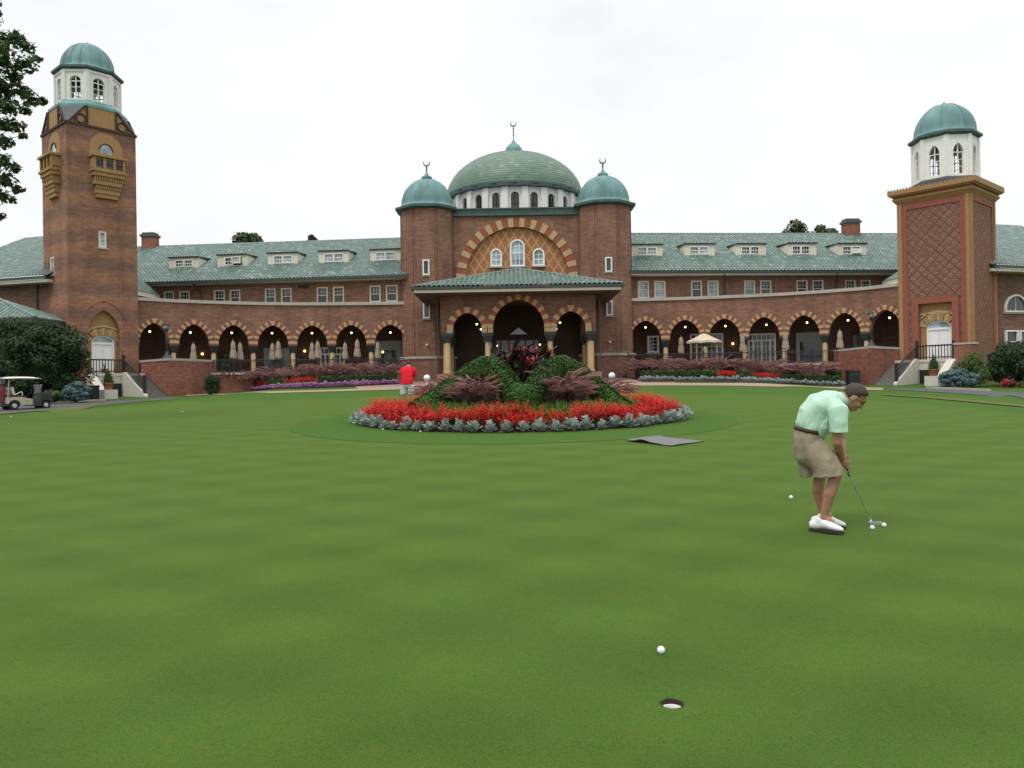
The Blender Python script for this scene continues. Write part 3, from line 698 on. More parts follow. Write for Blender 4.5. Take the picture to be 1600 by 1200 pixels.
# canopy
YE = 54.3; eL = P(644, 449, YE); eR = P(973, 443.5, YE); ze = (eL.z+eR.z)/2+.02; xm = (eL.x+eR.x)/2; hw = (eR.x-eL.x)/2; ap = P(809, 421.5, 60.2)
dY = 60.2-YE; rise = ap.z-ze; slp = math.hypot(dY, rise); sv = Vector((0, dY, rise)).normalized(); U = Vector((1, 0, 0))
crv = lambda x, t: .30*math.sin(math.pi*min(1, t/slp))*.6
mb = MB(); tile_roof(mb, Vector((xm-hw, YE, ze)), U, sv, 2*hw, lambda x: slp*max(.004, 1-abs(x-hw)/hw), amp=.12, pu=.33, courses=False)
rf = mb.build('canopy_roof', M['tile'], porch); set_uv(rf, (0, 0, 0), U, sv)
for sg in (-1, 1):
    mb = MB(); ss_ = Vector((-sg*hw, 0, rise)).normalized(); sl_ = math.hypot(hw, rise)
    tile_roof(mb, Vector((xm+sg*hw, YE, ze)), Vector((0, 1, 0)), ss_, 9.4, lambda x: sl_*max(.004, min(1, x/dY)), amp=.12, pu=.33, courses=False)
    q = mb.build('canopy_side_roof', M['tile'], porch); set_uv(q, (0, 0, 0), (0, 1, 0), ss_)
mb = MB()
for sg in (-1, 1):
    a = Vector((xm+sg*hw, YE, ze+.05)); b = Vector((ap.x, 60.2, ap.z+.07)); mb.tube(a, b, .09, n=8)
mb.tube((ap.x, 60.1, ap.z+.06), (ap.x, 63.7, ap.z+.06), .1, n=8); mb.build('ridge_tiles', M['tile'], porch)
mb = MB(); g = .14
mb.box((xm, YE-.05, ze-.10), (2*hw+.2, .13, .17)); 
for sg in (-1, 1): mb.box((xm+sg*(hw+.03), YE+4.7, ze-.10), (.13, 9.4, .17))
mb.build('gutter', M['gutter'], porch)
mb = MB(); mb.box((xm, YE+.12, ze-.30), (2*hw-.2, .16, .19))
for sg in (-1, 1): mb.box((xm+sg*(hw-.14), YE+4.8, ze-.30), (.16, 9.1, .19))
mb.build('fascia', M['cream'], porch)
mb = MB(); mb.box((xm, YE+4.75, ze-.42), (2*hw-.15, 9.1, .06)); mb.build('soffit', M['soffit'], porch)
mb = MB(); mb.fbox(FP, ul, ur, -.09, 0, ztop-.12, ze-.45)
mb.build('frieze_board', M['cream'], porch)
for sg, px in ((-1, 683), (1, 937)):
    mb = MB(); x = FP.pt(hu(px, 500), 0, 0).x; mb.path([(x+sg*1.0, YE+.1, ze-.22), (x+sg*.5, 55.3, ze-.55), (x, 55.95, ze-.9), (x, 55.95, zfl-.5)], .055, 8); mb.build('downpipe', M['gutter'], porch)
# ------------------------------------------------------------------ long dormered wings either side
ZB = 8.54
def wing(side):
    L = side == 'left'; sg = -1 if L else 1
    if L: a, b = P(199, 440, 65.5), P(640, 440, 63.4)
    else: a, b = P(978, 440, 63.9), P(1425, 440, 66.1)
    if L: a = b+(a-b)*1.3
    else: b = a+(b-a)*1.3
    f = frame2((a.x, a.y), (b.x, b.y)); W = (b-a); W = math.hypot(W.x, W.y)
    o = thing('clubhouse_wing', '%s brick wing with green tiled roof, dormers and paired windows, behind the %s arcade' % (('western', 'left-hand') if L else ('eastern', 'right-hand')), 'building', f.pt(W/2, 0, 2))
    ze = f.hit(*((500, 434) if L else (1150, 423.5)), -.9)[1]; zs = f.hit(*((500, 441) if L else (1150, 432)), 0)[1]
    if L: wins = [(256, 272), (280, 296), (334, 351), (359, 375.5), (414, 430.5), (439, 455.5), (495, 512), (520.5, 537.5), (577.5, 594.5), (603, 621)]; y0, y1 = 472.3, 447.5
    else: wins = [(997, 1014), (1022.5, 1040), (1080, 1097), (1106, 1123), (1163, 1180), (1188, 1205.5), (1245, 1262), (1270, 1287), (1321, 1337.5), (1345.5, 1361)]; y0, y1 = 464.5, 438.5
    zw0 = f.hit(*((520, 472.3) if L else (1085, 463.5)))[1]; zw1 = f.hit(*((520, 448) if L else (1085, 438.5)))[1]
    zw0 = ZB+.06
    H = []
    for p, q in wins: H.append((f.hit(p, 460)[0], f.hit(q, 460)[0], zw0, zw1))
    mb = MB(); mb.fwall(f, 0, W, ZB-.7, zs, H, .25); mb.fbox(f, 0, W, .3, 12, ZB-.6, zs-.05); mb.build('wall', M['brick'], o)
    for i, h in enumerate(H): window(f, *h, o, d=.12, dh=True, fw=.10, sill=False, glass='glassblue' if (not L and i in (0, 1, 3, 4)) else 'glass')
    mb = MB(); mb.fbox(f, 0, W, -.85, 0, zs+.02, zs+.30); mb.build('soffit', M['cream'], o)
    mb = MB(); mb.fbox(f, 0, W, -1.0, -.86, ze-.17, ze+.02); mb.build('gutter', M['gutter'], o)
    # roof
    D = 8.7; zr = (f.hit(628, 373, D)[1] if L else f.hit(1150, 366, D)[1]); run = D+.95; sl = (zr-ze)/run
    sv = (f.d*run+Vector((0, 0, zr-ze))).normalized(); T = math.hypot(run, zr-ze); o3 = f.pt(0, -.95, ze)
    mb = MB(); tile_roof(mb, o3, f.u, sv, W, lambda x: T, amp=.085, per=6); rf = mb.build('roof', M['tile'], o); set_uv(rf, (0, 0, 0), f.u, sv)
    mb = MB(); mb.poly([f.pt(0, D, zr), f.pt(W, D, zr), f.pt(W, D*2, ze), f.pt(0, D*2, ze)]); mb.build('back_roof', M['slate'], o)
    mb = MB()
    n = int(W/.45)
    for i in range(n): mb.tube(f.pt(i*W/n, D, zr+.03), f.pt((i+1.1)*W/n, D, zr+.03), .11, .095, 8)
    mb.build('ridge_tiles', M['tile'], o)
    # dormers
    if L: dl = [((264, 310), 419.7, 403, (273.7, 301.5)), ((340, 386), 417, 399, (351, 378)), ((418.7, 465), 414.3, 396, (427.5, 457)), ((498, 545), 412, 393, (506.7, 536.7)), ((578.7, 627), 409.3, 390.5, (587.5, 617.5))]
    else: dl = [((987, 1035.5), 401.5, 383, (996, 1026)), ((1070, 1117), 400.5, 382, (1077.5, 1107)), ((1150, 1197), 400, 382, (1158, 1186.5)), ((1231, 1276), 400, 381, (1237.5, 1265.5)), ((1309, 1354), 400, 381.5, (1316, 1345))]
    for i, ((p, q), yb, yt, (wp, wq)) in enumerate(dl):
        d = 0
        for k in range(200):
            d = k*.03; z = f.hit((p+q)/2, yb, d)[1]
            if z <= ze+sl*(d+.95): break
        u0, u1 = f.hit(p, yb, d)[0], f.hit(q, yb, d)[0]; z0 = z-.08; z1 = f.hit((p+q)/2, yt, d)[1]; dl_ = (z1-z0)/sl
        mb = MB(); wu0, wu1 = f.hit(wp, yb, d)[0], f.hit(wq, yb, d)[0]; wz0 = z0+.22; wz1 = z1-.16
        mb.fwall(f, u0, u1, z0, z1, [(wu0, wu1, wz0, wz1)], .12, d=d)
        for u in (u0, u1): mb.poly([f.pt(u, d, z0), f.pt(u, d, z1), f.pt(u, d+dl_, z1)])
        dm = mb.build('dormer', M['cream'], o)
        mb = MB(); tile_roof(mb, f.pt(u0-.07, d-.14, z1+.07), f.u, (f.d+Vector((0, 0, .06))).normalized(), u1-u0+.14, lambda x: dl_+.5, amp=.05, courses=False)
        mb.fbox(f, u0-.07, u1+.07, d-.13, d+dl_*.9, z1+.0, z1+.06, 1)
        mb.build('dormer_roof', [M['tile'], M['gutter']], dm)
        gl = 'glassblue' if (L and i in (2, 3, 4)) or (not L and i in (0, 1)) else 'glass'
        um = (wu0+wu1)/2
        for a_, b_ in ((wu0, um-.01), (um+.01, wu1)):
            if L and i == 1 and a_ > wu0:     # one casement stands open
                wo = window(f, a_, b_, wz0+.1, wz1, dm, d=d-.25, cols=3, rows=2, fw=.07, frame='white', sill=False, glass='glassblue')
                mb = MB(); mb.fbox(f, a_, b_, d+.06, d+.1, wz0, wz1); mb.build('opening_shade_panel', M['black'], dm)  # black panel; the darkness of the room behind put into its colour
            else: window(f, a_, b_, wz0, wz1, dm, d=d+.06, cols=3, rows=2, fw=.07, frame='white', sill=False, glass=gl)
        if not L and i == 4:
            mb = MB(); mb.fbox(f, um+.05, wu1-.02, d-.3, d+.1, wz0+.05, wz1-.25); mb.build('air_conditioner', M['white'], dm)
    # chimney
    p, q, ya, yb = (221, 240, 390, 364) if L else (1323, 1344.5, 372, 342)
    u0, u1 = f.hit(p, ya, D-.6)[0], f.hit(q, ya, D-.6)[0]; zc_ = f.hit(p, yb, D-.6)[1]
    mb = MB(); mb.fbox(f, u0, u1, D-.6, D+.4, zr-.8, zc_-.35); ch = mb.build('chimney', M['brick_red'], o)
    mb = MB(); mb.fbox(f, u0-.1, u1+.1, D-.7, D+.5, zc_-.349, zc_-.12); mb.fbox(f, u0+.02, u1-.02, D-.55, D+.35, zc_-.119, zc_+.06); mb.build('chimney_cap', M['slate'], ch)
    for px in ((315,) if L else (1132, 1306)):
        u, _ = f.hit(px, 450, -.06); mb = MB(); mb.path([f.pt(u-.3, -.9, ze-.15), f.pt(u-.1, -.5, ze-.5), f.pt(u, -.07, ze-.9), f.pt(u, -.07, ZB-.5)], .06, 8); mb.build('downpipe', M['gutter'], o)
    if L:
        u0, z0 = f.hit(466, 451, 0); u1, z1 = f.hit(483, 445, 0); mb = MB(); mb.fbox(f, u0, u1, -.04, .02, z0, z1)
        for k in range(4): mb.fbox(f, u0, u1, -.07, -.041, z0+(z1-z0)*(k+.2)/4, z0+(z1-z0)*(k+.5)/4)
        mb.build('vent_grille', M['black'], o)
wing('left'); wing('right')
# ------------------------------------------------------------------ curved arcades in front of the wings
ZF = 2.75; TH = .5; ZIN, ZSP = 6.76, 5.29
def arcade(side):
    L = side == 'left'
    bd = [(209.5, 57.0), (272, 58.9), (334, 60.3), (395.5, 61.5), (457, 62.3), (518, 62.75), (579, 63.0), (640, 63.1)] if L else [(978, 63.5), (1040, 63.3), (1101, 62.8), (1163, 62.1), (1225, 61.2), (1288, 59.9), (1352, 58.3), (1416.5, 56.0)]
    Qp = [P(px, 520, Y) for px, Y in bd]; Q = [Vector((p.x, p.y)) for p in Qp]; n = len(Q)-1
    o = thing('arcade', 'curved brick arcade of seven striped pointed arches, %s of the domed block' % ('west, left' if L else 'east, right'), 'arcade', (*Q[3], ZF))
    wall = MB(); cop = MB(); bk = MB(); ce = MB(); nrm = []
    for i in range(n+1):
        t = (Q[min(n, i+1)]-Q[max(0, i-1)]).normalized(); nrm.append(Vector((-t.y, t.x)))
    Bq = [q+k*3.5 for q, k in zip(Q, nrm)]
    names = 'left tower' if L else 'right tower'
    for i in range(n):
        f = frame2(Q[i], Q[i+1]); W = (Q[i+1]-Q[i]).length; a = min(1.2, W/2-.33)
        c = arch_pts(W/2, a, ZSP, ZIN-ZSP, 14); A = [(c[0][0], ZSP)]+c[1:-1]+[(c[-1][0], ZSP)]
        wall.farch(f, 0, W, ZSP, ZB-.24, [A], TH)
        cop.fbox(f, -.01, W+.01, -.14, TH+.1, ZB-.24, ZB)
        vm = MB(); voussoirs(vm, f, c, 21, .36, .27, -.06, .03)
        vm.build('arch_trim', [M['tan'], M['redstone']], o)
        fb = frame2(Bq[i], Bq[i+1]); WB = (Bq[i+1]-Bq[i]).length
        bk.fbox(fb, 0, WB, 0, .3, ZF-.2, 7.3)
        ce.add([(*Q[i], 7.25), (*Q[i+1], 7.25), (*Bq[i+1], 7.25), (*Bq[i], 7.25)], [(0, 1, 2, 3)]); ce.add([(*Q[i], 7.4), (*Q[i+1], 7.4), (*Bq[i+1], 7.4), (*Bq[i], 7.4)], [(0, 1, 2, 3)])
    wall.build('wall', M['brick'], o); cop.build('coping', M['limestone'], o); bk.build('back_wall', M['brick_gallery_shade'], o); ce.build('ceiling', M['ceil'], o)
    mb = MB()                                 # gallery roof deck behind the parapet
    for i in range(n): mb.add([(*(Q[i]+nrm[i]*.4), ZB-1.0), (*(Q[i+1]+nrm[i+1]*.4), ZB-1.0), (*(Bq[i+1]+nrm[i+1]*2), ZB-1.0), (*(Bq[i]+nrm[i]*2), ZB-1.0)], [(0, 1, 2, 3)])
    mb.build('deck', M['slate'], o)
    for i in range(n+1):
        c = Q[i]+nrm[i]*.25
        if (L and i == n) or (not L and i == 0): continue
        t = (Q[min(n, i+1)]-Q[max(0, i-1)]).normalized()
        end = (L and i == 0) or (not L and i == n)
        rz = math.atan2(t.y, t.x)
        mb = MB(); mb.lathe([(.26, 0), (.26, .1), (.2, .16), (.19, .25), (.175, 4.64-ZF)], (c.x, c.y, ZF), 18); co = mb.build('column', M['tan'], o)
        k = MB(); sq = lambda h: [(c.x+(x*math.cos(rz)-y*math.sin(rz))*h, c.y+(x*math.sin(rz)+y*math.cos(rz))*h) for x, y in ((-1, -1), (1, -1), (1, 1), (-1, 1))]
        k.prism(sq(.19), 4.63, 5.08, ring2=sq(.34)); k.prism(sq(.36), 5.08, 5.20); k.build('capital', M['capital'], co)
        b = MB(); b.prism(sq(.33), 5.20, 5.30); b.build('impost', M['redstone'], co)
    if L: doors = [(342, 362, 549, 585, 'd'), (412, 452, 544, 582, 'w'), (500, 539, 543, 582, 'f'), (585, 627, 533, 577, 'w')]
    else: doors = [(1011, 1029, 525, 551, 's'), (1078, 1130, 522, 570, 'f'), (1168, 1212, 522, 568, 'f'), (1244, 1292, 520, 566, 'w'), (1330, 1352, 520, 560, 'd')]
    for a_, b_, yt, yb, kind in doors:
        px = (a_+b_)/2; best = None
        for i in range(n):
            fb = frame2(Bq[i], Bq[i+1]); WB = (Bq[i+1]-Bq[i]).length; u, _ = fb.hit(px, 550)
            if -.01 <= u <= WB+.01: best = fb
        if best is None: continue
        u0, z1 = best.hit(a_, yt); u1, _ = best.hit(b_, yt)
        if kind == 's': window(best, u0, u1, best.hit(px, yb)[1], z1, o, d=-.02, cols=2, rows=4, fw=.14, frame='white'); continue
        if kind == 'f':
            mb = MB(); z0 = ZF; fw = .14; mb.fbox(best, u0, u0+fw, -.1, 0, z0, z1); mb.fbox(best, u1-fw, u1, -.1, 0, z0, z1); mb.fbox(best, u0, u1, -.1, 0, z1-.12, z1+.003); mb.fbox(best, u0+fw, u1-fw, -.1, 0, z1-.62, z1-.5)
            w_ = u1-u0-2*fw; xs_ = [u0+fw+w_*k for k in (0, .16, .5, .84, 1)]
            for x in xs_[1:-1]: mb.fbox(best, x-.07, x+.07, -.09, 0, z0, z1-.6)
            for k, (x0, x1) in enumerate(zip(xs_, xs_[1:])):
                nc = 1 if k in (0, 3) else 2
                for c_ in range(1, nc): mb.fbox(best, x0+(x1-x0)*c_/nc-.02, x0+(x1-x0)*c_/nc+.02, -.06, 0, z0, z1-.6)
                for r_ in range(1, 5): mb.fbox(best, x0, x1, -.06, 0, z0+(z1-.6-z0)*r_/5-.02, z0+(z1-.6-z0)*r_/5+.02)
            for k in range(1, 6): mb.fbox(best, u0+(u1-u0)*k/6-.025, u0+(u1-u0)*k/6+.025, -.07, 0, z1-.5, z1-.1)
            dd = mb.build('french_door', M['white'], o); g = MB(); g.fbox(best, u0+.05, u1-.05, -.02, -.001, z0, z1-.05); g.build('pane', M['glass'], dd)
        elif kind == 'w':
            mb = MB(); z0 = ZF; mb.fbox(best, u0, u0+.28, -.1, 0, z0, z1); mb.fbox(best, u1-.28, u1, -.1, 0, z0, z1); mb.fbox(best, u0+.28, u1-.28, -.1, 0, z1-.75, z1)
            for k in range(7): mb.fbox(best, u0+.35+(u1-u0-.7)*k/7, u0+.35+(u1-u0-.7)*(k+.6)/7, -.13, -.101, z1-.62, z1-.45)
            dd = mb.build('window_bay', mat('grey_green_paint', (.30, .32, .28), .6), o); g = MB(); g.fbox(best, u0+.2, u1-.2, -.04, -.001, z0, z1-.7); g.build('pane', M['glass'], dd)
        else:
            mb = MB(); mb.fbox(best, u0, u1, -.08, 0, ZF, z1); dd = mb.build('service_door', M['timber'], o); g = MB()
            for k in range(2): g.fbox(best, u0+.15+(u1-u0-.2)*k/2, u0+.05+(u1-u0-.2)*(k+1)/2, -.1, -.081, ZF+.9, z1-.2)
            g.build('pane', M['glass'], dd)
    # pendant lamps, one under each arch
    lp = [(234, 518), (297.5, 519.5), (362, 520), (425, 520.5), (487.5, 520.5), (549, 520), (610, 519.5)] if L else [(1008.7, 511.5), (1070.7, 511), (1133.5, 509.5), (1197.5, 507.5), (1261, 504), (1325, 500.5), (1390, 496.5)]
    for i, (px, py) in enumerate(lp):
        Y = (bd[i][1]+bd[i+1][1])/2+1.6; p = P(px, py, Y); j = i if L else n-1-i
        t = thing('pendant_lamp', 'glowing globe lamp hanging under the %s arch from the %s tower' % (ORD[j], side), 'lamp', p, group='lamps hanging under the arcade arches')
        b = MB(); b.ball(p, .085, 12); b.build('globe', M['lampglow'], t); b = MB(); b.tube((p.x, p.y, p.z+.1), (p.x, p.y, 7.25), .014, n=6); b.lathe([(.05, .16), (.1, .1), (.09, .07)], p, 12); b.build('stem', M['black'], t)
    for px, py in ([(316, 553), (476, 548.5), (598, 550)] if L else [(1145, 537)]):
        for i in range(n):
            fb = frame2(Bq[i], Bq[i+1]); WB = (Bq[i+1]-Bq[i]).length; u, z = fb.hit(px, py, -.15)
            if 0 <= u <= WB:
                b = MB(); b.ball(fb.pt(u, -.18, z), .11, 10); b.build('wall_lamp', M['lampwarm'], o); break
    return Q, nrm, Bq
QL, NL, BL = arcade('left'); QR, NR, BR_ = arcade('right')
# ------------------------------------------------------------------ terrace, its retaining walls and railings
def terrace(side):
    L = side == 'left'
    tp = [(318, 57.4), (400, 58.6), (480, 59.4), (560, 59.9), (632, 60.2)] if L else [(982, 60.4), (1060, 60.1), (1140, 59.5), (1220, 58.8), (1320, 57.2)]
    E = [P(px, 575, Y) for px, Y in tp]; E = [Vector((p.x, p.y)) for p in E]
    Bq = BL if L else BR_
    poly = [(p.x, p.y) for p in E]+[(p.x, p.y) for p in Bq[::-1]]
    if L: poly = poly[:5]+[(p.x, p.y) for p in BL[::-1]]+[(QL[0].x-.5, QL[0].y-1.5)]
    else: poly = [(QR[-1].x+.5, QR[-1].y-1.5)]+[(p.x, p.y) for p in BR_[::-1]]+poly[:5]
    E2 = [p+Vector((0, .25)) for p in E]; poly = [((p[0], p[1]+.25) if any((Vector(p)-e).length < 1e-4 for e in E) else p) for p in poly]
    mb = MB(); mb.prism(poly, 1.2, ZF); tag(mb.build('terrace', M['limestone']), kind='structure')
    o = thing('retaining_wall', 'low brick terrace wall with pale coping behind the %s flower bed' % side, 'wall', (*E[2], G(*E[2])))
    w_ = MB(); c_ = MB(); r = thing('railing', 'black iron railing with thin balusters along the %s terrace edge' % side, 'railing', (*E[2], 3.05))
    rail = MB(); posts = []; bal = MB()
    for a, b in zip(E, E[1:]):
        f = frame2(a, b); W = (b-a).length; w_.fbox(f, 0, W, 0, .35, 1.0, 2.90); c_.fbox(f, -.02, W+.02, -.08, .42, 2.90, 3.05)
        zt_ = 3.95
        for z in (3.13, zt_-.12, zt_): rail.tube(f.pt(0, .18, z), f.pt(W, .18, z), .025 if z < zt_ else .035, n=6)
        k = int(W/.14)
        for i in range(k): bal.tube(f.pt(W*i/k, .18, 3.1), f.pt(W*i/k, .18, zt_-.1), .011, n=4, cap=False)
        for i in range(2): 
            q = f.pt(W*i/2, .18, 0); pm = MB(); pm.box((q.x, q.y, 3.55), (.07, .07, 1.0)); pm.ball((q.x, q.y, 4.1), .055, 8); posts.append(pm)
    w_.build('wall', M['brick_red'], o); c_.build('coping', M['limestone'], o); rail.build('rails', M['black'], r); bal.build('balusters', M['black'], r)
    for pm in posts: pm.build('post', M['black'], r)
    return E
EL = terrace('left'); ER = terrace('right')
# ------------------------------------------------------------------ the two towers, their stairs and bastions
S = 4.58
def tower(side):
    L = side == 'left'
    if L:
        n = P(106, 400, 53.5); a = R(48.2); FC = Fr((n.x, n.y), (math.cos(a), math.sin(a))); FS = Fr(FC.pt(0, S, 0), FC.d*-1)
        U = lambda u: u
    else:
        n = P(1517, 430, 52.6); a = R(-48.6); u = Vector((math.cos(a), math.sin(a), 0)); FC = Fr((n.x-u.x*S, n.y-u.y*S), (u.x, u.y)); FS = Fr(FC.pt(S, 0, 0), FC.d)
        U = lambda u: S-u
    def fb(mb, u0, u1, d0, d1, z0, z1, mi=0): p, q = sorted((U(u0), U(u1))); mb.fbox(FC, p, q, d0, d1, z0, z1, mi)
    ctr = FC.pt(S/2, S/2, 0); FN = [Fr(FC.pt(0, 0, 0), FC.u), Fr(FC.pt(S, 0, 0), FC.d), Fr(FC.pt(S, S, 0), FC.u*-1), Fr(FC.pt(0, S, 0), FC.d*-1)]
    ring = lambda r_: [(ctr+ (FC.u*x+FC.d*y)*r_) for x, y in ((-1, -1), (1, -1), (1, 1), (-1, 1))]
    oring = lambda r_: [ctr+FC.u*(r_/math.cos(R(22.5))*math.cos(R(22.5+45*i)))+FC.d*(r_/math.cos(R(22.5))*math.sin(R(22.5+45*i))) for i in range(8)]
    lab = 'square brick tower with ochre bay windows and half-timbered top, beside the golf cart' if L else 'square diaper-patterned tower with stepped ochre cornice, behind the green-shirted golfer'
    o = thing('clubhouse_tower', lab, 'tower', (ctr.x, ctr.y, 1.2))
    doors = FC if L else FC
    if L:
        z1 = 19.93
        # court face: wall with an arched niche for the door; the other faces plain
        nic = arch_pts(2.22, 1.0, 5.9, 1.5, 14); A = [(nic[0][0], 3.04)]+nic+[(nic[-1][0], 3.04)]
        u0, z0w = FC.hit(155, 389); u1, z1w = FC.hit(168, 361)
        mb = MB(); mb.farch(FC, 0, S, 3.04, 8.6, [A], .35, back=False)
        wu0, wu1 = 1.98, 2.5; zw0, zw1 = FC.hit(160, 387)[1], FC.hit(160, 361)[1]
        bu = (FC.hit(147, 240)[0]); nu0, nu1 = 2.26-.42, 2.26+.42; nz0, nz1 = 16.9, 18.0
        mb.fwall(FC, 0, S, 8.6, z1, [(wu0, wu1, zw0, zw1)], .25); mb.fbox(FC, 0, S, 0, .3, 1.0, 3.04)
        su0, su1 = FS.hit(78, 420)[0], FS.hit(84.5, 420)[0]; sz0, sz1 = FS.hit(81, 430)[1], FS.hit(81, 401)[1]
        mb.fwall(FS, 0, S, 1, z1, [(su0, su1, sz0, sz1)], .25); mb.fwall(FN[1], 0, S, 1, z1); mb.fwall(FN[2], 0, S, 1, z1)
        mb.prism([ctr+(q-ctr)*.6 for q in ring(S/2)], 1.2, z1-.1)
        mb.build('wall', M['brick_tower'], o)
        window(FC, wu0, wu1, zw0, zw1, o, d=.14, cols=1, rows=2, fw=.12, glass='glassblue'); window(FS, su0, su1, sz0, sz1, o, d=.14, cols=1, rows=2, fw=.12, glass='glassblue')
        # hood over the niche
        mb = MB(); hc = arch_pts(2.22, 1.02, 5.9, 1.52, 16); pts = [Vector(p) for p in hc]
        def off(c, w_):
            out = []
            for i, p in enumerate(c):
                t = Vector(c[min(len(c)-1, i+1)])-Vector(c[max(0, i-1)]); t.normalize(); out.append((p[0]-t.y*w_, p[1]+t.x*w_))
            return out
        ho = off(hc, .62)
        for i in range(len(hc)-1): mb.fpoly(FC, [hc[i], hc[i+1], ho[i+1], ho[i]], -.09, .05)
        mb.fbox(FC, hc[0][0]-.62, hc[0][0], -.09, .05, 3.04, 5.9); mb.fbox(FC, hc[-1][0], hc[-1][0]+.62, -.09, .05, 3.04, 5.9)
        h2 = off(ho, .09)
        for i in range(len(hc)-1): mb.fpoly(FC, [ho[i], ho[i+1], h2[i+1], h2[i]], -.14, .05)
        mb.build('door_hood', M['brick_tower'], o)
        nichew, nd_ = A, .35
    else:
        z1 = 13.93; fu0, fu1 = FC.hit(1437, 540)[0], FC.hit(1489.5, 540)[0]; zf = FC.hit(1465, 473)[1]
        nichew = [(fu0, 3.04), (fu0, zf), (fu1, zf), (fu1, 3.04)]; nd_ = .35
        mb = MB(); mb.farch(FC, 0, S, 3.04, 8.3, [nichew], .35, back=False); mb.fbox(FC, 0, S, 0, .3, 1.0, 3.04); mb.fwall(FC, 0, S, 8.3, z1)
        for f in FN[1:]: mb.fwall(f, 0, S, 1, z1)
        mb.prism([ctr+(q-ctr)*.6 for q in ring(S/2)], 1.2, z1-.1)
        mb.build('wall', M['diaper'], o)
        for f, nm in ((FC, 'c'), (FN[1], 's'), (FN[2], 'b'), (FN[3], 'e')):
            st = MB(); bo = MB()
            for u_ in (0, S-.24): st.fbox(f, u_, u_+.24, -.10, .05, 1, z1)
            for u_ in (.242, S-.242-.34): bo.fbox(f, u_, u_+.34, -.06, .05, 1, z1)
            bo.fbox(f, .582, S-.582, -.06, .05, z1-.42, z1)
            st.build('corner_strip', M['ochre'], o); bo.build('panel_border', M['redborder'], o)
        bo = MB(); bw = .42; bo.fbox(FC, fu0-bw, fu0-.002, -.13, .04, 3.0, zf+bw); bo.fbox(FC, fu1+.002, fu1+bw, -.13, .04, 3.0, zf+bw); bo.fbox(FC, fu0-.002, fu1+.002, -.13, .04, zf+.002, zf+bw); bo.build('door_surround', M['redborder'], o)
    # niche lining, tan arch blocks, door
    un0, un1 = nichew[0][0], nichew[-1][0]
    d0, d1 = (FC.hit(143, 560, .3)[0], FC.hit(179, 560, .3)[0]) if L else (FC.hit(1448.5, 540, .3)[0], FC.hit(1487.5, 540, .3)[0])
    zt_ = FC.hit(160, 524, .3)[1] if L else FC.hit(1468, 500.5, .3)[1]; um = (d0+d1)/2; hw_ = (d1-d0)/2; zs = zt_-.42
    dar = arch_pts(um, hw_, zs, .42, 10); zc_ = max(p[1] for p in nichew)
    mb = MB(); D = [(d0, 3.04)]+dar+[(d1, 3.04)]
    mb.fpoly(FC, nichew, nd_+.05, nd_+.2); fl = MB()
    mb = MB()
    q = lambda z: z
    mb.fbox(FC, un0, d0, nd_-.1, nd_+.1, 3.04, zs); mb.fbox(FC, d1, un1, nd_-.1, nd_+.1, 3.04, zs)
    if L:
        inside = [p for p in nichew if p[1] >= zs]; 
        outer = [(un0, zs)]+inside+[(un1, zs)]
    else: outer = [(un0, zs), (un0, zc_), (un1, zc_), (un1, zs)]
    mb.fpoly(FC, outer[:len(outer)]+[(p[0], p[1]) for p in dar[::-1]], nd_-.1, nd_+.1)
    mb.build('niche_panel', M['ochre'], o)
    vm = MB(); voussoirs(vm, FC, dar, 9, .50, .44, nd_-.17, nd_-.09); vm.build('arch_trim', [M['tan'], M['ochre']], o)
    mm = MB(); oc = arch_pts(um, hw_+.55, zs+.05, .92, 10)
    for i in range(len(oc)-1): mm.fpoly(FC, [oc[i], oc[i+1], (oc[i+1][0], oc[i+1][1]+.12), (oc[i][0], oc[i][1]+.12)], nd_-.2, nd_-.1)
    if not L: mm.fbox(FC, un0, un1, nd_-.2, nd_-.1, zc_-.75, zc_-.66)
    mm.build('label_mould', M['tan'], o)
    dm = MB(); dz = zs-.15; t_ = .13
    dm.fbox(FC, d0, d0+t_, nd_-.06, nd_+.12, 3.04, zs); dm.fbox(FC, d1-t_, d1, nd_-.06, nd_+.12, 3.04, zs); dm.fbox(FC, d0+t_, d1-t_, nd_-.06, nd_+.12, dz-.07, dz+.09)
    di = arch_pts(um, hw_-t_, zs, .42-t_*.8, 10)
    for i in range(len(dar)-1): dm.fpoly(FC, [di[i], di[i+1], dar[i+1], dar[i]], nd_-.06, nd_+.12)
    for s_ in (0, 1):
        x0 = d0+t_+(um-d0-t_)*s_*1.0+(.01 if s_ else 0); x1 = x0+(um-d0-t_)-.01; dm.fbox(FC, x0, x1, nd_+.02, nd_+.10, 3.04, dz-.07)
        for (a_, b_) in ((.15, .8), (.95, 1.5)):
            dm.fbox(FC, x0+.1, x1-.1, nd_+.0, nd_+.021, 3.04+a_, 3.04+b_)
    do = dm.build('door', M['doorwhite'], o)
    g = MB(); g.fpoly(FC, [(d0+t_, zs-.05)]+di+[(d1-t_, zs-.05)], nd_+.03, nd_+.09); g.build('fanlight', M['glassblue'], do)
    hm = MB(); hm.ball(FC.pt(um+.09, nd_-.04, 4.05), .04, 8); hm.build('handle', M['black'], do)
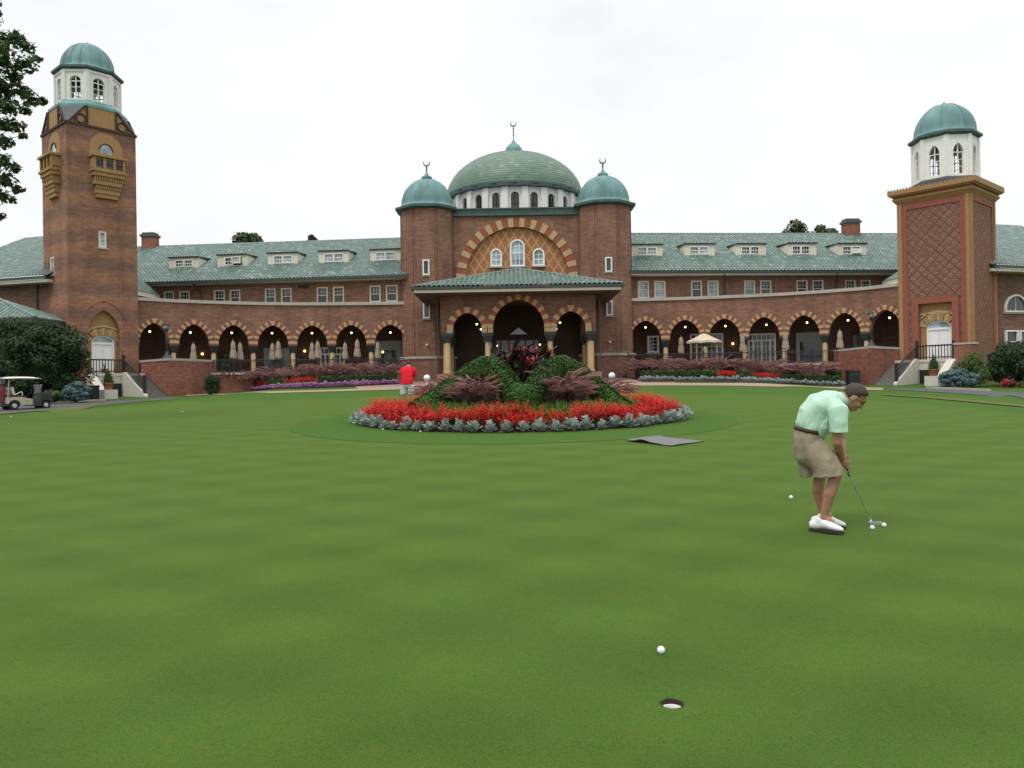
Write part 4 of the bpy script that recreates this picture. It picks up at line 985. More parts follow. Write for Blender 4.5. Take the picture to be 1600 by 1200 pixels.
    # upper stages
    if L:
        z2 = FC.hit(163, 171.5)[1]; R4 = ring(S/2); O8 = oring(S/2-.02)
        # octagon corners on the four faces: index so that two lie on each face
        pan = MB(); roof = MB(); tim = MB(); c_ = S/2*math.tan(R(22.5)); s0, s1 = S/2-c_, S/2+c_
        for f in FN:
            pan.poly([f.pt(0, 0, z1), f.pt(S, 0, z1), f.pt(s1, 0.02, z2), f.pt(s0, 0.02, z2)])
            h = .075
            tim.fbox(f, -.05, S+.05, -.09, .03, z1-.06, z1+.10)
            for x in (s0, s1): tim.fbox(f, x-.06, x+.06, -.07, .03, z1+.10, z2-.02)
            for sgn, x0, x1 in ((1, 0, s0), (-1, S, s1)):
                tim.hexa([f.pt(x0, -.08, z1), f.pt(x0+sgn*.16, -.08, z1), f.pt(x0+sgn*.16, .02, z1), f.pt(x0, .02, z1), f.pt(x1-sgn*.16, -.08, z2), f.pt(x1, -.08, z2), f.pt(x1, .02, z2), f.pt(x1-sgn*.16, .02, z2)])
                rr = .30; cx_, cz_ = x0+sgn*(s0-.40), z1+.10+rr+.04
                pts = [f.pt(cx_+rr*math.cos(2*math.pi*k/20), -.045, cz_+rr*math.sin(2*math.pi*k/20)) for k in range(21)]; tim.path(pts, .05, 5)
                tim.fbox(f, min(x0+sgn*.5, x0+sgn*.56), max(x0+sgn*.5, x0+sgn*.56), -.06, .03, z1+.1, z1+.1+(z2-z1)*.33)
        for i in range(4):
            fa, fb_ = FN[i-1], FN[i]
            roof.poly([fb_.pt(0, 0, z1+.02), fb_.pt(s0, -.01, z2), fa.pt(s1, -.01, z2)])
        pan.prism([ctr+(q_-ctr)*.9 for q_ in ring(S/2*.8)], z1-.2, z2-.3)
        pan.build('gable_panel', M['ochre'], o); roof.build('broach', M['slate'], o); tim.build('timber_frame', M['timber'], o)
        z3 = FC.hit(140, 155, .15)[1]; zl1 = FC.hit(140, 107.5, .15)[1]; zdt = P(140, 70, 56.7).z; rl = 1.90; rs = S/2+.02; rdome = 1.72; zdb = zl1+.45; asp = .72
        mb = MB(); mb.prism(oring(rs), z2-.02, z2+.16); mb.prism(oring(rs), z2+.16, z3, ring2=oring(rl+.06)); mb.build('skirt_roof', M['copper'], o)
        # bay windows hung on two faces
        for f, um_, w_ in ((FC, FC.hit(165.5, 260)[0], 1.28), (FS, FS.hit(71, 265, -.6)[0], 1.28)):
            zb1 = FC.hit(167, 247)[1]; zb0 = FC.hit(167, 272)[1]; zb2 = FC.hit(165, 311)[1]; hw2 = w_*.82
            mb = MB(); pr = .62
            zA, zBt = zb0+.12, zb1-.16
            for k in range(4):
                x = um_-hw2+(2*hw2-.16)*k/3; mb.fbox(f, x, x+.16, -pr, -.0, zA, zBt)
            mb.fbox(f, um_-hw2, um_+hw2, -pr+.1, 0, zA, zA+.14); mb.fbox(f, um_-hw2, um_+hw2, -pr+.1, 0, zBt-.12, zBt)
            mb.fbox(f, um_-hw2-.10, um_+hw2+.10, -pr-.12, 0, zb1-.16, zb1); mb.fbox(f, um_-hw2-.07, um_+hw2+.07, -pr-.08, 0, zb0-.05, zb0+.12)
            bay = mb.build('bay_window', M['ochre'], o)
            g = MB(); g.fbox(f, um_-hw2+.05, um_+hw2-.05, -pr+.14, -.02, zA+.1, zBt-.1); g.build('pane', M['glass'], bay)
            mt_ = MB()
            for k in range(3):
                x0 = um_-hw2+.16+(2*hw2-.16)*k/3; x1 = x0+(2*hw2-.16)/3-.16
                mt_.fbox(f, (x0+x1)/2-.02, (x0+x1)/2+.02, -pr+.10, -pr+.13, zA+.14, zBt-.12); mt_.fbox(f, x0, x1, -pr+.10, -pr+.13, (zA+zBt)/2-.02, (zA+zBt)/2+.02)
            mt_.build('mullions', M['timber'], bay)
            cb = MB(); nst = 6
            for k in range(nst):
                t0 = k/nst; zz1 = zb0-.05-(zb0-.05-zb2)*t0; zz0 = zb0-.05-(zb0-.05-zb2)*(k+1)/nst; ww = hw2*(1-.36*t0)-.02; pp = pr*(1-.68*t0)-.02
                if k in (1, 3):
                    cb.fbox(f, um_-ww+.08, um_+ww-.08, -pp+.09, 0, zz0, zz1-.002); nb = 13
                    for j in range(nb): x = um_-ww+.03+(2*ww-.14)*j/(nb-1); cb.fbox(f, x, x+.08, -pp, -pp+.088, zz0+.01, zz1-.03)
                else: cb.fbox(f, um_-ww, um_+ww, -pp, 0, zz0, zz1-.002)
            cb.build('corbel', M['ochre'], bay)
            # ochre arch with a small round-headed opening above the bay
            am = MB(); ra = 1.12; zs_ = FC.hit(165, 229)[1]-.25; ar = [(um_+ra*math.cos(math.pi*(1-k/20)), zs_+ra*math.sin(math.pi*(1-k/20))) for k in range(21)]
            r2 = .40; a2 = [(um_+r2*math.cos(math.pi*(1-k/20)), zs_-.05+r2*math.sin(math.pi*(1-k/20))) for k in range(21)]
            am.fpoly(f, [(um_-ra, zb1-.02)]+ar+[(um_+ra, zb1-.02)], -.05, .02); ao = am.build('ochre_arch', M['ochre'], o)
            bm_ = MB(); bm_.fpoly(f, [(um_-r2, zb1)]+a2+[(um_+r2, zb1)], -.065, -.051); bm_.build('opening', M['glassblue'] , ao)
            rm = MB()
            for k in range(20): rm.fpoly(f, [a2[k], a2[k+1], (um_+(a2[k+1][0]-um_)*1.16, zs_-.05+(a2[k+1][1]-zs_+.05)*1.16), (um_+(a2[k][0]-um_)*1.16, zs_-.05+(a2[k][1]-zs_+.05)*1.16)], -.12, -.05)
            rm.build('opening_rim', M['timber'], ao)
    else:
        zc1 = FC.hit(1517, 276, -.5)[1]; cm = MB(); h = (zc1-z1)
        for k, (a_, b_, r0, r1) in enumerate(((0, .30, .06, .28), (.30, .42, .30, .30), (.42, .58, .25, .25), (.58, .70, .38, .46), (.70, 1.0, .52, .52))):
            cm.prism(ring(S/2+r0), z1+h*a_, z1+h*b_-.002, ring2=ring(S/2+r1), mi=1 if k == 2 else 0)
        for f in FN:
            for i in range(27):
                x = -.5+(S+1.0)*i/27; cm.fbox(f, x, x+.10, -.52, -.44, zc1-.001, zc1+.09)
        cm.build('cornice', [M['ochre'], M['redborder']], o)
        z3 = FC.hit(1479, 273.5, .1)[1]; zl1 = FC.hit(1479, 208, .1)[1]; zdt = P(1480, 165, 56).z; rl = 1.90; rdome = 1.93; zdb = zl1+.62; asp = .66
        cm = MB(); cm.prism(oring(rl+.2), zc1-.3, z3-.15); cm.prism(oring(rl+.2), z3-.15, z3, ring2=oring(rl+.05)); cm.build('lantern_base', M['slate'], o)
    # lantern
    lw = MB(); hf = rl*math.tan(R(22.5)); H = zl1-z3; lanw = []
    for i in range(8):
        a_ = R(45*i); nn = FC.u*math.cos(a_)+FC.d*math.sin(a_); pos = ctr+nn*rl; f = Fr((pos.x, pos.y), (-nn.y, nn.x))
        wa = .34 if not L else .37; zs_ = z3+H*.06
        rise = .62 if not L else .34; A = [(-wa, zs_)]+arch_pts(0, wa, z3+H*.80-rise, rise, 8)+[(wa, zs_)]
        lw.farch(f, -hf, hf, zs_, zl1, [A], .28); lw.fbox(f, -hf, hf, 0, .28, z3-.05, zs_)
        lw.fbox(f, -hf-.02, -hf+.15, -.08, .0, z3, zl1); lw.fbox(f, hf-.15, hf+.02, -.075, .0, z3, zl1)
        if L: lw.fbox(f, -hf+.15, hf-.15, -.06, 0, zl1-.16, zl1)
        w_ = MB(); zt2 = z3+H*.80
        w_.fbox(f, -.03, .03, .1, .16, zs_, zt2-.03); w_.fbox(f, -wa, wa, .1, .16, z3+H*.80-rise-.03, z3+H*.80-rise+.03)
        for k in range(1, 3): w_.fbox(f, -wa, wa, .11, .15, zs_+(z3+H*.80-rise-zs_)*k/3-.018, zs_+(z3+H*.80-rise-zs_)*k/3+.018)
        for x in (-wa, wa-.04): w_.fbox(f, x, x+.04, .09, .17, zs_, z3+H*.80-rise)
        lanw.append(w_)
    lo = lw.build('lantern', M['white'] if not L else M['lantern'], o)
    for w_ in lanw: w_.build('window', M['white'], lo)
    em = MB(); em.prism(oring(rl+.05), zl1, zl1+.12, ring2=oring(rl+(.20 if L else .22))); em.prism(oring(rl+(.22 if L else .25)), zl1+.12, zl1+.26); em.build('eave', M['copperdark'], o)
    dm = MB(); dh = zdt-zl1-.26; prof = [(rl+(.20 if L else .23), 0), (rdome+.08, .18), (rdome, .30)]+[(rdome*math.cos(t), .30+(dh-.30)*math.sin(t)) for t in [math.pi/2*k/12 for k in range(1, 12)]]+[(.12, dh), (.10, dh+.12), (0, dh+.2)]
    dm.lathe(prof, (ctr.x, ctr.y, zl1+.26), 32)
    for i in range(16 if L else 8):
        t = 2*math.pi*i/(16 if L else 8)+.2; pts = [Vector((ctr.x+(r_+.01)*math.cos(t), ctr.y+(r_+.01)*math.sin(t), zl1+.26+z_)) for r_, z_ in prof[2:-3]]; dm.path(pts, .03, 4)
    dm.build('dome', M['copper'], o)
    # ---------------- door stair
    sd = 'left' if L else 'right'
    st = thing('entrance_stair', 'pale concrete stair and landing at the white door of the %s tower' % sd, 'stairs', FC.pt(U(2.3), -2, 1.4))
    gz = G(*FC.pt(U(3.5), -5, 0).xy)
    mb = MB(); fb(mb, .55, 4.35, -1.5, -.02, 1.0, 2.86); fb(mb, .5, 4.35, -1.56, -.02, 2.86, 3.04); mb.build('landing', M['concrete'], st)
    mb = MB(); nr = 10
    for k in range(nr-1):
        z = 3.04-(3.04-gz)*(k+1)/nr; fb(mb, 3.02, 4.36, -1.5-.36*(k+1), -1.5-.36*k-(.0 if k else .06), 1.0, z)
    mb.build('steps', M['step'], st)
    mb = MB(); prof_ = [(1.56, 1.0), (5.0, 1.0), (5.0, gz+.12), (4.8, gz+.25), (1.9, 3.10), (1.56, 3.10)]
    vs = [FC.pt(U(2.78), -a_, b_) for a_, b_ in prof_]+[FC.pt(U(3.0), -a_, b_) for a_, b_ in prof_]; n6 = len(prof_)
    mb.add(vs, [list(range(n6)), [n6+i for i in range(n6)]]+[(i, (i+1) % n6, n6+(i+1) % n6, n6+i) for i in range(n6)]); mb.build('string_wall', M['concrete'], st)
    mb = MB(); prof_ = [(1.4, 1.0), (4.3, 1.0), (4.3, 1.7), (3.7, 1.95), (3.0, 2.35), (2.4, 2.75), (1.9, 2.98), (1.4, 3.05)]; n6 = len(prof_)
    vs = [FC.pt(U(.35), -a_, b_) for a_, b_ in prof_]+[FC.pt(U(.85), -a_, b_) for a_, b_ in prof_]
    mb.add(vs, [list(range(n6)), [n6+i for i in range(n6)]]+[(i, (i+1) % n6, n6+(i+1) % n6, n6+i) for i in range(n6)]); mb.build('cheek_wall', M['concrete'], st)
    mb = MB(); fb(mb, .25, 1.05, -5.1, -4.2, 1.0, 1.92); mb.build('pedestal', M['concrete'], st)
    mb = MB(); fb(mb, 1.9, 2.72, -1.62, -1.505, 1.0, 2.35); wd = mb.build('cellar_door', M['black'], st); mb = MB(); fb(mb, 2.05, 2.12, -1.66, -1.621, 1.2, 2.3); fb(mb, 2.4, 2.45, -1.66, -1.621, 1.2, 2.3); mb.build('bars', M['greeniron'], wd)
    # pier beside the door
    pr = thing('brick_pier', 'brick parapet with stone cap beside the %s tower door' % sd, 'wall', FC.pt(U(.2), -1.3, 1.2))
    mb = MB(); fb(mb, -.75, .49, -1.75, -1.3, 1.0, 3.92); mb.build('wall', M['brick_red'], pr); mb = MB(); fb(mb, -.8, .54, -1.8, -1.25, 3.92, 4.04); mb.build('cap', M['limestone'], pr)
    # railing
    rl_ = thing('stair_railing', 'black iron railing on the landing and steps of the %s tower' % sd, 'railing', FC.pt(U(2), -1.5, 3.04))
    mb = MB(); t = MB(); zr_ = 3.95
    fp = lambda u, w_, z: FC.pt(U(u), -w_, z)
    for z in (zr_, 3.18): mb.tube(fp(.6, 1.45, z), fp(2.88, 1.45, z), .05 if z == zr_ else .03, n=6)
    a_, b_ = fp(2.9, 1.5, zr_), fp(2.9, 4.75, gz+1.15)
    mb.tube(a_, b_, .045, n=6); mb.tube(a_-Vector((0, 0, .75)), b_-Vector((0, 0, .75)), .03, n=6); mb.build('handrail', M['black'], rl_)
    for k in range(1, 12): x = .6+2.28*k/12; t.tube(fp(x, 1.45, 3.05), fp(x, 1.45, zr_), .027, n=6)
    for k in range(1, 22): p_ = a_.lerp(b_, k/22); t.tube(p_-Vector((0, 0, .78)), p_, .018, n=5)
    t.build('balusters', M['black'], rl_)
    for u_, w_, z0_, z1_ in ((.62, 1.45, 3.0, 4.12), (2.9, 1.48, 3.0, 4.2), (2.9, 4.75, gz+.2, gz+1.3)):
        q_ = fp(u_, w_, 0); pm = MB(); pm.box((q_.x, q_.y, (z0_+z1_)/2), (.17, .17, z1_-z0_), rz=math.atan2(FC.u.y, FC.u.x)); pm.ball((q_.x, q_.y, z1_+.06), .11, 10); pm.build('post', M['black'], rl_)
    # bastion
    bs = thing('bastion_wall', 'curved brick planter wall with stone coping carrying a lamp, beside the %s steps' % sd, 'wall', FC.pt(U(5), -4, 1.4))
    A_, B_ = FC.pt(U(4.40), -.7, 0), FC.pt(U(4.40), -5.0, 0); C_ = P(327 if L else 1314, 565, 57.2 if L else 57.0); D_ = C_+Vector((0, 1.2, 0))
    mid = [B_.lerp(C_, t_)+ (Vector((0, -1, 0))*.55*math.sin(math.pi*t_)) for t_ in (.2, .4, .6, .8)]
    poly = [(p_.x, p_.y) for p_ in [A_, B_]+mid+[C_, D_]]
    mb = MB(); mb.prism(poly, .8, 3.82); mb.build('wall', M['brick_red'], bs)
    cx_, cy_ = sum(p_[0] for p_ in poly)/len(poly), sum(p_[1] for p_ in poly)/len(poly); mb = MB(); mb.prism([(cx_+(p_[0]-cx_)*1.03, cy_+(p_[1]-cy_)*1.03) for p_ in poly], 3.82, 3.97); mb.build('coping', M['limestone'], bs)
    # lamp post on it
    lp = P(261 if L else 1362, 557 if L else 539, 54.6); lz = 3.97; top = P(261 if L else 1362, 505 if L else 487, 54.6).z
    lt = thing('lamp_post', 'dark green lamp post standing on the brick planter wall by the %s tower' % sd, 'lamp post', (lp.x, lp.y, lz)); h = top-lz
    mb = MB(); mb.lathe([(.42, 0), (.40, .06), (.26, .14), (.20, .25), (.12, .32), (.10, .5)], (lp.x, lp.y, lz), 16); mb.build('base', M['greeniron'], lt)
    mb = MB(); mb.lathe([(.085, .45), (.075, h*.5), (.06, h-.55)], (lp.x, lp.y, lz), 12); mb.build('pole', M['greeniron'], lt)
    mb = MB(); mb.lathe([(.06, h-.56), (.15, h-.5), (.17, h-.42), (.17, h-.40)], (lp.x, lp.y, lz), 12); mb.lathe([(.21, h-.12), (.2, h-.08), (.08, h-.01), (.02, h+.04)], (lp.x, lp.y, lz), 12)
    for k in range(4): a2 = R(45+90*k); mb.tube((lp.x+.16*math.cos(a2), lp.y+.16*math.sin(a2), lz+h-.42), (lp.x+.19*math.cos(a2), lp.y+.19*math.sin(a2), lz+h-.1), .015, n=5)
    hd = mb.build('lantern', M['greeniron'], lt); mb = MB(); mb.lathe([(.12, h-.40), (.14, h-.12)], (lp.x, lp.y, lz), 12); mb.build('lamp_glass', M['glassblue'], hd)
    return FC, U
FCL, UL = tower('left'); FCR, UR = tower('right')
# ------------------------------------------------------------------ halls beyond the towers
def hall(side):
    L = side == 'left'; sg = -1 if L else 1
    e0 = P(73, 431, 54.8) if L else P(1552, 414, 54.6); e1 = P(-160, 436, 58.5) if L else P(1800, 414, 58.5)
    f = frame2((e1.x, e1.y), (e0.x, e0.y)) if L else frame2((e0.x, e0.y), (e1.x, e1.y)); W = math.hypot(e1.x-e0.x, e1.y-e0.y); ze = e0.z
    o = thing('clubhouse_hall', 'brick hall with broad green hipped roof running off behind the %s tower' % side, 'building', f.pt(W/2, 3, 1.4))
    run = 11.0; rise = 5.4; sv = (f.d*run+Vector((0, 0, rise))).normalized(); T = math.hypot(run, rise)
    cut = (lambda x: T*min(1, max(.004, (W-x)/8+.45))) if L else (lambda x: T*min(1, max(.004, x/8+.45)))
    mb = MB(); tile_roof(mb, f.pt(0, 0, ze), f.u, sv, W, cut, amp=.085, per=6); rf = mb.build('roof', M['tile'], o); set_uv(rf, (0, 0, 0), f.u, sv)
    mb = MB(); mb.fbox(f, 0, W, -.12, 0, ze-.18, ze+.01); mb.build('gutter', M['gutter'], o)
    mb = MB(); mb.fbox(f, 0, W, .02, 1.0, ze-.40, ze-.19); mb.build('soffit', M['cream'], o)
    wins = []
    if not L:
        u0, z0 = f.hit(1568, 488, .9); u1, _ = f.hit(1604, 488, .9); wins = [(u0, u1, z0)]
    mb = MB(); mb.fbox(f, 0.3, W-.3, .9, 10, .8, ze-.41)
    mb.build('wall', M['brick_dark'], o)
    if not L:
        f9 = f.shift(0, .9); zt_ = f.hit(1585, 464, .9)[1]
        for k in range(3):
            a_ = wins[0][0]+k*3.1; window(f9, a_, a_+2.0, wins[0][2], wins[0][2]+1.25, o, d=-.06, cols=2, rows=1, fw=.12, arched=True, frame='cream'); 
        u0, z0 = f.hit(1569, 532, .9); _, z1 = f.hit(1569, 516, .9)
        for k in range(5): window(f9, u0+k*1.25, u0+k*1.25+1.1, z1-1.6, z1, o, d=-.06, cols=1, rows=2, fw=.1, frame='white')
    else:
        u, _ = f.hit(57, 460, .8); mb = MB(); mb.tube(f.pt(u, .82, ze-.4), f.pt(u, .82, 2), .07, n=8); mb.build('downpipe', M['gutter'], o)
    # low link roof seen between the tower and the wing
    A = P(204, 424, 61.5) if L else P(1420, 414, 61); B = P(250, 461.5, 65.0) if L else P(1378, 440.5, 65.2); C = P(204, 452, 59.2) if L else P(1420, 431, 58.8)
    lk_ = thing('link_roof', 'small green tiled roof slope tucked between %s tower and wing' % side, 'roof', A)
    uu = (B-C).normalized() if L else (C-B).normalized(); nrm_ = (B-C).cross(A-C).normalized(); s_ = nrm_.cross(uu).normalized(); s_ = s_ if s_.z > 0 else -s_
    base = C if L else B; Wk = (B-C).length; hA = (A-base).dot(s_); xa = (A-base).dot(uu)
    mb = MB(); tile_roof(mb, base, uu, s_, Wk, lambda x: max(.004, hA*(1-(x-max(0, xa))/(Wk-max(0, xa)) if x > xa else 1) if L else hA*min(1, x/max(.1, xa))), amp=.04, courses=False); mb.build('slope', M['tile'], lk_)
    mb = MB(); d_ = Vector((0, 0, -1)); mb.poly([C+d_*.02, B+d_*.02, B+d_*.28, C+d_*.28]); mb.poly([C+d_*.28, B+d_*.28, B+d_*.30+Vector((0, .8, 0)), C+d_*.30+Vector((0, .8, 0))]); mb.build('fascia', M['cream'], lk_)
hall('left'); hall('right')
def pavilion():
    e = P(55, 496.5, 50.5); o = thing('garden_pavilion', 'low green tiled pavilion roof behind the dark yew', 'building', (e.x-5, 51, 1.4)); ze = e.z
    f = Fr((e.x-12, 50.5), (1, 0)); ap_ = P(-6, 466, 53.4); rise = ap_.z-ze; hw_ = e.x-ap_.x; sv = Vector((0, 2.9, rise)).normalized(); T = math.hypot(2.9, rise)
    mb = MB(); tile_roof(mb, f.pt(0, 0, ze), f.u, sv, 12, lambda x: T*max(.004, min(1, (12-x)/hw_)), amp=.085, courses=False); rf = mb.build('roof', M['tile'], o); set_uv(rf, (0, 0, 0), f.u, sv)
    s2 = Vector((-hw_, 0, rise)).normalized(); mb = MB(); tile_roof(mb, f.pt(12, 0, ze), Vector((0, 1, 0)), s2, 5.8, lambda x: math.hypot(hw_, rise)*max(.004, min(1, x/2.9, (5.8-x)/2.9)), amp=.085, courses=False); q = mb.build('end_roof', M['tile'], o); set_uv(q, (0, 0, 0), (0, 1, 0), s2)
    mb = MB(); mb.tube(f.pt(12, 0, ze+.05), ap_+Vector((0, 0, .06)), .1); mb.build('ridge_tiles', M['tile'], o)
    mb = MB(); mb.fbox(f, 0, 12, .0, 5.8, ze-.3, ze-.02); mb.build('fascia', M['gutter'], o); mb = MB(); mb.fbox(f, 0, 11, 1.0, 5, .8, ze-.3); mb.build('wall', M['brick_dark'], o)
pavilion()
# ------------------------------------------------------------------ foliage builders
def leafcloud(blobs, size, aspect=.55, up=.35, shell=.55, jit=.4):
    """leaf-sized kites through the volume of many clumps; blobs: (centre, (rx, ry, rz), count)"""
    VS = []; 
    for c, r, n in blobs:
        d = rng.normal(size=(n, 3)); d /= np.linalg.norm(d, axis=1)[:, None]
        rad = 1-shell*rng.random(n)**1.6
        p = np.array(c)+d*np.array(r)*rad[:, None]
        nn = d*(1-up)+np.array([0, 0, 1])*up+rng.normal(size=(n, 3))*jit; nn /= np.linalg.norm(nn, axis=1)[:, None]
        t = rng.normal(size=(n, 3)); t -= nn*(t*nn).sum(1)[:, None]; t /= np.linalg.norm(t, axis=1)[:, None]
        b = np.cross(nn, t); s = size*(.6+.8*rng.random(n))[:, None]
        q = np.stack([p-t*s*.5, p+b*s*aspect*.5-t*s*.05, p+t*s*.5-nn*s*.12, p-b*s*aspect*.5-t*s*.05], 1)
        VS.append(q.reshape(-1, 3))
    V = np.concatenate(VS); Q = np.arange(len(V)).reshape(-1, 4); return V, Q
def clumps(c, r, k, cr, n, flat=1.0, low=-.3):
    out = []
    for i in range(k):
        for _ in range(50):
            d = Vector((random.gauss(0, 1), random.gauss(0, 1), random.gauss(0, 1))).normalized()
            if d.z > low: break
        f = random.uniform(.45, .92); q = (c[0]+d.x*r[0]*f, c[1]+d.y*r[1]*f, c[2]+d.z*r[2]*f); s = cr*random.uniform(.65, 1.25)
        out.append((q, (s, s, s*flat), n))
    return out
def lump(c, r, n=14, amp=.15):
    mb = MB(); mb.ball(c, 1, n, sz=r); out = []
    for v in mb.v:
        d = Vector(v)-Vector(c); k = 1+amp*(math.sin(d.x*4.1+1.3)*math.cos(d.y*3.7)+math.sin(d.z*5.3+d.x*2.2))*.5; out.append(tuple(Vector(c)+d*k))
    mb.v = out; return mb
def bush(name, label, cat, c, r, size, m, k=26, cr=.45, n=160, group=None, core='leafcore', flat=.8, aspect=.55):
    o = thing(name, label, cat, (c[0], c[1], c[2]), group)
    cc = (c[0], c[1], c[2]+r[2]*.45); rr = (r[0]*.82, r[1]*.82, r[2]*.5)
    V, Q = leafcloud(clumps((c[0], c[1], c[2]+r[2]*.46), (r[0]-cr*.55, r[1]-cr*.55, r[2]*.56-cr*.3), k, cr, n, flat, -.75), size, aspect)
    V[:, 2] = np.maximum(V[:, 2], c[2]-.1); npmesh('foliage', V, Q, M[m], o)
    lump(cc, (rr[0]*.72, rr[1]*.72, rr[2]*.78)).build('branches', M[core], o)  # solid lump standing for the dark inside of the bush
    return o
M['leafcore'] = mat('foliage_core_shade', (.018, .026, .012), .9, .3, 5)  # for solid cores; the shade inside foliage is put into this colour
M['yew'] = leafmat('yew_leaf', (.016, .036, .014), (.045, .085, .028), tr=.1)
M['box'] = leafmat('boxwood_leaf', (.025, .075, .012), (.07, .16, .025), tr=.15)
M['hedge'] = leafmat('hedge_leaf', (.022, .068, .012), (.075, .165, .026), tr=.15, cs=2.2)
M['spruce'] = leafmat('blue_spruce_needle', (.055, .10, .105), (.14, .21, .215), tr=.05)
M['lime'] = leafmat('pale_shrub_leaf', (.06, .11, .025), (.14, .21, .06), tr=.2)
M['oak'] = leafmat('tree_leaf', (.035, .065, .022), (.085, .14, .045), tr=.3)
M['oakfar'] = leafmat('far_tree_leaf', (.05, .085, .035), (.11, .16, .07), tr=.2)
M['silver'] = leafmat('silver_leaf', (.30, .35, .31), (.50, .56, .52), .8, .1, spec=.1)
M['red'] = leafmat('red_salvia_flower', (.50, .010, .009), (.72, .026, .014), .6, .08)
M['redleaf'] = leafmat('salvia_leaf', (.03, .08, .015), (.07, .15, .03), tr=.15)
M['magenta'] = leafmat('magenta_petunia', (.34, .045, .33), (.60, .16, .56), .6, .15)
M['liriope'] = leafmat('border_grass_blade', (.045, .125, .012), (.10, .22, .025), tr=.2)
M['fount'] = leafmat('purple_grass_blade', (.020, .012, .014), (.060, .034, .032), .6, .1)
M['plume'] = leafmat('grass_plume', (.34, .17, .17), (.60, .40, .36), .8, .2)
M['canna'] = leafmat('bronze_canna_leaf', (.035, .02, .018), (.075, .04, .03), .35, .1)
M['cannared'] = leafmat('canna_flower', (.36, .02, .035), (.60, .08, .09), .5, .2)
M['palm'] = leafmat('palm_leaf', (.06, .11, .02), (.16, .22, .05), .45, .2)
def blades(n, L, lean, w, curve=.5, seg=4, spread=.1, droop=1.0, tip=.15):
    """arching blades from the origin; returns vertices, quads"""
    VS = []; QS = []; k = 0
    for i in range(n):
        a = random.uniform(0, 2*math.pi); l = L*random.uniform(.65, 1.1); ln = lean*random.uniform(.3, 1.15); r0 = spread*math.sqrt(random.random()); a0 = random.uniform(0, 2*math.pi)
        p = Vector((r0*math.cos(a0), r0*math.sin(a0), 0)); side = Vector((-math.sin(a), math.cos(a), 0)); el = math.pi/2-ln*.35
        for s in range(seg+1):
            ww = w*(1-(1-tip)*s/seg)*(.7 if s == 0 else 1); VS += [p-side*ww/2, p+side*ww/2]
            if s < seg:
                d = Vector((math.cos(a)*math.cos(el), math.sin(a)*math.cos(el), math.sin(el))); p = p+d*(l/seg); el -= ln*curve*droop*(.6+.5*s)/seg*1.6
        QS += [(k+2*s, k+2*s+1, k+2*s+3, k+2*s+2) for s in range(seg)]; k += 2*(seg+1)
    return np.array([tuple(v) for v in VS]), np.array(QS)
def plumes(n, L, lean, spread):
    """foxtail plumes on arching stems"""
    VS = []; QS = []; k = 0
    def quad(a, b, c, d):
        nonlocal k; VS.extend([a, b, c, d]); QS.append((k, k+1, k+2, k+3)); k += 4
    for i in range(n):
        a = random.uniform(0, 2*math.pi); l = L*random.uniform(.8, 1.15); el = math.pi/2-lean*random.uniform(.1, .5); r0 = spread*math.sqrt(random.random()); a0 = random.uniform(0, 6.28)
        p = Vector((r0*math.cos(a0), r0*math.sin(a0), 0)); side = Vector((-math.sin(a), math.cos(a), 0)); seg = 7
        for s in range(seg):
            d = Vector((math.cos(a)*math.cos(el), math.sin(a)*math.cos(el), math.sin(el))); q = p+d*(l/seg); upv = side.cross(d)
            if s < 4: quad(p-side*.004, p+side*.004, q+side*.004, q-side*.004)
            else:
                w0, w1 = (.012, .022, .018)[s-4], (.022, .018, .003)[s-4]
                for e in (side, upv, (side+upv)*.7, (side-upv)*.7): quad(p-e*w0, p+e*w0, q+e*w1, q-e*w1)
            p = q; el -= lean*random.uniform(.2, .36)
    return np.array([tuple(v) for v in VS]), np.array(QS)
def fount_proto(i, L=1.0, up=False):
    o = thing('fountain_grass', 'purple fountain grass clump', 'ornamental grass'); tag(o, kind='thing')
    V, Q = blades(210 if up else 230, L*.85, .62 if up else 1.0, .008, spread=.13); npmesh('blades', V, Q, M['fount'], o, True)
    V, Q = plumes(42 if up else 60, L*1.45, .78 if up else .85, .13); npmesh('plumes', V, Q, M['plume'], o, True); return o
used = {}
def put(proto, key, loc, rz=0, sc=1, label=None, group=None):
    if key not in used:
        used[key] = 1; proto.location = loc; proto.rotation_euler.z = rz; proto.scale = (sc,)*3
        if label: proto['label'] = label
        if group: proto['group'] = group
        return proto
    return copy_tree(proto, loc, rz, sc, label, None, group)
# ------------------------------------------------------------------ the round island bed
def mound(r): return .50*(1-ss(.8, 4.55, r))+.03
def BG(x, y): return G(x, y)+mound(math.hypot(x-BED.x, y-BED.y))
n_, m_ = 64, 16
V = [(BED.x, BED.y, BG(*BED))]; Q = []
for j in range(1, m_+1):
    for i in range(n_):
        t = 2*math.pi*i/n_; r = BR*j/m_; x, y = BED.x+r*math.cos(t), BED.y+r*math.sin(t); V.append((x, y, BG(x, y) if j < m_ else G(x, y)-.05))
T3 = []
for j in range(1, m_):
    for i in range(n_): Q.append((1+(j-1)*n_+i, 1+(j-1)*n_+(i+1) % n_, 1+j*n_+(i+1) % n_, 1+j*n_+i))
for i in range(n_): Q.append((0, 1+i, 1+(i+1) % n_, 0))
mb = MB(); mb.add(V, [q if q[0] != 0 else q[:3] for q in Q], 0, True); tag(mb.build('island_bed', M['soil']), kind='structure')
